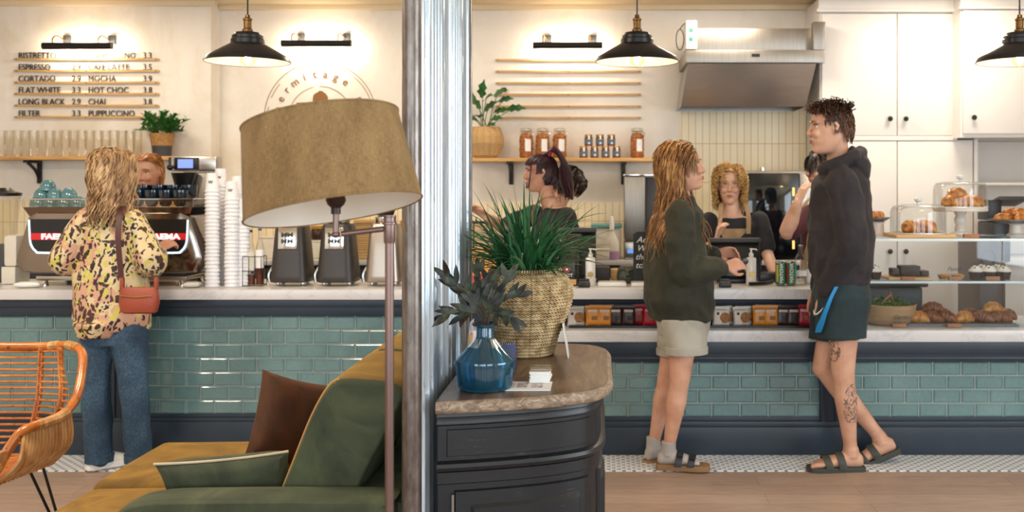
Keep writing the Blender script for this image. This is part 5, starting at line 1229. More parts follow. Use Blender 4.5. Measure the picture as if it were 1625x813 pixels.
# tapered grinders
def grinder(px, y, label, body, top_y, w_top, w_bot, plate):
    c = V(X(px, y), y, CT + 0.001); s = y / F
    t = thing('coffee_grinder', label, 'coffee grinder', c, 'tapered coffee grinders on the worktop'); H = (452 - 8 - 353) * s
    m = MB(); rr = []
    for i, k in enumerate((0, 0.02, 0.12, 0.5, 0.93, 1.0)):
        wx = (w_bot + (w_top - w_bot) * k) * s / 2 - (0.006 if i in (0, 5) else 0); wy = wx * 1.1
        rr.append([c + V(wx * math.copysign(abs(cos(a)) ** 0.45, cos(a)), wy * math.copysign(abs(sin(a)) ** 0.45, sin(a)), 0.02 + H * k) for a in [2 * pi * q / 40 for q in range(40)]])
    m.loft(rr); m.build('body', body, t, sharp=50)
    for a in (-1, 1):
        for b in (-1, 1):
            m = MB(); m.lathe([(0.009, 0), (0.011, 0.004), (0.009, 0.0195), (0.001, 0.0195)], 12, c + V(a * w_bot * s * 0.32, b * 0.05, 0)); m.build('foot', M['chrome'], t)
    m = MB(); m.lathe([(w_top * s * 0.36, 0.0205 + H), (w_top * s * 0.38, 0.03 + H), (w_top * s * 0.38, 0.06 + H), (w_top * s * 0.3, 0.065 + H), (0.001, 0.066 + H)], 28, c); m.build('chrome_collar', M['chrome'], t)
    m = MB(); m.lathe([(w_top * s * 0.28, 0.067 + H), (w_top * s * 0.42, 0.14 + H), (w_top * s * 0.42, 0.16 + H), (0.001, 0.162 + H)], 28, c); m.build('hopper', M['black_plastic'], t)
    m = MB(); m.tube(spline([c + V(-w_bot * s * 0.5, -0.02, 0.1), c + V(-w_bot * s * 0.58, -0.03, 0.06), c + V(-w_bot * s * 0.56, -0.03, 0.02)], 4), 0.012, 8); m.build('side_spout', M['steel'], t)
    if plate:
        kf = 0.76; wy = (w_bot + (w_top - w_bot) * kf) * s / 2 * 1.1
        yy = -wy - 0.004; tl_ = Matrix.Rotation(-math.atan2((w_bot - w_top) * s / 2 * 1.1, H), 3, 'X')
        cc = c + V(0, yy + 0.0, 0.02 + H * kf)
        m = MB(); m.box(cc, (29 * s, 0.004, 33 * s), 0.001, tl_); pp = m.build('name_plate', M['chrome'], t)
        for j, tx in enumerate(('MM', 'MM')): text(tx, 0.035, cc + V(-0.036, -0.0045, 0.008 - 0.036 * j), M['dark_grey'], pp, 'lettering', 0.0008, bold=0.001, sx=1.25, rot=(R(88), 0, 0))
M['grinder_dark'] = mat('grinder_charcoal', '#3C3836', 0.42, 0.2, var=0.05); M['grinder_silver'] = mat('grinder_silver', '#A79C90', 0.32, 0.8, var=0.04)
grinder(465, 5.72, 'charcoal tapered coffee grinder with silver plate nearest the bottle rack', M['grinder_dark'], 353, 46, 61, True)
grinder(538, 5.72, 'charcoal tapered coffee grinder with silver plate under the lampshade middle', M['grinder_dark'], 353, 46, 61, True)
grinder(612, 5.72, 'silver tapered coffee grinder behind the floor lamp pole', M['grinder_silver'], 353, 44, 58, False)
y = 5.66; c0 = V(X(647, y), y, CT + 0.001)
t = thing('chalk_sign', 'narrow chalk sign with upright white lettering beside the corrugated screen', 'chalk sign', c0)
m = MB(); m.box(c0 + V(0.015, 0, 0.155), (0.075, 0.012, 0.27), 0.002); m.build('board', M['chalkboard'], t)
m = MB(); m.box(c0 + V(0.015, 0, 0.01), (0.08, 0.05, 0.02), 0.002); m.build('wooden_base', M['light_wood'], t)
for i, chh in enumerate('Seat'): text(chh, 0.05, c0 + V(-0.018, -0.008, 0.235 - i * 0.058), M['chalk'], t, 'lettering', 0.0006)

# ------------------------------------------------------------------ raised till worktop
TT = 0.9085
def till(px0, px1, top, bot, y, label, back=False):
    w = X(px1, y) - X(px0, y); cx = (X(px0, y) + X(px1, y)) / 2; z1, z0 = Z(top, y), Z(bot, y)
    t = thing('till_screen', label, 'till', (cx, y, TT))
    m = MB(); rt_ = Matrix.Rotation(R(-14), 3, 'X'); m.box((cx, y, (z0 + z1) / 2), (w, 0.035, z1 - z0), 0.012, rt_); m.build('display_housing', M['black_plastic'], t)
    m = MB(); m.box((cx, y - 0.006, z1 - 0.012), (w + 0.004, 0.06, 0.026), 0.008); m.build('top_edge', M['dark_grey'], t)
    m = MB(); m.box((cx, y + 0.03, (z0 + TT) / 2 + 0.03), (w * 0.5, 0.06, z0 - TT + 0.06), 0.01); m.build('stand', M['black_plastic'], t)
    m = MB(); m.box((cx, y + 0.02, TT + 0.013), (w * 0.75, 0.2, 0.024), 0.008); m.build('base', M['black_plastic'], t)
till(1125, 1206, 378, 440, 5.86, 'black till screen facing the blonde barista'); till(862, 946, 362, 440, 5.92, 'black till screen behind the coffee bags')
def soap(px, y, label):
    c = V(X(px, y), y, TT + 0.001); t = thing('pump_bottle', label, 'bottle', c, 'white pump bottles on the till worktop'); s = y / F
    m = MB(); m.lathe([(0.001, 0), (7.6 * s, 0.0), (8 * s, 0.004), (8 * s, 41 * s), (7 * s, 43 * s), (3.4 * s, 44 * s), (0.001, 44.2 * s)], 28, c); m.build('bottle_body', M['porcelain'], t)
    m = MB(); m.lathe([(3.6 * s, 44.4 * s), (3.8 * s, 50 * s), (1.6 * s, 51 * s), (1.4 * s, 56 * s), (3 * s, 56.5 * s), (3 * s, 58 * s), (0.001, 58.2 * s)], 16, c); m.tube([c + V(0, 0, 57 * s), c + V(8 * s, -0.004, 56.4 * s), c + V(9 * s, -0.004, 54.6 * s)], 0.0035, 8); m.build('pump', M['porcelain'], t)
    m = MB(); cc = c + V(0, -8.3 * s, 17 * s)
    for k in range(12):
        a = 2 * pi * k / 12; r1_ = 0.011 + 0.005 * (k % 2); m.ell([(cc + V(cos(a) * r1_, 0.0006, sin(a) * r1_), V(0.0035, 0, 0.0), V(0, 0, 0.0045)), (cc + V(cos(a) * r1_, -0.0008, sin(a) * r1_), V(0.0035, 0, 0.0), V(0, 0, 0.0045))], 8)
    m.ell([(cc + V(0, 0.0006, 0), V(0.008, 0, 0), V(0, 0, 0.008)), (cc + V(0, -0.001, 0), V(0.008, 0, 0), V(0, 0, 0.008))], 10)
    m.build('flower_emblem', M['gold'], t)
soap(937, 5.68, 'white pump bottle with gold flower beside the coffee bags'); soap(1192, 5.68, 'white pump bottle with gold flower beside the drink cans')
def reader(px, label):
    c = V(X(px, 5.56), 5.56, TT + 0.001); t = thing('card_reader', label, 'card reader', c)
    m = MB(); m.box(c + V(0, 0, 0.014), (0.068, 0.075, 0.026), 0.006); m.build('reader_body', M['black_plastic'], t)
    m = MB()
    for k, c_ in enumerate((-0.02, -0.007, 0.006, 0.019)): m.box(c + V(c_, -0.01, 0.0285), (0.009, 0.01, 0.003), 0.001)
    m.build('keypad', mat('keys', '#9A8A60', 0.5), t)
    m = MB(); m.box(c + V(0, 0.022, 0.034), (0.058, 0.012, 0.02), 0.003); m.build('screen_hood', M['black_plastic'], t)
reader(927, 'small black card reader by the coffee bags'); reader(1150, 'small black card reader in front of the woman in green')
# coffee bags
n = NT('bag_black'); n.color('#1C1816'); n.set(0.32, Coat_Weight=0.2); n.bump(n.noise(18, None, 3), 0.5, 0.01); M['bag_black'] = n.m
def coffee_bag(px, y, w, h, label, front=True):
    s = y / F; c = V(X(px, y), y, TT + 0.001); t = thing('coffee_bag', label, 'coffee bag', c, 'black coffee bags on the till worktop')
    W = w * s; H = h * s; m = MB(); rr = []
    for k, (f_, dd) in enumerate(((0, 0.9), (0.03, 1), (0.6, 0.95), (0.8, 0.6), (0.93, 0.12), (1.0, 0.06))):
        rr.append([c + V(W / 2 * math.copysign(abs(cos(a)) ** 0.35, cos(a)), 0.042 * dd * math.copysign(abs(sin(a)) ** 0.5, sin(a)), H * f_) for a in [2 * pi * q / 28 for q in range(28)]])
    m.loft(rr); m.build('bag_body', M['bag_black'], t, sharp=60)
    if front:
        cc = c + V(0.0, -0.0435, H * 0.42)
        m = MB(); m.tube([cc + V(0.016 * cos(a), 0, 0.016 * sin(a)) for a in [2 * pi * k / 20 for k in range(20)]], 0.0035, 6, closed=True); m.build('round_mark', mat('mark_red', '#C8505A', 0.5), t)
        m = MB(); m.ell([(cc, V(0.007, 0, 0), V(0, 0, 0.007)), (cc - V(0, 0.0015, 0), V(0.007, 0, 0), V(0, 0, 0.007))], 12); m.build('centre_mark', M['paper'], t)
        text('HOT', 0.026, cc + V(-0.023, -0.001, -0.042), M['chalk'], t, 'lettering', 0.0008, bold=0.0006)
        m = MB(); m.box(c + V(0, -0.0445, H * 0.1), (W * 0.86, 0.002, 0.03)); m.build('tan_strip', M['light_wood'], t)
coffee_bag(866, 5.66, 36, 58, 'black coffee bag behind the rope basket', True); coffee_bag(900, 5.66, 34, 62, 'black coffee bag marked HOT nearest the pump bottle', True)
coffee_bag(905, 5.8, 36, 78, 'taller black coffee bag behind the one marked HOT', False); coffee_bag(870, 5.8, 34, 70, 'taller black coffee bag at the back, left', False)
# trays, buddha-like dark bowl, boxes
def flat_thing(name, label, cat, px0, px1, y0, y1, z0, h, mt, bev=0.004):
    c = V((X(px0, y0) + X(px1, y0)) / 2, (y0 + y1) / 2, z0); t = thing(name, label, cat, c)
    m = MB(); m.bb(X(px0, y0), X(px1, y0), y0, y1, z0 + 0.001, z0 + h, bev); m.build('body', mt, t)
    m = MB(); m.bb(X(px0, y0) + 0.012, X(px1, y0) - 0.012, y0 + 0.012, y1 - 0.012, z0 + h, z0 + h + 0.002); m.build('top_face', mt, t); return t
flat_thing('leaflet_tray', 'low white tray on the till worktop before the stone head', 'tray', 949, 994, 5.58, 5.7, TT, 0.022, M['porcelain'])
flat_thing('leaflet_tray', 'low white tray below the chalkboard', 'tray', 1002, 1026, 5.58, 5.7, TT, 0.02, M['porcelain'])
y = 5.8; hc = V(X(996, y), y, TT)
t = thing('carved_head', 'small dark green carved stone face on the till worktop', 'ornament', hc)
m = MB(); m.ell([(hc + V(0, 0, 0.001), V(0.06, 0, 0), V(0, 0.04, 0)), (hc + V(0, 0, 0.04), V(0.064, 0, 0), V(0, 0.048, 0)), (hc + V(0, 0, 0.075), V(0.058, 0, 0), V(0, 0.045, 0)), (hc + V(0, 0, 0.1), V(0.045, 0, 0), V(0, 0.035, 0))], 24, p=0.8)
m.ell([(hc + V(0, -0.045, 0.08), V(0.006, 0, 0), V(0, 0.006, 0)), (hc + V(0, -0.058, 0.05), V(0.012, 0, 0), V(0, 0.01, 0)), (hc + V(0, -0.05, 0.042), V(0.01, 0, 0), V(0, 0.006, 0))], 10)
for sg_ in (-1, 1): m.tube(spline([hc + V(sg_ * 0.012, -0.047, 0.075), hc + V(sg_ * 0.028, -0.047, 0.084), hc + V(sg_ * 0.045, -0.04, 0.074)], 4), 0.004, 6)
m.tube(spline([hc + V(-0.018, -0.049, 0.03), hc + V(0, -0.053, 0.026), hc + V(0.018, -0.049, 0.03)], 4), 0.004, 6)
n_ = mat('dark_stone', '#3C4034', 0.4, var=0.3, vs=30); m.build('carved_face', n_, t, remesh=0.003, smooth=2)
flat_thing('till_box', 'dark brown box behind the pump bottle', 'box', 946, 968, 5.84, 5.98, TT, 0.085, mat('dark_box', '#2A2220', 0.5)); flat_thing('wooden_block', 'tan wooden block beside the carved face', 'block', 969, 984, 5.9, 5.98, TT, 0.07, M['light_wood'])
y = 5.72; c0 = V(X(1036, y), y, TT + 0.001)
t = thing('chalkboard_sign', 'dark chalkboard with white handwriting behind the woman in green', 'chalkboard', c0)
a0, a1, z1 = X(1005, y), X(1068, y), Z(368, y); m = MB()
m.prism([V(a0, y, TT + 0.002), V(a1, y, TT + 0.002), V(a1, y, z1 - 0.015), V(a1 - 0.02, y, z1), V(a0 + 0.02, y, z1), V(a0, y, z1 - 0.015)], (0, 0.012, 0)); m.build('board', M['chalkboard'], t, flat=True)
for i, wd in enumerate(('Ad', 'Wi', 'the', 'toa')): text(wd, 0.048, (X(1010 - (i > 1) * 2, y), y - 0.002, Z(385 + i * 13.5, y)), M['chalk'], t, 'lettering', 0.0006, shear=0.35)
# cans and bottles at the right end
n = NT('can_green'); n.color('#3E8A6A'); n.set(0.3, 0.3); M['can_green'] = n.m
def can(px, y, label, accent):
    c = V(X(px, y), y, TT + 0.001); t = thing('drink_can', label, 'can', c, 'green drink cans on the till worktop'); s = y / F; r = 8 * s; H = 38 * s
    m = MB(); m.lathe([(0.001, 0), (r * 0.8, 0), (r, 0.008), (r, 0.0085)], 28, c); m.lathe([(r, H - 0.009), (r * 0.86, H - 0.001), (r * 0.86, H), (r * 0.8, H - 0.003), (0.001, H - 0.004)], 28, c); m.build('can_ends', M['steel'], t)
    m = MB(); m.lathe([(r, 0.0086), (r * 1.005, 0.01), (r * 1.005, H - 0.011), (r, H - 0.0095)], 28, c); o = m.build('printed_wall', M['can_green'], t)
    m = MB(); m.loft([[c + V((r * 1.02) * sin(a), -(r * 1.02) * cos(a), z) for a in [R(-62 + 30 * k / 4) for k in range(5)]] for z in (0.02, H - 0.02)], cap=False); m.build('colour_patch', accent, t, recalc=False)
    text('MATCHA', 0.026, c + V(0.010, -r * 1.0 - 0.0015, 0.015), M['paper'], t, 'lettering', 0.0008, rot=Matrix.Rotation(R(-90), 4, 'Y') @ Matrix.Rotation(R(90), 4, 'X'), bold=0.0006)
can(1238.5, 5.66, 'green drink can with yellow patch, nearer the pump bottle', mat('patch_yellow', '#D8B43C', 0.5)); can(1254.5, 5.67, 'green drink can with red patch, nearer the glass bottle', mat('patch_red', '#B0392E', 0.5))
M['water'] = M['glass']
bottle('water_bottle', 'clear swing-top glass bottle right of the drink cans', V(X(1270, 5.7), 5.7, TT + 0.001), 0.034, 0.225, M['tumbler'], 0.06, M['chrome'], (0.22, 0.36, M['paper']))
bottle('water_bottle', 'squat clear bottle with white label beside the man', V(X(1287, 5.74), 5.74, TT + 0.001), 0.036, 0.17, M['tumbler'], 0.05, M['porcelain'], (0.1, 0.5, M['paper']))
y = 5.85; t = thing('tool_caddy', 'low dark tray of tools behind the drink cans', 'tray', (X(1225, y), y, TT)); m = MB(); m.bb(X(1205, y), X(1262, y), y, y + 0.16, TT + 0.001, TT + 0.05, 0.006); m.build('tray_body', M['black_plastic'], t)
m = MB(); m.tube(spline([(X(1190, 5.6), 5.62, TT + 0.012), (X(1215, 5.6), 5.66, TT + 0.012), (X(1236, 5.6), 5.78, TT + 0.012)], 5), 0.01, 8); m.build('cable', M['black_plastic'], t)
# more till clutter behind the plant (books, red and orange things)
for i, (px0, px1, y, h, c, nm_, lb) in enumerate(((748, 775, 5.7, 0.05, '#B63A30', 'lidded_box', 'red box on the till worktop by the screen edge'), (748, 790, 5.9, 0.19, '#D99A48', 'paper_bag', 'orange paper bag behind the grass plant'), (800, 850, 5.9, 0.2, '#B9A184', 'paper_bag', 'tan paper bag behind the grass plant'))):
    flat_thing(nm_, lb, nm_.split('_')[1], px0, px1, y, y + 0.12, TT, h, mat('clutter%d' % i, c, 0.5))

# ------------------------------------------------------------------ snack packets on the lower worktop
LT = LZ + 0.0005
M['pk_orange'] = mat('packet_orange', '#D98A22', 0.35, var=0.08, bump=0.4, bs=40); M['pk_brown'] = mat('packet_brown', '#3A2018', 0.35, var=0.15, bump=0.4, bs=40); M['pk_red'] = mat('packet_red', '#B8142E', 0.35, var=0.1, bump=0.4, bs=40); M['pk_clear'] = mat('packet_clear', '#C9BFB2', 0.25, var=0.15, bump=0.5, bs=40)
M['biscuit'] = mat('biscuit', '#9A6638', 0.7, var=0.3, vs=60); M['pk_label'] = mat('packet_label', '#D8C8BC', 0.5)
def packet(kind, w, h):
    t = thing('snack_packet', 'x', 'packet', (0, 0, 0)); mt = {'orange': M['pk_orange'], 'brown': M['pk_brown'], 'red': M['pk_red'], 'clear': M['pk_clear']}[kind]
    m = MB(); m.pillow((0, 0, h / 2), Matrix.Identity(3), w, h, 0.026, n=12, pinch=0.05)
    m.box((0, 0, h + 0.002), (w * 0.96, 0.003, 0.014)); m.build('wrapper', mt, t)
    if kind == 'clear':
        m = MB(); m.box((-w * 0.2, -0.0125, h * 0.48), (w * 0.42, 0.003, h * 0.78), 0.001); m.build('paper_label', M['pk_label'], t)
        m = MB(); m.lathe([(0.008, 0), (0.008, 0.002), (0.001, 0.002)], 14, (-w * 0.2, -0.0142, h * 0.7), Matrix.Rotation(R(90), 4, 'X')); m.build('dark_seal', M['letter'], t)
        m = MB(); m.lathe([(0.027, 0), (0.03, 0.004), (0.026, 0.008), (0.001, 0.009)], 20, (w * 0.2, -0.007, h * 0.48), Matrix.Rotation(R(90), 4, 'X')); m.build('biscuit', M['biscuit'], t)
    else:
        m = MB(); m.box((0, -0.0128, h * 0.8), (w * 0.66, 0.003, h * 0.13), 0.0008); m.build('paper_label', M['pk_label'], t)
        m = MB(); m.box((w * 0.1, -0.0142, h * 0.42), (w * 0.36, 0.002, h * 0.22), 0.0005); m.build('print_patch', M['biscuit'] if kind != 'brown' else M['letter'], t)
    return t
protos = {k: packet(k, w, h) for k, w, h in (('orange', 0.082, 0.105), ('brown', 0.074, 0.105), ('red', 0.07, 0.108), ('clear', 0.095, 0.098))}
used = set(); yb0 = 5.6
def put(kind, px, row, label, rz=0.0):
    y = 5.585 + row * 0.035; o = protos[kind] if kind not in used else dup(protos[kind]); used.add(kind)
    o.location = (X(px, y), y, LT + 0.006); o.rotation_euler = (R(-5 + row), random.uniform(-.04, .04), rz + random.uniform(-.06, .06)); o['label'] = label; o['group'] = kind + ' snack packets on the lower worktop'
random.seed(21)
lay = [('clear', 914, 0), ('clear', 921, 1), ('orange', 941, 0), ('orange', 959, 0), ('orange', 946, 1), ('orange', 964, 1), ('brown', 977, 0), ('brown', 997, 0), ('brown', 981, 1), ('brown', 1001, 1), ('red', 1030, 0), ('red', 1014, 1), ('red', 1032, 1)]
lay2 = [('clear', 1144, 0), ('clear', 1177, 0), ('clear', 1150, 1), ('clear', 1180, 1), ('orange', 1206, 0), ('orange', 1224, 0), ('orange', 1209, 1), ('orange', 1228, 1), ('brown', 1242, 0), ('brown', 1259, 0), ('brown', 1246, 1), ('brown', 1263, 1), ('red', 1276, 0), ('red', 1290, 0), ('red', 1281, 1)]
for grp, side in ((lay, 'the rope basket end'), (lay2, 'the space between the two customers')):
    for k, px, row in grp:
        same = [q for q in grp if q[0] == k and q[2] == row]; i = same.index((k, px, row))
        put(k, px, row, '%s snack packet, %s%s row, %s' % (k, ['left one, ', 'right one, '][min(i, 1)] if len(same) > 1 else '', ['front', 'back'][row], 'toward ' + side if grp is lay else 'in the rack between the two customers'))
for a, b, lb in ((903, 1042, 'shallow black tray of snack packets near the rope basket'), (1122, 1300, 'shallow black tray of snack packets between the customers')):
    t = thing('snack_tray', lb, 'tray', ((X(a, 5.6) + X(b, 5.6)) / 2, 5.6, LT)); m = MB(); m.bb(X(a, 5.6), X(b, 5.6), 5.55, 5.7, LT, LT + 0.005); m.build('tray_base', M['black_plastic'], t, flat=True)
    m = MB(); m.bb(X(a, 5.6), X(b, 5.6), 5.545, 5.55, LT, LT + 0.014); m.build('tray_lip', M['black_plastic'], t, flat=True)

# ------------------------------------------------------------------ glass display case
gc = thing('display_case', 'glass display case with cakes and pastries on the lower worktop', 'display case', (X(1560, 5.55), 5.75, LZ))
gx0, gx1 = X(1366, 5.55), 2.9
M['edge_glass'] = mat('glass_edge', '#DCE6E6', 0.15, var=0.02)
zt_, zm = Z(379, 5.55), Z(447, 5.55)
for z, y0, nm_ in ((zt_, 5.53, 'glass_shelf'), (zm, 5.56, 'glass_shelf')):
    m = MB(); m.bb(gx0, gx1, y0, 6.1, z - 0.01, z); m.build(nm_, M['glass_case'], gc, flat=True)
    m = MB(); m.bb(gx0, gx1, y0 - 0.003, y0 - 0.0005, z - 0.011, z + 0.001); m.build('shelf_edge', M['edge_glass'], gc, flat=True)
jx = X(1592, 5.5)
for a, b in ((gx0 + 0.0, jx - 0.002), (jx + 0.002, gx1)):
    m = MB(); m.bb(a, b, 5.51, 5.516, LZ + 0.001, zt_ - 0.012); m.build('front_pane', M['glass_case'], gc, flat=True)
    m = MB(); m.bb(a, b, 5.508, 5.518, zt_ - 0.0125, zt_ - 0.0115); m.build('pane_edge', M['edge_glass'], gc, flat=True)
m = MB(); m.bb(gx0, gx0 + 0.006, 5.52, 6.04, LZ + 0.001, zt_ - 0.012); m.build('side_pane', M['glass_case'], gc, flat=True)
# pastries
n = NT('pastry'); f = n.noise(30, None, 5); n.color(n.ramp(f, [(0.3, '#8A4A18'), (0.5, '#C07A32'), (0.7, '#DDA65C')])); n.set(0.35); n.bump(f, 0.4, 0.006); M['pastry'] = n.m
M['choc'] = mat('chocolate', '#2E1A12', 0.45, var=0.3, vs=40, bump=0.5); M['choc_pastry'] = mat('choc_pastry', '#7A4424', 0.4, var=0.5, vs=35, bump=0.5); M['cream'] = mat('icing', '#F0E6DA', 0.5); M['custard'] = mat('custard', '#E0A040', 0.4); M['berry'] = mat('berry', '#241A2A', 0.3)
M['marble'] = mat('marble_stand', '#DCD4CA', 0.3, var=0.08, vs=5); M['board_wood'] = M['shelf_wood']
def croissant(t, c, L, rz, name='pastry', mt=None, r=0.028, tilt=0.0):
    m = MB(); c = V(*c); rr = []; N_ = 22; rings = []
    for i in range(N_ + 1):
        u = -1 + 2 * i / N_; rad = r * (1 - abs(u) ** 2.2) ** 0.7 * (1 + 0.13 * abs(sin(u * 9))) + 0.003
        p = V(u * L / 2, -0.25 * L * (u * u) * 0.5, rad * 0.85)
        rings.append((p, rad))
    Mz = Matrix.Rotation(rz, 3, 'Z') @ Matrix.Rotation(tilt, 3, 'Y')
    m.tube([c + Mz @ p for p, q in rings], [q for p, q in rings], 12); return m.build(name, mt or M['pastry'], t, sharp=60)
def pastry(label, c, L, rz, mt=None, r=0.028, cat='pastry', grp=None, name='croissant', tilt=0.0):
    t = thing(name, label, cat, c, grp); croissant(t, c, L, rz, 'baked_body', mt, r, tilt)
def dome(px, y, zb, w, h, label, board='wood', stand=0.0):
    s = y / F; r = w * s / 2; c = V(X(px, y), y, zb)
    t = thing('glass_dome', label, 'cake dome', c)
    pr = [(r - 0.004, 0.0), (r, 0.002), (r, h * s * 0.72), (r * 0.96, h * s * 0.86), (r * 0.84, h * s * 0.96), (r * 0.6, h * s), (0.001, h * s * 1.01)]
    rr = [[c + V(q * cos(2 * pi * k / 40), q * sin(2 * pi * k / 40), z) for k in range(40)] for q, z in pr]
    m = MB(); m.loft(rr, cap=False); m.build('bell', M['tumbler2'], t)
    m = MB(); m.tube([c + V(r * cos(a), r * sin(a), 0.003) for a in [2 * pi * k / 40 for k in range(40)]], 0.003, 6, closed=True); m.tube([c + V(r * 0.9 * cos(a), r * 0.9 * sin(a), h * s * 0.93) for a in [2 * pi * k / 40 for k in range(40)]], 0.0018, 6, closed=True); m.build('glass_rim', M['edge_glass'], t)
    m = MB(); m.lathe([(0.008, h * s * 1.01), (0.008, h * s + 0.012), (0.02, h * s + 0.02), (0.022, h * s + 0.032), (0.012, h * s + 0.042), (0.001, h * s + 0.043)], 20, c); m.build('knob', M['edge_glass'], t)
M['tumbler2'] = clearglass('dome_glass', '#FBFDFD', 0.3, 0.03)
y = 5.70
bt = thing('cake_board', 'low wooden board under the smaller glass dome', 'board', (X(1457, y), y, zt_))
m = MB(); m.bb(X(1410, y), X(1503, y), y - 0.15, y + 0.16, zt_ + 0.001, zt_ + 0.022, 0.005); m.build('board', M['light_wood'], bt); dz = zt_ + 0.0225
m = MB(); m.bb(X(1412, y) + 0.02, X(1501, y) - 0.02, y - 0.13, y + 0.14, zt_ + 0.022, zt_ + 0.0226); m.build('board_face', M['walnut'], bt, flat=True)
dz = zt_ + 0.023
dome(1457, y, dz, 86, 46, 'smaller glass dome over two pastries on the wooden board')
pastry('golden pastry under the smaller dome, left', (X(1443, y), y - 0.02, dz), 0.1, 0.3, r=0.036); pastry('golden pastry under the smaller dome, right', (X(1469, y), y - 0.01, dz), 0.1, -0.4, r=0.038)
y = 5.94; c0 = V(X(1524, y), y, zt_ + 0.001)
st = thing('cake_stand', 'pale stone cake stand on turned foot holding the larger dome', 'cake stand', c0)
s = y / F
m = MB(); m.lathe([(0.001, 0), (0.055, 0), (0.06, 0.006), (0.056, 0.016), (0.034, 0.024), (0.03, 0.034), (0.034, 0.044), (0.026, 0.056), (0.03, 0.068), (0.036, 0.085), (0.034, 0.1), (0.026, 0.112), (0.03, 0.124), (0.036, 0.132), (0.036, 0.1395), (0.001, 0.14)], 28, c0); m.build('turned_foot', M['marble'], st)
m = MB(); m.lathe([(0.001, 0.1405), (0.15, 0.141), (0.154, 0.146), (0.154, 0.158), (0.15, 0.163), (0.001, 0.163)], 48, c0); m.build('plate', M['marble'], st)
dz = zt_ + 0.1645; dome(1524, y, dz, 83, 41, 'larger glass dome of croissants raised on the pale cake stand')
for i, (px, dy, zz, rz, lb) in enumerate(((1505, -0.04, 0, 0.2, 'left'), (1532, -0.05, 0, -0.2, 'front middle'), (1520, 0.05, 0, 0.5, 'behind'), (1517, -0.01, 0.045, 0.1, 'topmost'), (1547, 0.02, 0, -0.6, 'right'))):
    pastry('croissant under the larger dome, ' + lb, (X(px, y), y + dy, dz + zz), 0.12, rz, r=0.034, grp='croissants under the larger dome')
# right pastry stand and left plate
def plate_stand(px, y, zb, w, hgt, label, mt, n_p, lbp, rim=0.1):
    s = y / F; c = V(X(px, y), y, zb + 0.001); t = thing('cake_stand', label, 'cake stand', c); r = w * s / 2
    m = MB(); m.lathe([(0.001, 0), (0.05, 0), (0.052, 0.008), (0.036, 0.02), (0.034, hgt - 0.01), (0.04, hgt - 0.002), (0.001, hgt - 0.001)], 24, c); m.build('foot', M['marble'], t)
    m = MB(); m.lathe([(0.001, hgt), (r * 0.55, hgt), (r, hgt + 0.02), (r, hgt + 0.024), (r * 0.6, hgt + 0.006), (0.001, hgt + 0.005)], 40, c); m.build('plate', mt, t)
    random.seed(int(px))
    for i in range(n_p):
        a = 2.39996 * i; rr = r * 0.62 * math.sqrt((i % 5 + 0.3) / 5); lv = i // 5
        pastry(lbp[i], c + V(cos(a) * rr, sin(a) * rr * 0.8, hgt + 0.01 + 0.03 * lv), 0.1, random.uniform(0, 3.1), r=0.022, grp='pastries on the stand ' + label.split(' ')[-1])
M['pewter'] = mat('pewter', '#7C7C80', 0.4, 0.6)
plate_stand(1612, 5.8, zt_, 84, 0.075, 'dark plate on pale foot piled with pastries at far right edge', M['pewter'], 7, ['glazed pastry on the far right stand, %s' % q for q in ('at the left', 'at the back', 'front', 'far side', 'at the right', 'top left', 'topmost')])
plate_stand(1393, 5.85, zt_, 38, 0.085, 'small scalloped plate stand beside the hooded man', M['pewter'], 2, ['small golden pastry on the plate by the man, left', 'small golden pastry on the plate by the man, right'])
# price blocks
def block(px, y, z, label, w=22):
    t = thing('price_block', label, 'price block', (X(px, y), y, z), 'small wooden price blocks in the display case'); s = y / F
    m = MB(); m.box((X(px, y), y, z + 0.012), (w * s, 0.022, 0.022), 0.002); m.build('wood_block', M['walnut'], t)
def script(w, px, py, d, par_label):
    b_ = [o for o in sc.objects if o.get('label') == par_label][0]; text(w, 0.032, P(px, py, d), M['letter'], b_, 'lettering', 0.0004, shear=0.4)
block(1541, 5.6, zt_ + 0.001, 'wooden price block on the top shelf under the cake stand', 24); block(1441, 5.59, zm + 0.001, 'wooden price block before the dark loaf'); block(1515, 5.59, zm + 0.001, 'wooden price block before the custard tarts', 20); block(1575, 5.59, zm + 0.001, 'wooden price block before the cupcakes'); block(1427, 5.56, LZ + 0.001, 'wooden price block before the salad bowl'); block(1514, 5.56, LZ + 0.001, 'wooden price block on the bottom by the pastries', 22)
script('Pastel', 1503, 430, 5.6, 'wooden price block before the custard tarts'); script('Garden\nSalad', 1417, 507, 5.56, 'wooden price block before the salad bowl')
# middle shelf: loaf, tarts, cupcakes
ym = 5.72; z0 = zm + 0.0015
bt = thing('cake_board', 'wooden board under the dark loaf on the middle shelf', 'board', (X(1440, ym), ym, z0)); m = MB(); m.bb(X(1402, ym), X(1472, ym), ym - 0.11, ym + 0.11, z0, z0 + 0.014, 0.003); m.build('board', M['light_wood'], bt)
lf = thing('chocolate_loaf', 'dark chocolate loaf with slices on the middle shelf', 'cake', (X(1442, ym), ym, z0 + 0.015))
m = MB(); m.bb(X(1426, ym), X(1458, ym), ym - 0.04, ym + 0.05, z0 + 0.0155, z0 + 0.075, 0.01); m.build('loaf', M['choc'], lf)
for q, (a, b, h) in enumerate(((1413, 1424, 0.045), (1459, 1471, 0.032))): m = MB(); m.bb(X(a, ym), X(b, ym), ym - 0.04, ym + 0.04, z0 + 0.0155, z0 + 0.015 + h, 0.005); m.build('slice', M['choc'], lf)
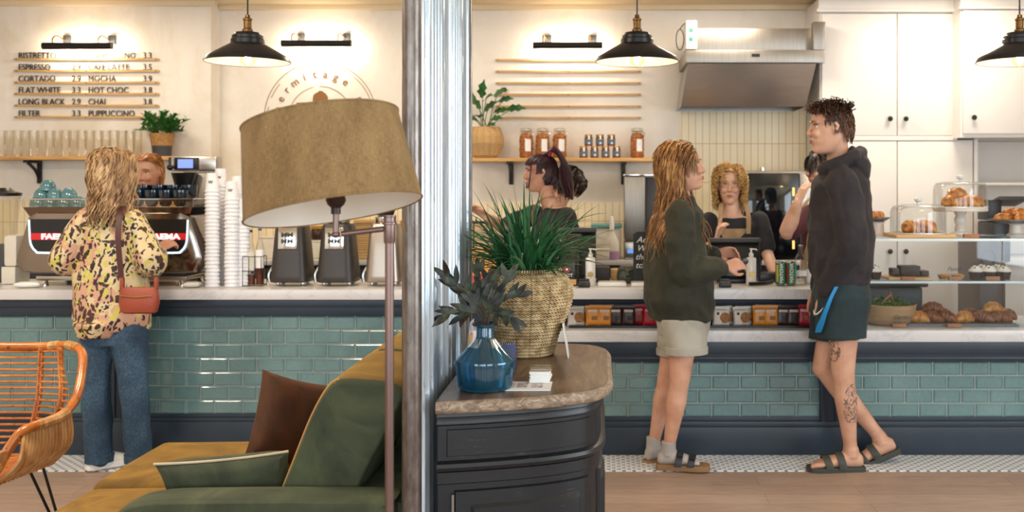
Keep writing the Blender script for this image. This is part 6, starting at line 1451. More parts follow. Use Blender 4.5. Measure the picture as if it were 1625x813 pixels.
for px, lb in ((1496, 'custard tart left of the pair on the middle shelf'), (1518, 'custard tart right of the pair on the middle shelf')):
    c = V(X(px, ym), ym - 0.02, z0); t = thing('custard_tart', lb, 'tart', c, 'custard tarts on the middle shelf'); m = MB(); m.lathe([(0.001, 0), (0.026, 0), (0.037, 0.022), (0.034, 0.023), (0.001, 0.02)], 20, c); m.build('pastry_case', M['pastry'], t); m = MB(); m.lathe([(0.033, 0.0215), (0.02, 0.028), (0.001, 0.03)], 16, c); m.build('filling', M['custard'], t)
cups_ = [(1548, 0, 'leftmost in the front row'), (1570, 0, 'middle of the front row'), (1593, 0, 'rightmost of the front row'), (1558, 1, 'back row, left'), (1582, 1, 'back row, right'), (1388, 0, 'beside the man, left end of the shelf')]
ccp = None
for px, bk, lb in cups_:
    y = ym - 0.05 + bk * 0.085
    if ccp is None:
        t = ccp = thing('cupcake', 'x', 'cupcake', (0, 0, 0), 'cupcakes on the middle shelf')
        m = MB(); rr = []
        for rad, z in ((0.028, 0), (0.038, 0.042)): rr.append([V((rad + 0.0015 * (k % 2)) * cos(2 * pi * k / 40), (rad + 0.0015 * (k % 2)) * sin(2 * pi * k / 40), z) for k in range(40)])
        m.loft(rr); m.build('paper_case', M['choc'], t)
        m = MB(); m.lathe([(0.037, 0.0425), (0.04, 0.048), (0.033, 0.058), (0.028, 0.06), (0.024, 0.07), (0.012, 0.078), (0.001, 0.08)], 20); m.build('icing', M['cream'], t)
        m = MB()
        for k in range(9): a = k * 2.4; m.ball((0.026 * math.sqrt(k / 9) * cos(a), 0.026 * math.sqrt(k / 9) * sin(a), 0.078 - 0.016 * k / 9), 0.0055, 8, 5)
        m.build('berries', M['berry'], t); o = t
    else: o = dup(ccp)
    o.location = (X(px, y), y, z0); o['label'] = 'dark-cased iced cupcake with berries, ' + lb
text('Pastel', 0.03, (X(1505, 5.68), 5.655, zm + 0.052), M['letter'], bt, 'lettering', 0.0005, shear=0.4) if False else None
# bottom: salad bowl, pastry tray
yb = 5.72; c0 = V(X(1409, yb), yb, LZ + 0.001)
bw = thing('salad_bowl', 'large pale wooden bowl of green salad at the bottom of the case', 'bowl', c0); s = yb / F
m = MB(); m.lathe([(0.001, 0), (0.1, 0), (0.125, 0.015), (0.15, 0.07), (0.158, 0.115), (0.153, 0.117), (0.144, 0.075), (0.001, 0.05)], 48, c0); m.build('wooden_bowl', mat('bowl_wood', '#B08C64', 0.5, var=0.15, vs=6, stretch=(1, 1, 8)), bw)
sal = thing('green_salad', 'chopped green salad leaves filling the wooden bowl', 'salad', c0 + V(0, 0, 0.08)); sal['kind'] = 'stuff'
m = MB(); random.seed(4)
for i in range(150):
    a = random.uniform(0, 6.28); r = 0.125 * math.sqrt(random.random()); leaf(m, c0 + V(cos(a) * r, sin(a) * r, 0.1 + 0.035 * (1 - (r / 0.13) ** 2)), (random.uniform(-1, 1), random.uniform(-1, 1), random.uniform(0, .8)), (0, 0, 1), 0.035, 0.011)
m.lathe([(0.001, 0.075), (0.13, 0.078), (0.125, 0.1), (0.001, 0.12)], 20, c0); m.build('salad_leaves', M['leaf'], sal, recalc=False)
for px, rz, lb in ((1392, -0.5, 'wooden salad server leaning left in the bowl'), (1417, 0.25, 'wooden salad server upright in the bowl')):
    b = V(X(px, yb) + 0.0, yb - 0.02, LZ + 0.1); t = thing('salad_server', lb, 'utensil', b); m = MB(); e = b + V(-0.075 if px < 1400 else -0.03, -0.02, 0.075 if px < 1400 else 0.09); 
    if px < 1400: e = b + V(0.07, -0.02, 0.075); 
    m.tube([b, b.lerp(e, 0.9), e], [0.009, 0.011, 0.007], 10, flat=0.6); m.build('handle', M['walnut'], t)
flat_thing('pastry_tray', 'grey slate tray under the filled pastries', 'tray', 1440, 1618, 5.6, 5.95, LZ, 0.012, mat('slate', '#6C6E70', 0.5))
random.seed(9)
pos = ['front left', 'second in the front row', 'third in the front row', 'fourth in the front row', 'fifth in the front row', 'front right', 'back left', 'second in the back row', 'third in the back row', 'fourth in the back row', 'back right', 'top left', 'top right']
pts_ = [(1458, 0, 0), (1478, 0, 0), (1500, 0, 0), (1530, 0, 0), (1560, 0, 0), (1588, 0, 0), (1470, 1, 0), (1495, 1, 0), (1540, 1, 0), (1568, 1, 0), (1596, 1, 0), (1480, .5, 1), (1575, .5, 1)]
for i, (px, bk, lv) in enumerate(pts_):
    y = 5.68 + 0.12 * bk; pastry('chocolate-streaked pastry on the slate tray, ' + pos[i], (X(px, y), y, LZ + 0.0145 + lv * 0.045), 0.12, random.uniform(-0.6, 0.6), M['choc_pastry'] if i % 3 else M['pastry'], r=0.03, grp='pastries on the slate tray')
# behind the case
y = 6.25; t = thing('waste_bin', 'black lidded bin bag box behind the display case', 'bin', (X(1423, y), y + 0.15, 0)); m = MB(); m.bb(X(1378, y), X(1465, y), y, y + 0.3, 0.003, Z(456, y), 0.02); m.build('bin_body', M['black_plastic'], t)
m = MB(); m.bb(X(1373, y), X(1472, y), y - 0.02, y + 0.32, Z(456, y) + 0.001, Z(448, y), 0.01); m.build('lid', M['black_plastic'], t)
y = 6.6; t = thing('drinks_fridge', 'dark brown appliance standing behind the glass case', 'appliance', (X(1575, y), y + 0.2, 0)); m = MB(); m.bb(X(1554, y), X(1596, y), y, y + 0.4, 0.003, Z(382, y), 0.01); m.build('casing', mat('dark_brown', '#4A3A34', 0.4), t)
m = MB(); m.tube([V(X(1568, y), y - 0.01, Z(410, y)) + V(0.045 * cos(a), 0, 0.05 * sin(a)) for a in [2 * pi * k / 20 for k in range(20)]], 0.003, 6, closed=True); m.build('hose', M['dark_grey'], t)
y = 6.9; t = thing('counter_machine', 'black countertop machine behind the pastry stand', 'machine', (X(1580, y), y, 0.946)); m = MB(); m.bb(X(1568, y), X(1590, y), y, y + 0.2, Z(350, y), Z(318, y), 0.01); m.bb(X(1572, y), X(1600, y), y - 0.05, y + 0.25, 0.947, Z(352, y), 0.02); m.build('housing', M['black_plastic'], t)
m = MB(); m.box((X(1608, y), y + 0.1, Z(320, y)), (0.2, 0.22, 0.03), 0.008, Matrix.Rotation(R(-12), 3, 'X')); m.build('lid', M['dark_grey'], t)
# ------------------------------------------------------------------ people
def skinmat(name, c, hi, lo):
    n = NT(name); f = n.noise(9, None, 4); n.color(n.ramp(f, [(0.3, lo), (0.5, c), (0.7, hi)])); n.set(0.5); n.set(Subsurface_Weight=0.12, Subsurface_Scale=0.02); n.bump(n.noise(120, None, 2), 0.05, 0.002); return n.m
M['skin_a'] = skinmat('skin_pale', '#D6AA92', '#E0B8A0', '#C69478'); M['skin_b'] = skinmat('skin_rosy', '#CE9C82', '#D8AA90', '#BE8468')
M['lip'] = mat('lip', '#A85A50', 0.4); M['eye_white'] = mat('eye_white', '#E6E0DA', 0.2); M['iris'] = mat('iris', '#3A2A20', 0.15)
def frame(f, up=(0, 0, 1), tilt=0.0):
    f = Vector(f).normalized(); up = Vector(up); r = f.cross(up).normalized(); u = r.cross(f).normalized()
    return Matrix((( r.x, f.x, u.x), (r.y, f.y, u.y), (r.z, f.z, u.z)))
HEADP = [(-0.117, .060, -.005, .024), (-.110, .080, -.01, .036), (-.098, .087, -.02, .045), (-.085, .084, -.035, .052), (-.072, .083, -.05, .058), (-.058, .088, -.06, .062), (-.04, .087, -.075, .066), (-.02, .085, -.085, .069),
         (0, .083, -.092, .072), (.018, .079, -.096, .0735), (.034, .087, -.099, .0745), (.05, .089, -.1, .0745), (.07, .083, -.097, .072), (.088, .068, -.086, .063), (.102, .047, -.068, .05), (.112, .02, -.042, .032), (.117, -.004, -.018, .01)]
def head_geo(mb, c, M3, k=1.0, ears=True):
    c = Vector(c); rings = []
    for z, fr, bk, hw in HEADP:
        mid = -0.01; ring = []
        for q in range(28):
            a = 2 * pi * q / 28; ca, sa = cos(a), sin(a)
            x = hw * math.copysign(abs(ca) ** 0.92, ca); y = mid + (fr - mid if sa > 0 else mid - bk) * math.copysign(abs(sa) ** (1.0 if sa < 0 else 0.95), sa)
            if sa > 0.2: x *= 1 - 0.10 * sa
            ring.append(c + M3 @ V(x * k, y * k, z * k))
        rings.append(ring)
    mb.loft(rings)
    W = lambda x, y, z: c + M3 @ V(x * k, y * k, z * k)
    mb.tube([W(0, .080, .034), W(0, .088, .018), W(0, .099, -.004), W(0, .104, -.018), W(0, .092, -.030)], [.006 * k, .0075 * k, .0095 * k, .012 * k, .008 * k], 10)
    for s in (-1, 1):
        mb.ball(W(s * .0125, .091, -.022), (.0085 * k,) * 3, 8, 6)
        mb.ball(W(s * .033, .072, -.018), (.022 * k,) * 3, 10, 7)       # cheek
        mb.tube([W(s * .012, .087, .036), W(s * .034, .083, .040), W(s * .052, .066, .034)], .0065 * k, 8)  # brow ridge
        if ears:
            mb.tube([W(s * .074, -.002, .02), W(s * .083, -.014, .030), W(s * .084, -.024, .014), W(s * .080, -.018, -.008), W(s * .074, -.006, -.022)], [.006 * k, .008 * k, .008 * k, .007 * k, .006 * k], 8)
            mb.ball(W(s * .075, -.010, .006), (.008 * k, .014 * k, .02 * k), 8, 6, M3)
    mb.tube([W(-.024, .080, -.0545), W(-.010, .0895, -.051), W(0, .0905, -.0525), W(.010, .0895, -.051), W(.024, .080, -.0545)], [.003 * k, .0055 * k, .0055 * k, .0055 * k, .003 * k], 8)
    mb.tube([W(-.022, .080, -.058), W(0, .089, -.0625), W(.022, .080, -.058)], [.003 * k, .0068 * k, .003 * k], 8)
def face_parts(c, M3, k, parent, browm, look=0.0):
    c = Vector(c); W = lambda x, y, z: c + M3 @ V(x * k, y * k, z * k)
    for s in (-1, 1):
        m = MB(); m.ball(W(s * .031, .0650, .018), (.0112 * k,) * 3, 12, 8); e = m.build('eye', M['eye_white'], parent)
        m = MB(); m.ball(W(s * .031 + look, .0722, .018), (.0064 * k, .0046 * k, .0064 * k), 10, 6, M3); m.build('iris', M['iris'], e)
        m = MB(); m.tube([W(s * .017, .075, .021), W(s * .025, .0785, .0262), W(s * .036, .0765, .0266), W(s * .045, .067, .021)], .0028 * k, 6)
        m.build('eyelid', browm, parent)
        m = MB(); m.tube([W(s * .014, .0905, .037), W(s * .030, .0885, .042), W(s * .050, .074, .038)], [.0026 * k, .0038 * k, .002 * k], 6); m.build('eyebrow', browm, parent)
    m = MB(); m.tube([W(-.023, .083, -.055), W(-.010, .0945, -.0515), W(0, .0955, -.053), W(.010, .0945, -.0515), W(.023, .083, -.055)], [.001, .0035 * k, .0035 * k, .0035 * k, .001], 6)
    m.tube([W(-.020, .083, -.0575), W(0, .0945, -.062), W(.020, .083, -.0575)], [.001, .0045 * k, .001], 6); m.build('lips', M['lip'], parent)
def hand_geo(mb, wrist, d, nrm, curl=0.5, k=1.0, mirror=1, spread=0.0, point=False):
    """wrist point, direction of the fingers, palm normal (palm faces nrm)"""
    w = Vector(wrist); d = Vector(d).normalized(); nrm = Vector(nrm); nrm = (nrm - d * nrm.dot(d)).normalized(); s = d.cross(nrm) * mirror
    def el(c, a, b): return (c, s * a * k, nrm * b * k)
    mb.ell([el(w, .026, .019), el(w + d * .02 * k, .03, .016), el(w + d * .05 * k, .038, .0145), el(w + d * .083 * k, .041, .013), el(w + d * .094 * k, .036, .010)], 16)
    for i, (off, L) in enumerate(((-.030, .068), (-.0105, .078), (.0095, .073), (.0285, .057))):
        p = w + d * .085 * k + s * off * k; ang = 0.0; pts = [p - d * .02 * k]; seg = (L * .45, L * .31, L * .24); c_ = curl * (0.12 if (point and i == 0) else 1)
        cur = p
        pts.append(cur.copy())
        for q, sl in enumerate(seg):
            ang += c_ * (0.7, 1.0, 0.7)[q]
            cur = cur + (d * cos(ang) + nrm * sin(ang) + s * off * spread * 6) .normalized() * sl * k; pts.append(cur.copy())
        mb.tube(pts, [.0095 * k, .009 * k, .0083 * k, .0076 * k, .0062 * k], 10); mb.ball(pts[-1], .0064 * k, 8, 6)
    t0 = w + d * .025 * k - s * .024 * k; t1 = t0 + (d * .55 - s * .6 + nrm * .35).normalized() * .036 * k; t2 = t1 + (d * .85 - s * .15 + nrm * .4 * (0.4 + curl)).normalized() * .030 * k; t3 = t2 + (d * .9 + nrm * .3 + s * .15).normalized() * .024 * k
    mb.tube([t0, t1, t2, t3], [.014 * k, .0115 * k, .0098 * k, .0075 * k], 10); mb.ball(t3, .0077 * k, 8, 6)
def limb(mb, pts, rad, n=5, seg=14, flat=1.0):
    sp = spline(pts, n); mb.tube(sp, lerpl(rad, n), seg, flat)
    mb.ball(sp[0], rad[0], 12, 8); mb.ball(sp[-1], rad[-1], 12, 8)
def leg_geo(mb, hip, knee, ankle, k=1.0):
    h, kn, a = Vector(hip), Vector(knee), Vector(ankle); up = (h - kn).normalized(); lo = (kn - a).normalized()
    bk = V(0, 0, 0)
    pts = [h, h.lerp(kn, .35), h.lerp(kn, .75), kn, kn.lerp(a, .14), kn.lerp(a, .32), kn.lerp(a, .62), kn.lerp(a, .88), a]
    mb.tube(pts, [r * k for r in (.088, .082, .064, .057, .053, .057, .043, .034, .036)], 18)
    mb.ball(kn, .057 * k, 12, 8); mb.ball(h, .088 * k, 12, 8)
def foot_geo(mb, ankle, fdir, k=1.0, toes=True, pitch=0.0, sole=None):
    a = Vector(ankle); f = Vector(fdir).normalized(); r = f.cross(V(0, 0, 1)).normalized(); u = r.cross(f)
    zs = (a.z - .0) if sole is None else sole
    b = a - V(0, 0, 0)
    G = lambda x, y, z: b + r * x * k + f * y * k + u * (z - .075) * k
    mb.ell([(G(0, -.055, .03), r * .020 * k, u * .022 * k), (G(0, -.04, .035), r * .031 * k, u * .034 * k), (G(0, 0, .042), r * .034 * k, u * .042 * k), (G(0, .05, .034), r * .036 * k, u * .033 * k), (G(0, .1, .026), r * .043 * k, u * .024 * k), (G(0, .135, .02), r * .045 * k, u * .018 * k), (G(0, .155, .016), r * .04 * k, u * .012 * k)], 16)
    mb.tube([G(0, 0, .09), G(0, -.002, .05)], [.036 * k, .04 * k], 12)
    if toes:
        for x, y, q in ((-.031, .185, .0125), (-.011, .182, .0095), (.006, .175, .009), (.021, .166, .0085), (.034, .155, .008)):
            mb.tube([G(x, .14, .018), G(x * 1.02, y - .015, .018), G(x * 1.02, y, .013)], [q * k, q * 1.05 * k, q * .8 * k], 8); mb.ball(G(x * 1.02, y, .013), q * .85 * k, 8, 6)
def hair_locks(mb, c, M3, k, n, length, wave, rad, region, gravity=0.5, colliders=(), seed=1, steps=14, frizz=0.3, offs=1.03, rseg=5, vol=1.16, lift=.3, freq=.75, fall=None):
    """locks that start on the scalp, run down over the skull and hang"""
    random.seed(seed); c = Vector(c); cnt = 0; MT = M3.transposed()
    while cnt < n:
        v = Vector((random.gauss(0, 1), random.gauss(0, 1), random.gauss(0, 1))).normalized()
        if not region(v): continue
        cnt += 1
        B = 1 + .33 * max(0, v.z) ** 2; p = c + M3 @ (V(v.x * .078 * B, v.y * .102 * B - .008, v.z * .116 + .002) * k * offs)
        nrm = (M3 @ V(v.x / .078, v.y / .102, v.z / .116)).normalized(); out = M3 @ V(v.x, v.y * .8 - .35 if fall is None else fall, 0)
        if out.length < .1: out = M3 @ V(.3, -.3, 0)
        tang = V(0, 0, -1) * .35 + out.normalized() * max(0, v.z) * 1.4; tang = (tang - nrm * tang.dot(nrm)).normalized()
        d = (tang + nrm * lift).normalized(); L = length * random.uniform(.72, 1.1); st = L / steps; pts = []; ph = random.uniform(0, 6.28); fr = freq * random.uniform(.75, 1.25); myv = 1 + (vol - 1) * random.uniform(.15, 1.0)
        off = V(noise.noise(v * 3 + V(seed, 0, 0)), noise.noise(v * 3 + V(0, seed, 5)), 0) + V(random.gauss(0, .3), random.gauss(0, .3), 0)
        side = nrm.cross(V(0, 0, 1)); side = side.normalized() if side.length > .1 else V(1, 0, 0)
        for i in range(steps + 1):
            t = i / steps; w = wave * min(1, .2 + t * 1.6)
            pts.append(p + side * sin(ph + i * fr) * w + nrm * (cos(ph + i * fr) + .6) * w * .6)
            d = (d + V(0, 0, -gravity) + off * frizz * .12).normalized(); p = p + d * st
            lp = MT @ (p - c) / k; B = 1 + .33 * min(1, max(0, lp.z / .119)) ** 2; e = V(lp.x / (.080 * B), (lp.y + .008) / (.105 * B), lp.z / .119); q = e.length
            g = (M3 @ V(lp.x / .080 ** 2, (lp.y + .008) / .105 ** 2, lp.z / .119 ** 2)).normalized()
            if q < myv: p = p + g * (myv - q) * .09 * k; d = (d - g * min(0, d.dot(g))).normalized()
            elif lp.z > -.06: p = p - g * min(q - myv, .3) * .045 * k; d = (d - g * max(0, d.dot(g)) * .7).normalized()
            for cc, cr in colliders:
                dl = p - Vector(cc); q = math.sqrt((dl.x / cr[0]) ** 2 + (dl.y / cr[1]) ** 2 + (dl.z / cr[2]) ** 2)
                if 1e-4 < q < 1:
                    p = Vector(cc) + dl / q; g = V(dl.x / cr[0] ** 2, dl.y / cr[1] ** 2, dl.z / cr[2] ** 2).normalized(); d = (d - g * min(0, d.dot(g)) + V(0, 0, -.05)).normalized()
        r0 = rad * random.uniform(.7, 1.3)
        mb.tube(pts, [r0 * (1 - .8 * (i / steps) ** 2.5) for i in range(steps + 1)], rseg, flat=.55)
def hair_cap(mb, c, M3, k, cut, grow=1.05, front=.55):
    """shell over the skull, cut away where the face is"""
    c = Vector(c); n1, n2 = 26, 36; vs = {}; L = []; fs = []
    for i in range(n1 + 1):
        a = pi * i / n1
        for j in range(n2):
            b = 2 * pi * j / n2; v = V(sin(a) * cos(b), sin(a) * sin(b), cos(a))
            B = 1 + .33 * max(0, v.z) ** 2; L.append((v, c + M3 @ (V(v.x * .079 * B, v.y * .103 * B - .008, v.z * .117 + .003) * k * grow)))
    keep = [cut(v) for v, p in L]
    for i in range(n1):
        for j in range(n2):
            q = (i * n2 + j, i * n2 + (j + 1) % n2, (i + 1) * n2 + (j + 1) % n2, (i + 1) * n2 + j)
            if all(keep[x] for x in q): fs.append(q)
    mb.add([p for v, p in L], fs)
def hairmat(name, c1, c2, c3, scale=60):
    n = NT(name); f = n.noise(scale, n.mapping((1, 1, .25)), 4); f2 = n.noise(7, None, 3)
    n.color(n.ramp(n.math('MULTIPLY', n.math('ADD', f, f2), .5), [(0.35, c1), (0.5, c2), (0.65, c3)])); n.set(0.42); n.set(Specular_IOR_Level=.4); return n.m
def cloth(name, c, hi, lo, bump=.25, bs=300, sheen=.04):
    n = NT(name); f = n.noise(5, None, 4); n.color(n.ramp(f, [(0.3, lo), (0.5, c), (0.7, hi)])); n.set(.85); n.set(Sheen_Weight=sheen); n.bump(n.noise(bs, None, 2), bump, .002); return n.m

# ---- hooded man -------------------------------------------------------------------
D = 5.25
def Q(px, py, d=D): return P(px, py, d)
f = V(-.97, .22, 0).normalized(); lf = V(0, 0, 1).cross(f)        # lf: his left, towards the camera
man = thing('person', 'man in charcoal hoodie and dark teal shorts standing with hand in pocket', 'person', (X(1335, 5.2), 5.22, 0))
hc = Q(1317, 206, 5.22); M3 = frame((-1, .05, -.02)); K = 1.07
b = MB(); head_geo(b, hc, M3, K)
limb(b, [hc + M3 @ V(0, -.03, -.05), Q(1330, 246, 5.24), Q(1336, 268)], [.058, .058, .075])
b.ell([(Q(1335, 470), lf * .15, f * .11), (Q(1336, 425), lf * .145, f * .105), (Q(1334, 370), lf * .155, f * .115), (Q(1333, 320), lf * .175, f * .12), (Q(1334, 290), lf * .17, f * .1), (Q(1335, 270), lf * .09, f * .07)], 24)
sh, elb, wr = Q(1337, 288, 5.08), Q(1347, 388, 5.03), Q(1313, 462, 5.15)
limb(b, [sh, sh.lerp(elb, .5), elb, elb.lerp(wr, .4), wr], [.058, .052, .042, .042, .028])
hand_geo(b, wr, (-.22, .22, -1), (.2, .9, .1), .2, 1.05, mirror=-1)
sh2, elb2, wr2 = Q(1330, 290, 5.42), Q(1328, 388, 5.47), Q(1300, 455, 5.42)
limb(b, [sh2, sh2.lerp(elb2, .5), elb2, elb2.lerp(wr2, .4), wr2], [.058, .052, .042, .042, .028]); hand_geo(b, wr2, (-.4, -.1, -1), (.5, -.8, 0), .25, 1.08, mirror=1)
hipn, kn1, an1 = Q(1338, 475, 5.17), Q(1338, 592, 5.17), Q(1350, 716, 5.19)
leg_geo(b, hipn, kn1, an1, 1.03)
foot1 = V(-1, -.04, 0); foot_geo(b, an1 + V(0, 0, -.0), foot1, 1.12)
hipf, kn2, an2 = Q(1334, 475, 5.33), Q(1306, 584, 5.33), Q(1396, 694, 5.34)
leg_geo(b, hipf, kn2, an2, 1.03); f2v = V(-.93, .05, -.42).normalized(); foot_geo(b, an2 + V(.0, 0, -.01), f2v, 1.12)
# tattoos belong to the skin: dark drawing on the near shin and thigh
n = NT('skin_tattoo'); fz = n.noise(9, None, 4); base = n.ramp(fz, [(0.3, '#BE8C74'), (0.5, '#CC9C82'), (0.7, '#D6A88E')])
s3 = n.sep(); 
def boxmask(cx, cz, rx, rz, ymax):
    u = n.math('DIVIDE', n.math('SUBTRACT', s3[0], cx), rx); v = n.math('DIVIDE', n.math('SUBTRACT', s3[2], cz), rz)
    r = n.math('ADD', n.math('MULTIPLY', u, u), n.math('MULTIPLY', v, v)); return n.math('MULTIPLY', n.math('LESS_THAN', r, 1.0), n.math('LESS_THAN', s3[1], ymax))
ox, oy = man.location.x, man.location.y; tc1 = Q(1349, 640, 5.17); tc2 = Q(1320, 556, 5.17)
tatt = n.math('GREATER_THAN', n.noise(45, n.mapping((1, 1, .7)), 5, .7, 2.5), .52); tl2 = n.math('LESS_THAN', n.math('ABSOLUTE', n.math('SUBTRACT', n.noise(16, None, 2, .5, 2), .5)), .05)
mk = n.math('ADD', n.math('MULTIPLY', boxmask(tc1.x - ox, tc1.z, .047, .105, .0), tatt), n.math('MULTIPLY', boxmask(tc2.x - ox, tc2.z, .03, .055, .0), tl2))
n.color(n.mix(n.math('MULTIPLY', mk, .8), base, '#2E3238')); n.set(.5); n.set(Subsurface_Weight=.1, Subsurface_Scale=.02); M['skin_tattoo'] = n.m
b.build('body', M['skin_tattoo'], man, remesh=.0048, smooth=3)
M['hair_brown'] = hairmat('hair_brown', '#24150D', '#44291A', '#684430')
face_parts(hc, M3, K, man, M['hair_brown'])
h = MB(); hair_cap(h, hc, M3, K, lambda v: (v.z > .66 and v.y < .66) or (v.y < .34 and v.z > .22) or (v.y < .05 and v.z > -.35 and v.z > -.1 + v.y * .1 - (0.3 if v.y < -.4 else 0)), 1.03)
hair_locks(h, hc, M3, K, 950, .03, .001, .0036, lambda v: (v.z > .25 and v.y < .42) or (v.y < .0 and v.z > -.05 - (.35 if v.y < -.5 else 0)), gravity=.2, seed=3, steps=5, frizz=1.0, offs=1.02, vol=1.06, lift=.3)
hair_locks(h, hc + M3 @ V(0, .004, .004), M3, K, 460, .042, .002, .0038, lambda v: v.z > .6 and v.y > -.75 and v.y < .68, gravity=-.05, seed=8, steps=6, frizz=3.0, offs=1.06, vol=1.3, lift=1.0, fall=.1)
h.build('hair', M['hair_brown'], man, recalc=False)
M['hoodie'] = cloth('hoodie_charcoal', '#282326', '#322C30', '#1F1B1E')
g = MB()
g.ell([(Q(1336, 448), lf * .185, f * .142), (Q(1336, 440), lf * .19, f * .148), (Q(1337, 425), lf * .20, f * .168), (Q(1335, 370), lf * .205, f * .168), (Q(1333, 320), lf * .215, f * .16), (Q(1334, 290), lf * .205, f * .142), (Q(1337, 270), lf * .13, f * .105), (Q(1338, 256), lf * .08, f * .075)], 30)
for s_h, e_, w_, bb3 in ((sh, elb, wr, 1), (sh2, elb2, wr2, 0)):
    w3 = w_.lerp(e_, -.02); limb(g, [s_h + V(0, 0, -.01), s_h.lerp(e_, .5) + V(.008, 0, 0), e_ + V(.012, 0, 0), e_.lerp(w3, .5) + V(0, 0, -.01), e_.lerp(w3, .85), w3], [.088, .086, .08, .07, .056, .043])
# hood lying on the shoulders
g.tube(spline([Q(1306, 268, 5.2), Q(1322, 262, 5.12), Q(1350, 250, 5.12), Q(1368, 244, 5.22), Q(1352, 246, 5.33), Q(1322, 260, 5.34)], 5, True), .034, 14, closed=True)
g.ell([(Q(1345, 240, 5.24), V(.02, 0, .02), V(0, .05, 0)), (Q(1350, 246, 5.24), V(.05, 0, .028), V(0, .095, 0)), (Q(1358, 260, 5.24), V(.07, 0, .03), V(0, .115, 0)), (Q(1366, 272, 5.24), V(.055, 0, .035), V(0, .10, 0)), (Q(1370, 284, 5.24), V(.03, 0, .01), V(0, .06, 0))], 24)
g.build('hoodie', M['hoodie'], man, remesh=.0075, smooth=3, wrinkle=(.017, 6.5, (1, 1, .8)))
g = MB(); g.ell([(Q(1336, 452), lf * .165, f * .138), (Q(1336, 440), lf * .182, f * .15)], 30); g.build('hoodie_hem', M['hoodie'], man)
M['shorts_teal'] = cloth('shorts_teal', '#1D2E31', '#26393C', '#162427'); M['stripe_blue'] = mat('stripe_blue', '#1C86C8', .5)
g = MB(); g.ell([(Q(1334, 495), lf * .17, f * .145), (Q(1335, 470), lf * .18, f * .152), (Q(1335, 440), lf * .165, f * .135), (Q(1335, 428), lf * .15, f * .12)], 28)
hem1, hem2 = Q(1336, 537, 5.16), Q(1316, 540, 5.34)
g.ell([(Q(1336, 470, 5.18), lf * .10, f * .14), (Q(1336, 500, 5.17), lf * .10, f * .132), (hem1, lf * .095, f * .125)], 24); g.ell([(Q(1332, 470, 5.33), lf * .10, f * .135), (Q(1324, 505, 5.33), lf * .10, f * .13), (hem2, lf * .095, f * .115)], 24)
g.build('shorts', M['shorts_teal'], man, remesh=.007, smooth=3, wrinkle=(.009, 6, (1, 1, .6)))
# blue side stripe and tick mark follow the near side of the shorts
def onshort(px, py, lift=.004):
    t_ = (py - 440) / 97; cx = 1336; hw = (.142 - .017 * t_); q = (px - cx) * 5.07 / F / hw; q = max(-1, min(1, q))
    y = 5.175 - .105 * math.sqrt(max(0, 1 - q * q)) - lift - .004
    return P(px, py, y)
g = MB(); rr = []
for py, a, b_ in ((446, 1329, 1334), (458, 1323, 1329), (472, 1316, 1322), (486, 1310, 1317), (500, 1304, 1312), (515, 1297, 1308), (528, 1293, 1303)): rr.append([onshort(a, py), onshort(b_, py), onshort(b_, py, -.006), onshort(a, py, -.006)])
g.loft(rr); g.build('side_stripe', M['stripe_blue'], man)
g = MB(); ck = [onshort(q[0], q[1], .007) for q in ((1291, 492), (1292, 498), (1296, 499), (1302, 494), (1306, 489))]; g.tube(ck, [.001, .0035, .004, .0025, .0008], 6); g.build('tick_mark', M['paper'], man)
M['sandal'] = mat('sandal_olive', '#3B3E38', .6); M['cork'] = mat('cork', '#8A6A48', .8)
def sandal(parent, ank, fd, k, mt, soleM, straps=True):
    f_ = Vector(fd).normalized(); r = f_.cross(V(0, 0, 1)).normalized(); u = r.cross(f_); G = lambda x, y, z: Vector(ank) + r * x * k + f_ * y * k + u * (z - .075) * k
    out = [(-.062, .022), (-.05, .032), (0, .034), (.05, .036), (.1, .045), (.15, .047), (.185, .038), (.2, .018)]
    pts = [(x, y) for y, x in out] + [(-x, y) for y, x in out[::-1]]
    m = MB(); m.loft([[G(x, y, -.018) for x, y in pts], [G(x * 1.06, y, -.004) for x, y in pts], [G(x * 1.03, y, .008) for x, y in pts]]); s_ = m.build('sole', soleM, parent)
    for y0, hh in ((.045, .062), (.105, .048)):
        m = MB(); rr = []
        for a in [pi * q / 12 for q in range(13)]:
            rr.append([G(.05 * cos(a), y0 + e + .012 * sin(a), .004 + hh * sin(a) * 1.0 + (.0 if e2 else .004)) for e, e2 in ((-.017, 1), (.017, 1), (.017, 0), (-.017, 0))])
        m.loft(rr); st_ = m.build('strap', mt, parent)
        m = MB(); m.box(G(.036, y0 + .01, hh * .72 + .012), (.022, .026, .006), .002, frame(f_)); m.build('buckle', M['black_metal'], st_)
    return s_
sandal(man, an1, foot1, 1.14, M['sandal'], M['sandal']); sandal(man, an2 + V(0, 0, -.01), f2v, 1.14, M['sandal'], M['sandal'])

# ---- woman in the green sweatshirt ---------------------------------------------------
D = 5.25
f = V(.93, .36, 0).normalized(); rt_ = f.cross(V(0, 0, 1))      # her right side faces the camera
wg = thing('person', 'long-haired woman in dark green sweatshirt and pale shorts facing the till', 'person', (X(1065, D), D, 0))
hc = Q(1086, 268, 5.24); M3 = frame((1, -.06, .10)); K = .98
b = MB(); head_geo(b, hc, M3, K)
limb(b, [hc + M3 @ V(0, -.03, -.05), Q(1080, 303, 5.25), Q(1078, 325)], [.048, .048, .065])
b.ell([(Q(1085, 510), rt_ * .13, f * .10), (Q(1080, 485), rt_ * .135, f * .11), (Q(1076, 440), rt_ * .125, f * .1), (Q(1078, 390), rt_ * .13, f * .105), (Q(1080, 350), rt_ * .15, f * .1), (Q(1079, 330), rt_ * .12, f * .07)], 24)
sh, elb, wr = Q(1082, 343, 5.08), Q(1087, 426, 5.04), Q(1150, 425, 5.10)
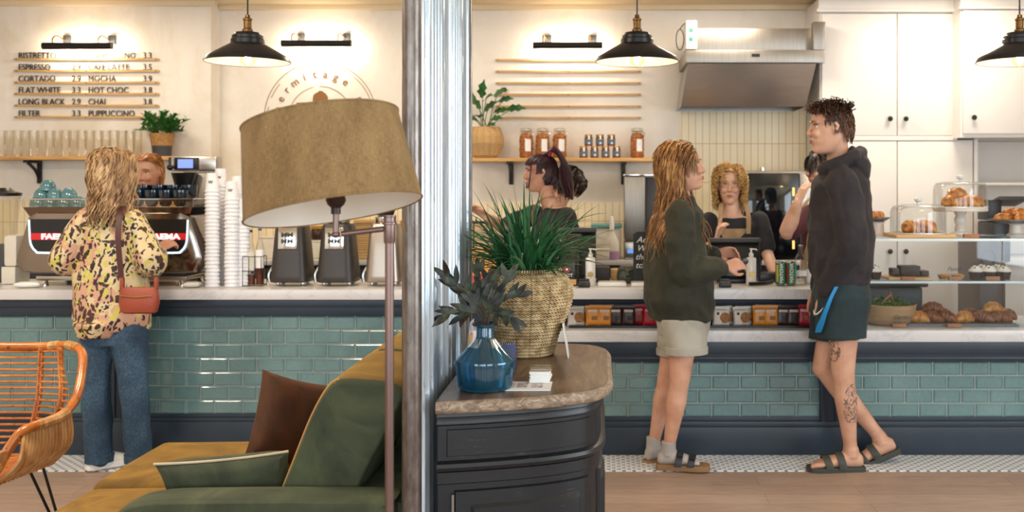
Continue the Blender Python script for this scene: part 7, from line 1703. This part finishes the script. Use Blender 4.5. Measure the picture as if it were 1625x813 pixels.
limb(b, [sh, sh.lerp(elb, .5), elb, elb.lerp(wr, .5), wr], [.048, .043, .035, .034, .023]); hand_geo(b, wr, (.9, .3, .22), (-.1, .75, -.5), .6, .93, mirror=1)
sh2, elb2, wr2 = Q(1090, 345, 5.42), Q(1100, 415, 5.5), Q(1137, 402, 5.38)
limb(b, [sh2, sh2.lerp(elb2, .5), elb2, elb2.lerp(wr2, .5), wr2], [.048, .043, .035, .034, .023]); hand_geo(b, wr2, (.95, -.25, .1), (-.1, -.7, -.5), .6, .93, mirror=-1)
h1, k1, a1 = Q(1086, 505, 5.17), Q(1079, 602, 5.17), Q(1061, 714, 5.19); leg_geo(b, h1, k1, a1, .93); ft1 = V(.98, -.12, 0)
foot_geo(b, a1, ft1, 1.0, toes=False)
h2, k2, a2 = Q(1080, 505, 5.33), Q(1059, 600, 5.33), Q(1037, 706, 5.37); leg_geo(b, h2, k2, a2, .93); ft2 = V(.55, .8, 0); foot_geo(b, a2, ft2, 1.0, toes=False)
b.build('body', M['skin_b'], wg, remesh=.0048, smooth=3)
M['hair_auburn'] = hairmat('hair_auburn', '#4A2E1A', '#94683C', '#D4AC74')
face_parts(hc, M3, K, wg, M['hair_auburn'])
h = MB(); hair_cap(h, hc, M3, K, lambda v: v.z > .72 or (v.y < .25 and v.z > -.8 and not (v.y > -.15 and v.z < .1)) or (v.y < -.05), 1.05)
col_ = [(Q(1078, 400), (.17, .19, .28)), (Q(1082, 345, 5.1), (.07, .09, .1)), (Q(1086, 345, 5.4), (.07, .09, .1))]
hair_locks(h, hc, M3, K, 720, .42, .013, .0042, lambda v: v.y < .05 and v.z > -.35, gravity=.3, colliders=col_, seed=12, steps=24, frizz=.9, vol=1.42, freq=.55)
hair_locks(h, hc, M3, K, 320, .44, .008, .0044, lambda v: v.y < .5 and v.z > .5, gravity=.28, colliders=col_, seed=14, steps=24, frizz=.8, offs=1.06, vol=1.34, fall=-.9, freq=.55)
hair_locks(h, hc + V(.0, 0, 0), M3, K, 14, .12, .004, .005, lambda v: .2 < v.y < .6 and .3 < v.z < .8 and v.x > .3, gravity=.5, seed=19, steps=12, frizz=.3, offs=1.05)
h.build('hair', M['hair_auburn'], wg, recalc=False)
M['sweat_green'] = cloth('sweatshirt_green', '#2C2C1F', '#383827', '#202016')
g = MB(); g.ell([(Q(1082, 505), rt_ * .175, f * .15), (Q(1080, 495), rt_ * .18, f * .16), (Q(1077, 478), rt_ * .195, f * .183), (Q(1076, 442), rt_ * .195, f * .175), (Q(1073, 400), rt_ * .185, f * .155), (Q(1076, 360), rt_ * .18, f * .135), (Q(1081, 335), rt_ * .16, f * .1), (Q(1081, 318), rt_ * .09, f * .07), (Q(1082, 312), rt_ * .07, f * .06)], 30)
for s_h, e_, w_ in ((sh, elb, wr), (sh2, elb2, wr2)):
    limb(g, [s_h, s_h.lerp(e_, .5) + V(-.01, 0, 0), e_ + V(-.008, 0, -.005), e_.lerp(w_, .45) + V(0, 0, -.008), e_.lerp(w_, .8), w_.lerp(e_, .06)], [.078, .078, .077, .07, .058, .036])
g.build('sweatshirt', M['sweat_green'], wg, remesh=.0075, smooth=3, wrinkle=(.017, 6.5, (1, 1, .85)))
g = MB(); g.ell([(Q(1083, 508), rt_ * .162, f * .138), (Q(1082, 490), rt_ * .168, f * .15)], 30); g.build('hem_band', M['sweat_green'], wg)
M['denim_pale'] = cloth('denim_pale', '#A39E91', '#B3AEA2', '#8F8A7E')
g = MB(); g.ell([(Q(1084, 530), rt_ * .15, f * .125), (Q(1083, 505), rt_ * .165, f * .14), (Q(1082, 485), rt_ * .155, f * .13)], 28)
g.ell([(Q(1086, 505, 5.18), rt_ * .085, f * .13), (Q(1088, 535, 5.17), rt_ * .092, f * .115), (Q(1089, 558, 5.165), rt_ * .095, f * .108)], 24); g.ell([(Q(1078, 505, 5.33), rt_ * .085, f * .13), (Q(1074, 535, 5.34), rt_ * .09, f * .105), (Q(1071, 560, 5.34), rt_ * .09, f * .092)], 24)
g.build('shorts', M['denim_pale'], wg, remesh=.0065, smooth=2, wrinkle=(.006, 8, (1, 1, .7)))
for cc, w_ in ((Q(1089, 556, 5.165), .111), (Q(1071, 558, 5.34), .096)):
    g = MB(); g.ell([(cc + V(0, 0, -.014), rt_ * .096, f * w_), (cc + V(0, 0, -.016), rt_ * .10, f * (w_ + .003)), (cc + V(0, 0, .018), rt_ * .101, f * (w_ + .004)), (cc + V(0, 0, .02), rt_ * .096, f * w_)], 28); g.build('turned_cuff', M['denim_pale'], wg)
M['sock'] = cloth('sock_grey', '#A9A29C', '#B8B2AC', '#98918B')
for a_, ftd in ((a1, ft1), (a2, ft2)):
    g = MB(); foot_geo(g, a_, ftd, 1.03, toes=False); g.tube([a_ + V(0, 0, .045), a_ + V(0, 0, .01), a_], [.0385, .038, .040], 14); g.build('sock', M['sock'], wg, remesh=.005, smooth=3)
M['leather_navy'] = mat('leather_navy', '#22242C', .5)
sandal(wg, a1, ft1, 1.06, M['leather_navy'], M['cork']); sandal(wg, a2, ft2, 1.06, M['leather_navy'], M['cork'])
# sunglasses in her hand
sg_ = thing('sunglasses', 'dark round sunglasses held out by the woman in green', 'sunglasses', Q(1168, 418, 5.12))
m = MB(); c = Q(1172, 415, 5.14)
for dx in (-.0, .034): m.tube([c + V(dx * 1.0 + .015 * cos(a), .004, .014 * sin(a)) for a in [2 * pi * k / 18 for k in range(18)]], .0028, 6, closed=True)
m.tube([c + V(-.015, 0, .004), c + V(-.05, -.005, -.012)], .002, 6); m.build('frame', mat('tortoise', '#3A1C12', .2), sg_)
m = MB()
for dx in (0, .034): m.lathe([(.014, 0), (.014, .001), (.001, .0012)], 16, c + V(dx, .005, 0), Matrix.Rotation(R(90), 4, 'X'))
m.build('lens', mat('lens_brown', '#2A1A16', .1), sg_)

# ---- woman in floral blouse, seen from behind ----------------------------------------
D = 5.2
f = V(.12, .99, 0).normalized(); rt_ = f.cross(V(0, 0, 1))
lw = thing('person', 'woman in patterned blouse and blue jeans seen from behind at the espresso machine', 'person', (X(182, D), D, 0))
hc = Q(180, 278, 5.2); M3 = frame((.25, 1, -.05)); K = .98
b = MB(); head_geo(b, hc, M3, K); limb(b, [hc + M3 @ V(0, -.02, -.05), Q(178, 315), Q(177, 338)], [.05, .05, .07])
b.ell([(Q(182, 540), rt_ * .14, f * .10), (Q(181, 500), rt_ * .14, f * .10), (Q(178, 440), rt_ * .135, f * .1), (Q(176, 390), rt_ * .145, f * .105), (Q(175, 355), rt_ * .165, f * .1), (Q(176, 338), rt_ * .12, f * .07)], 24)
sh, elb, wr = Q(211, 352, 5.2), Q(238, 414, 5.18), Q(248, 397, 5.42)
limb(b, [sh, sh.lerp(elb, .5), elb, elb.lerp(wr, .5), wr], [.05, .045, .036, .034, .024]); hand_geo(b, wr, (.45, .55, .35), (-.1, .5, -.6), .75, .97, mirror=-1)
sh2, elb2, wr2 = Q(140, 352, 5.2), Q(104, 412, 5.2), Q(118, 405, 5.42)
limb(b, [sh2, sh2.lerp(elb2, .5), elb2, elb2.lerp(wr2, .5), wr2], [.05, .045, .036, .034, .024]); hand_geo(b, wr2, (.2, .9, .2), (.4, 0, -.8), .6, .95, mirror=1)
l1 = (Q(206, 530, 5.2), Q(212, 610, 5.18), Q(222, 718, 5.25)); l2 = (Q(156, 530, 5.2), Q(154, 610, 5.18), Q(158, 716, 5.2))
for l in (l1, l2): leg_geo(b, *l, .74)
foot_geo(b, l2[2], (.7, .7, 0), 1, toes=False); foot_geo(b, l1[2], (.3, .95, 0), 1, toes=False)
b.build('body', M['skin_b'], lw, remesh=.0055, smooth=3)
M['hair_ashblond'] = hairmat('hair_ashblond', '#5A4030', '#A07E58', '#D8BC90')
h = MB(); hair_cap(h, hc, M3, K, lambda v: v.z > .3 or v.y < .4, 1.06)
col_ = [(Q(176, 395), (.17, .11, .22)), (Q(176, 330, 5.2), (.075, .07, .06))]
hair_locks(h, hc, M3, K, 520, .25, .009, .0052, lambda v: v.y < .45 and v.z > -.35, gravity=.5, colliders=col_, seed=31, steps=18, frizz=.6, vol=1.3, freq=1.0)
hair_locks(h, hc, M3, K, 260, .29, .010, .0052, lambda v: v.z > .45, gravity=.35, colliders=col_, seed=33, steps=18, frizz=.8, offs=1.08, vol=1.34, freq=1.0)
h.build('hair', M['hair_ashblond'], lw, recalc=False)
n = NT('floral_blouse'); 
def blobs(sc_, loc, stretch, thr):
    v = n.new('ShaderNodeTexVoronoi'); v.feature = 'F1'; mp_ = n.mapping(stretch, (0.2, .3, .4), loc)
    wr_ = n.noise(18, None, 2); mx = n.mix(.06, mp_, wr_, 'LINEAR_LIGHT'); n.link(mx, v.inputs['Vector']); v.inputs['Scale'].default_value = sc_; return n.math('LESS_THAN', v.outputs['Distance'], thr)
c = n.mix(n.math('GREATER_THAN', n.noise(7, None, 3), .52), '#D2BE94', '#C99C82')
c = n.mix(blobs(19, (4, 1, 2), (1.2, 1.2, .8), .34), c, '#C4BC58'); c = n.mix(blobs(23, (0, 2, 5), (1.3, 1.3, .7), .38), c, '#432820'); c = n.mix(blobs(27, (7, 3, 1), (1.4, 1.4, .75), .30), c, '#17181C')
n.color(c); n.set(.6); M['floral'] = n.m
g = MB(); g.ell([(Q(180, 521), rt_ * .188, f * .15), (Q(178, 505), rt_ * .197, f * .16), (Q(176, 460), rt_ * .192, f * .15), (Q(176, 410), rt_ * .187, f * .14), (Q(173, 370), rt_ * .182, f * .13), (Q(173, 350), rt_ * .17, f * .115), (Q(175, 333), rt_ * .10, f * .085), (Q(176, 322), rt_ * .068, f * .066)], 30)
g.ell([(Q(160, 533, 5.19), rt_ * .10, f * .12), (Q(162, 510, 5.19), rt_ * .13, f * .14)], 20)
for s_h, e_, w_ in ((sh, elb, wr), (sh2, elb2, wr2)):
    w3 = w_.lerp(e_, .18); limb(g, [s_h, s_h.lerp(e_, .5), e_, e_.lerp(w3, .5) + V(0, 0, -.012), e_.lerp(w3, .85) + V(0, 0, -.008), w3], [.073, .078, .08, .078, .06, .036])
g.build('blouse', M['floral'], lw, remesh=.0075, smooth=3, wrinkle=(.012, 5, (1.2, 1.2, .5)))
n = NT('denim'); fa = n.noise(260, n.mapping((1, 1, .3)), 2); fb = n.noise(5, None, 4); n.color(n.ramp(n.math('MULTIPLY', n.math('ADD', fa, fb), .5), [(.35, '#1E3144'), (.5, '#2E4860'), (.66, '#4D6C86')])); n.set(.8); M['denim'] = n.m
g = MB(); g.ell([(Q(182, 545), rt_ * .17, f * .13), (Q(181, 520), rt_ * .175, f * .135), (Q(180, 490), rt_ * .16, f * .12)], 28)
def jl(l, x0, x1, x2, xs): limb(g, [l[0], Q(x0, 560, l[0].y), Q(x1, 610, l[1].y), Q(x2, 670, l[1].y + .02), Q(xs, 724, l[2].y)], [.09, .085, .069, .069, .066], seg=20)
jl(l1, 207, 212, 217, 220); jl(l2, 154, 153, 155, 158)
g.build('jeans', M['denim'], lw, remesh=.0065, smooth=2, wrinkle=(.009, 7, (1, 1, .6)))
for q in (Q(220, 724, 5.25), Q(158, 724, 5.2)):
    g = MB(); g.ell([(q + V(0, 0, -.028), rt_ * .069, f * .072), (q + V(0, 0, .012), rt_ * .0705, f * .073)], 24); g.build('turned_cuff', M['denim'], lw)
for a_, d_ in ((l2[2], V(.7, .7, 0)), (l1[2], V(.3, .95, 0))):
    g = MB(); foot_geo(g, a_, d_, 1.14, toes=False); f_ = d_.normalized(); r_ = f_.cross(V(0, 0, 1)); rr = [a_ + f_ * (y * 1.1) + r_ * (x * 1.15) for x, y in [(-.02, -.06), (-.034, -.03), (-.036, .04), (-.047, .11), (-.04, .16), (-.01, .185), (.01, .185), (.04, .16), (.047, .11), (.036, .04), (.034, -.03), (.02, -.06)]]
    zf = a_.z - .09; g.loft([[V(p.x, p.y, max(.006, zf)) for p in rr], [V(p.x, p.y, max(.006, zf) + .024) for p in rr]]); g.build('sneaker', M['porcelain'], lw, remesh=.005, smooth=2)
M['leather_red'] = mat('leather_rust', '#93402A', .45, var=.15, bump=.3, bs=90); M['strap_red'] = mat('strap_maroon', '#451E1C', .5)
bag = thing('shoulder_bag', 'small rust-red leather bag hanging at the hip of the woman from behind', 'bag', Q(221, 472, 5.03))
bc = Q(221, 474, 5.03); m = MB()
m.ell([(bc + V(0, 0, -.074), V(.075, 0, 0), V(0, .018, 0)), (bc + V(0, 0, -.066), V(.088, 0, 0), V(0, .03, 0)), (bc + V(0, 0, -.02), V(.098, 0, 0), V(0, .038, 0)), (bc + V(0, 0, .03), V(.095, 0, 0), V(0, .03, 0)), (bc + V(0, 0, .056), V(.088, 0, 0), V(0, .018, 0))], 28, p=.6); m.build('bag_body', M['leather_red'], bag)
m = MB(); m.tube([bc + V(-.08, -.036, .018), bc + V(0, -.041, .012), bc + V(.08, -.036, .018)], .003, 6); m.build('zip', M['gold'], bag)
m = MB()
for s in (-1, 1): m.box(bc + V(s * .085, 0, .075), (.018, .022, .06), .004)
m.build('side_tab', M['leather_red'], bag)
m = MB(); ph = spline([bc + V(-.088, 0, .1), Q(192, 430, 5.03), Q(188, 380, 5.03), Q(190, 340, 5.07), Q(194, 328, 5.13), Q(196, 326, 5.2), Q(196, 332, 5.28)], 6); rr = []
for i, p in enumerate(ph):
    rr.append([p + V(-.014, -.006, 0), p + V(.014, -.006, 0), p + V(.014, -.002, 0), p + V(-.014, -.002, 0)])
m.loft(rr); m.build('strap', M['strap_red'], bag)
m = MB(); m.tube(spline([bc + V(.088, 0, .1), Q(243, 440, 5.06), Q(240, 432, 5.12)], 4), .006, 6); m.build('strap_end', M['strap_red'], bag)

# ---- baristas -------------------------------------------------------------------------
def torso(b, cx, d, f, top, k=1.0, w=1.0):
    r = f.cross(V(0, 0, 1)); z = top; c = V(X(cx, d), d, 0)
    L = lambda dz, a, q: (c + V(0, 0, z - dz), r * a * w * k, f * q * k)
    b.ell([L(.72, .16, .12), L(.62, .165, .12), L(.45, .135, .1), L(.3, .15, .11), L(.14, .175, .11), L(.05, .14, .085), L(-.01, .075, .065)], 24); return c
def legs(b, c, r, zh, k=1.0):
    for s in (-1, 1):
        h = c + r * (.085 * s) + V(0, 0, zh); leg_geo(b, h, V(h.x, h.y, .49), V(h.x, h.y, .09), k); foot_geo(b, V(h.x, h.y, .09), Vector(r).cross(V(0, 0, -1)) if False else V(0, 0, 1).cross(r), 1, toes=False)
def trousers(c, r, f, zh, parent, mt):
    g = MB(); g.ell([(c + V(0, 0, zh - .08), r * .17, f * .125), (c + V(0, 0, zh + .1), r * .155, f * .12)], 24)
    for s in (-1, 1): h = c + r * (.088 * s); g.tube([h + V(0, 0, zh), h + V(0, 0, .5), h + V(0, 0, .05)], [.095, .075, .065], 18)
    g.build('trousers', mt, parent, remesh=.01, smooth=2)
M['trouser'] = cloth('trouser_black', '#1C1C20', '#26262A', '#141416'); M['tee_black'] = cloth('tee_charcoal', '#202128', '#2A2B31', '#18191D'); M['apron'] = cloth('apron_sand', '#A58A66', '#B59A76', '#937956')
# blonde barista
d = 6.38; f = V(-.06, -1, 0).normalized(); r = f.cross(V(0, 0, 1))       # r points to screen left
bb1 = thing('person', 'blonde curly-haired barista in dark tee and sand apron behind the till screen', 'person', (X(1165, d), d, 0))
hc = P(1158, 296, d); M3 = frame((-.12, -1, -.06)); K = .97
b = MB(); head_geo(b, hc, M3, K); limb(b, [hc + M3 @ V(0, -.02, -.05), P(1160, 330, d), P(1162, 348, d)], [.052, .052, .07])
c = torso(b, 1165, d, f, Z(346, d)); legs(b, c, r, .84)
shL, elL, wrL = P(1205, 352, d), P(1216, 398, d - .08), P(1231, 440, d - .26)
limb(b, [shL, shL.lerp(elL, .5), elL, elL.lerp(wrL, .5), wrL], [.05, .045, .038, .036, .026]); hand_geo(b, wrL, (-.2, -.8, -.45), (0, -.4, -.9), .3, .95, mirror=1)
shR, elR, wrR = P(1124, 353, d), P(1113, 402, d - .05), P(1137, 383, d - .22)
limb(b, [shR, shR.lerp(elR, .5), elR, elR.lerp(wrR, .5), wrR], [.05, .045, .038, .034, .026]); hand_geo(b, wrR, (.12, -.25, .95), (.8, -.1, -.2), .75, .97, mirror=-1, point=True)
b.build('body', M['skin_a'], bb1, remesh=.005, smooth=3)
M['hair_blond'] = hairmat('hair_blond', '#8A6232', '#C29A5A', '#E4C68C'); face_parts(hc, M3, K, bb1, mat('brow_blond', '#8A6A42', .6), .0)
h = MB(); hair_cap(h, hc, M3, K, lambda v: (v.z > .62 and v.y < .6) or v.y < -.05, 1.05)
hair_locks(h, hc, M3, K, 560, .13, .014, .0036, lambda v: (v.z > .6 and v.y < .54) or (v.y < .05 and v.z > -.3), gravity=.35, seed=41, steps=22, frizz=1.2, offs=1.04, vol=1.34, freq=1.5)
hair_locks(h, hc, M3, K, 200, .15, .013, .0042, lambda v: abs(v.x) > .7 and v.z > -.1 and v.y < .3, gravity=.5, seed=43, steps=22, frizz=1.2, offs=1.08, vol=1.42, freq=1.5)
h.build('hair', M['hair_blond'], bb1, recalc=False)
def tee(c, r, f, top, sleeves, mt, parent, long=False):
    g = MB(); L = lambda dz, a, q: (c + V(0, 0, top - dz), r * a, f * q)
    g.ell([L(.66, .175, .135), L(.45, .165, .125), L(.3, .175, .13), L(.13, .19, .125), L(.045, .15, .1), L(.0, .09, .078)], 28)
    for s_h, e_, w_ in sleeves:
        if long: limb(g, [s_h, s_h.lerp(e_, .5), e_, e_.lerp(w_, .6), w_.lerp(e_, .1)], [.065, .06, .054, .046, .034])
        else: limb(g, [s_h, s_h.lerp(e_, .45), s_h.lerp(e_, .85)], [.066, .066, .064])
    g.build('shirt', mt, parent, remesh=.0085, smooth=3, wrinkle=(.007, 7, (1, 1, .8)))
tee(c, r, f, Z(346, d), ((shL, elL, wrL), (shR, elR, wrR)), M['tee_black'], bb1); trousers(c, r, f, .84, bb1, M['trouser'])
def apron(cx, d, f, ztop, parent, w=.105, neck=None):
    """bib, skirt and two neck straps standing off the chest"""
    r = f.cross(V(0, 0, 1)); c = V(X(cx, d), d, 0); m = MB(); rr = []
    for z, hw, off in ((ztop, w, .125), (ztop - .12, w * 1.15, .137), (ztop - .28, w * 1.5, .14), (ztop - .45, w * 1.65, .146), (ztop - .85, w * 1.6, .15)):
        row = []
        for q in range(11):
            u = -1 + 2 * q / 10; row.append(c + V(0, 0, z) + r * hw * u + f * (off - .05 * (u * u) * hw / .11))
        row2 = [p - f * .006 for p in row[::-1]]; rr.append(row + row2)
    m.loft(rr); a = m.build('apron', M['apron'], parent)
    for s in (-1, 1):
        m = MB(); pts = spline([c + V(0, 0, ztop - .03) + r * (s * w * .82) + f * .125, c + V(0, 0, ztop + .07) + r * (s * .088) + f * .128, c + V(0, 0, ztop + .145) + r * (s * .078) + f * .07, c + V(0, 0, ztop + .165) + r * (s * .06) + f * -.02], 5); rr = []
        for p in pts: rr.append([p - r * .014, p + r * .014, p + r * .014 - f * .004 + V(0, 0, -.001), p - r * .014 - f * .004 + V(0, 0, -.001)])
        m.loft(rr); m.build('apron_strap', M['apron'], parent)
apron(1163, d, f, Z(362, d), bb1)
# redhead barista, profile to the left
d = 6.5; f = V(-.93, -.1, 0).normalized(); f = V(-.8, .45, 0).normalized(); r = f.cross(V(0, 0, 1))
rb = thing('person', 'barista with burgundy ponytail and black top behind the grassy plant', 'person', (X(875, d), d, 0))
hc = P(857, 276, d); M3 = frame((-.97, -.12, -.05)); K = .98
b = MB(); head_geo(b, hc, M3, K); limb(b, [hc + M3 @ V(0, -.03, -.05), P(868, 312, d), P(880, 338, d)], [.05, .05, .07])
c = torso(b, 884, d, f, Z(330, d)); legs(b, c, r, .84)
s1, e1, w1 = P(900, 345, d - .15), P(905, 405, d - .17), P(860, 420, d - .28); s2, e2, w2 = P(850, 340, d + .1), P(800, 360, d - .02), P(772, 345, d - .2)
for s__, e__, w__ in ((s1, e1, w1), (s2, e2, w2)): limb(b, [s__, s__.lerp(e__, .5), e__, e__.lerp(w__, .5), w__], [.05, .045, .037, .036, .026])
hand_geo(b, w1, (-.8, -.4, -.3), (0, .3, -.9), .5, .95, mirror=1); hand_geo(b, w2, (-.7, -.3, .6), (0, -.5, -.8), .5, .95, mirror=-1)
b.build('body', M['skin_b'], rb, remesh=.0055, smooth=3)
M['hair_burg'] = hairmat('hair_burgundy', '#14060A', '#2E0E18', '#541E30'); face_parts(hc, M3, K, rb, M['hair_burg'])
h = MB(); hair_cap(h, hc, M3, K, lambda v: v.z > .42 or (v.y < .4 and v.z > -.02) or (v.y < -.05 and v.z > -.7), 1.05)
hp = P(873, 246, d); cnt = 0; random.seed(5)
for i in range(150):
    a = random.uniform(0, 6.28); q = random.random() ** .5 * .035
    pts = spline([hp + V(-.03 + cos(a) * q, sin(a) * q, 0), hp + V(.02, sin(a) * q, .035 + cos(a) * .5 * q), hp + V(.07, sin(a) * q * 1.4, -.02 + cos(a) * q), P(896, 275, d) + V(cos(a) * q * 1.3, sin(a) * q * 1.5, 0), P(903 + cos(a) * 6, 312 + random.uniform(-14, 6), d - .03) + V(0, sin(a) * q, 0)], 5); h.tube(pts, [.006 * (1 - .6 * (k / len(pts)) ** 2) for k in range(len(pts))], 5)
hv = M3.transposed() @ (hp - hc); hv = V(hv.x / .078, (hv.y + .008) / .102, hv.z / .116).normalized(); cnt = 0
while cnt < 420:
    v = V(random.gauss(0, 1), random.gauss(0, 1), random.gauss(0, 1)).normalized()
    if (v.y > .38 and v.z < .38) or (v.y > .0 and v.z < -.05) or v.z < -.65 or (v.y > .86): continue
    cnt += 1; pts = []
    for q in range(8):
        u = v.lerp(hv, q / 7 * .97).normalized(); o_ = 1.07 + random.uniform(-.01, .015); B = 1 + .33 * max(0, u.z) ** 2; pts.append(hc + M3 @ (V(u.x * .078 * B, u.y * .102 * B - .008, u.z * .116 + .002) * K * o_))
    h.tube(pts, .0042, 5)
h.tube(spline([hc + M3 @ V(-.07, .06, .06), hc + M3 @ V(-.078, .07, -.02), hc + M3 @ V(-.07, .085, -.09)], 4), .005, 6); h.tube(spline([hc + M3 @ V(.07, .06, .06), hc + M3 @ V(.08, .07, -.02), hc + M3 @ V(.074, .09, -.09)], 4), .005, 6)
h.build('hair', M['hair_burg'], rb, recalc=False)
m = MB(); m.tube([hp + V(.0 + .02 * cos(a) * .4, .028 * sin(a), .028 * cos(a) + .012) for a in [2 * pi * k / 20 for k in range(20)]], [.009 + .003 * (k % 2) for k in range(20)], 7, closed=True); m.build('scrunchie', mat('scrunchie_red', '#A01828', .6), rb)
tee(c, r, f, Z(330, d), ((s1, e1, w1), (s2, e2, w2)), M['trouser'], rb, False); trousers(c, r, f, .84, rb, M['trouser']); apron(884, d, f, Z(352, d), rb)
# dark-haired barista bending behind her
d = 7.0; f = V(.75, .3, 0).normalized(); r = f.cross(V(0, 0, 1))
db = thing('person', 'dark-haired barista bending down behind the one with the ponytail', 'person', (X(878, d), d, 0))
hc = P(903, 292, d); M3 = frame((.75, -.25, -.75), (0.3, 0, 1)); K = .97
b = MB(); head_geo(b, hc, M3, K); limb(b, [hc + M3 @ V(0, -.03, -.05), P(890, 312, d), P(880, 335, d)], [.05, .055, .075]); c = torso(b, 878, d, f, Z(328, d), .95); legs(b, c, r, .82)
arms_ = ((P(868, 345, d - .15), P(845, 385, d - .16), P(850, 405, d - .02)), (P(892, 345, d + .13), P(900, 390, d + .16), P(925, 400, d + .08)))
for s__, e__, w__ in arms_: limb(b, [s__, s__.lerp(e__, .5), e__, e__.lerp(w__, .5), w__], [.05, .045, .037, .036, .026]); hand_geo(b, w__, (.6, 0, -.6), (0, .3, -.9), .5, .95)
b.build('body', M['skin_b'], db, remesh=.006, smooth=3); M['hair_dark'] = hairmat('hair_dark', '#120D0A', '#281C16', '#3E2E26'); face_parts(hc, M3, K, db, M['hair_dark'])
h = MB(); hair_cap(h, hc, M3, K, lambda v: v.z > .45 or (v.y < .15 and not (v.y > -.3 and v.z < -.1)), 1.06); hair_locks(h, hc, M3, K, 220, .10, .002, .007, lambda v: v.z > .4 or (v.y < .1 and v.z > -.5), gravity=.3, seed=61, steps=8, frizz=.2, offs=1.03); h.build('hair', M['hair_dark'], db, recalc=False)
M['tee_white'] = cloth('tee_cream', '#CFC6B8', '#DCD4C8', '#BDB4A6'); tee(c, r, f, Z(328, d), arms_, M['tee_white'], db); trousers(c, r, f, .82, db, M['trouser'])
# barista behind the espresso machine
d = 6.4; f = V(0, -1, 0); r = f.cross(V(0, 0, 1))
mb_ = thing('person', 'ginger-haired barista whose face shows over the espresso machine', 'person', (X(234, d), d, 0))
hc = P(235, 275, d); M3 = frame((-.1, -1, -.2)); K = 1.0
b = MB(); head_geo(b, hc, M3, K); limb(b, [hc + M3 @ V(0, -.02, -.05), P(236, 312, d), P(236, 330, d)], [.05, .05, .07]); c = torso(b, 236, d, f, Z(326, d)); legs(b, c, r, .84)
arms_ = ((P(196, 335, d), P(192, 385, d - .05), P(205, 400, d - .25)), (P(276, 335, d), P(280, 385, d - .05), P(265, 400, d - .25)))
for s__, e__, w__ in arms_: limb(b, [s__, s__.lerp(e__, .5), e__, e__.lerp(w__, .5), w__], [.05, .045, .037, .036, .026]); hand_geo(b, w__, (0, -.9, 0), (0, 0, -1), .5, .95)
b.build('body', M['skin_b'], mb_, remesh=.006, smooth=3); M['hair_ginger'] = hairmat('hair_ginger', '#6A3C1C', '#A0683A', '#C99460'); face_parts(hc, M3, K, mb_, M['hair_ginger'])
h = MB(); hair_cap(h, hc, M3, K, lambda v: v.z > .68 or (v.y < .12 and v.z > -.6), 1.05); hair_locks(h, hc, M3, K, 320, .11, .002, .0055, lambda v: (v.z > .6 and v.y < .72) or (v.y < .05 and v.z > -.3), gravity=.12, seed=71, steps=9, frizz=.2, offs=1.04, vol=1.08, fall=-1.5, lift=.1); h.build('hair', M['hair_ginger'], mb_, recalc=False)
tee(c, r, f, Z(326, d), arms_, cloth('tee_mustard', '#B98A2E', '#C99A3E', '#A67A24'), mb_, True); trousers(c, r, f, .84, mb_, M['trouser'])
# barista hidden behind the man, raised forearm showing
d = 6.3; f = V(-.75, -.6, 0).normalized(); r = f.cross(V(0, 0, 1))
hb = thing('person', 'barista with raised forearm mostly hidden behind the hooded man', 'person', (X(1312, d), d, 0))
hc = P(1303, 272, d); M3 = frame((-.8, -.5, 0)); K = 1.0
b = MB(); head_geo(b, hc, M3, K); limb(b, [hc + M3 @ V(0, -.02, -.05), P(1308, 310, d), P(1311, 330, d)], [.05, .05, .07]); c = torso(b, 1312, d, f, Z(328, d)); legs(b, c, r, .84)
ar1 = (P(1288, 340, d - .08), P(1249, 369, d - .22), P(1266, 322, d - .3)); ar2 = (P(1335, 342, d + .08), P(1345, 400, d), P(1322, 420, d - .2))
limb(b, [ar1[0], ar1[0].lerp(ar1[1], .5), ar1[1], ar1[1].lerp(ar1[2], .4), ar1[2]], [.055, .053, .046, .047, .029]); hand_geo(b, ar1[2], (.42, .1, 1), (.7, .4, -.2), .45, 1.0, mirror=-1)
limb(b, [ar2[0], ar2[0].lerp(ar2[1], .5), ar2[1], ar2[1].lerp(ar2[2], .4), ar2[2]], [.055, .05, .042, .04, .028]); hand_geo(b, ar2[2], (-.5, -.7, 0), (0, 0, -1), .5)
b.build('body', M['skin_a'], hb, remesh=.0055, smooth=3); face_parts(hc, M3, K, hb, M['hair_dark'])
h = MB(); hair_cap(h, hc, M3, K, lambda v: v.z > .6 or (v.y < .05 and v.z > -.6), 1.05); hair_locks(h, hc, M3, K, 200, .12, .003, .007, lambda v: v.z > .55 or (v.y < .05 and v.z > -.3), gravity=.3, seed=81, steps=8, frizz=.3, offs=1.03); h.build('hair', M['hair_dark'], hb, recalc=False)
tee(c, r, f, Z(328, d), (ar1, ar2), cloth('tee_maroon', '#4A1A26', '#5A2432', '#3A121C'), hb); trousers(c, r, f, .84, hb, M['trouser']); apron(1312, d, f, Z(352, d), hb)
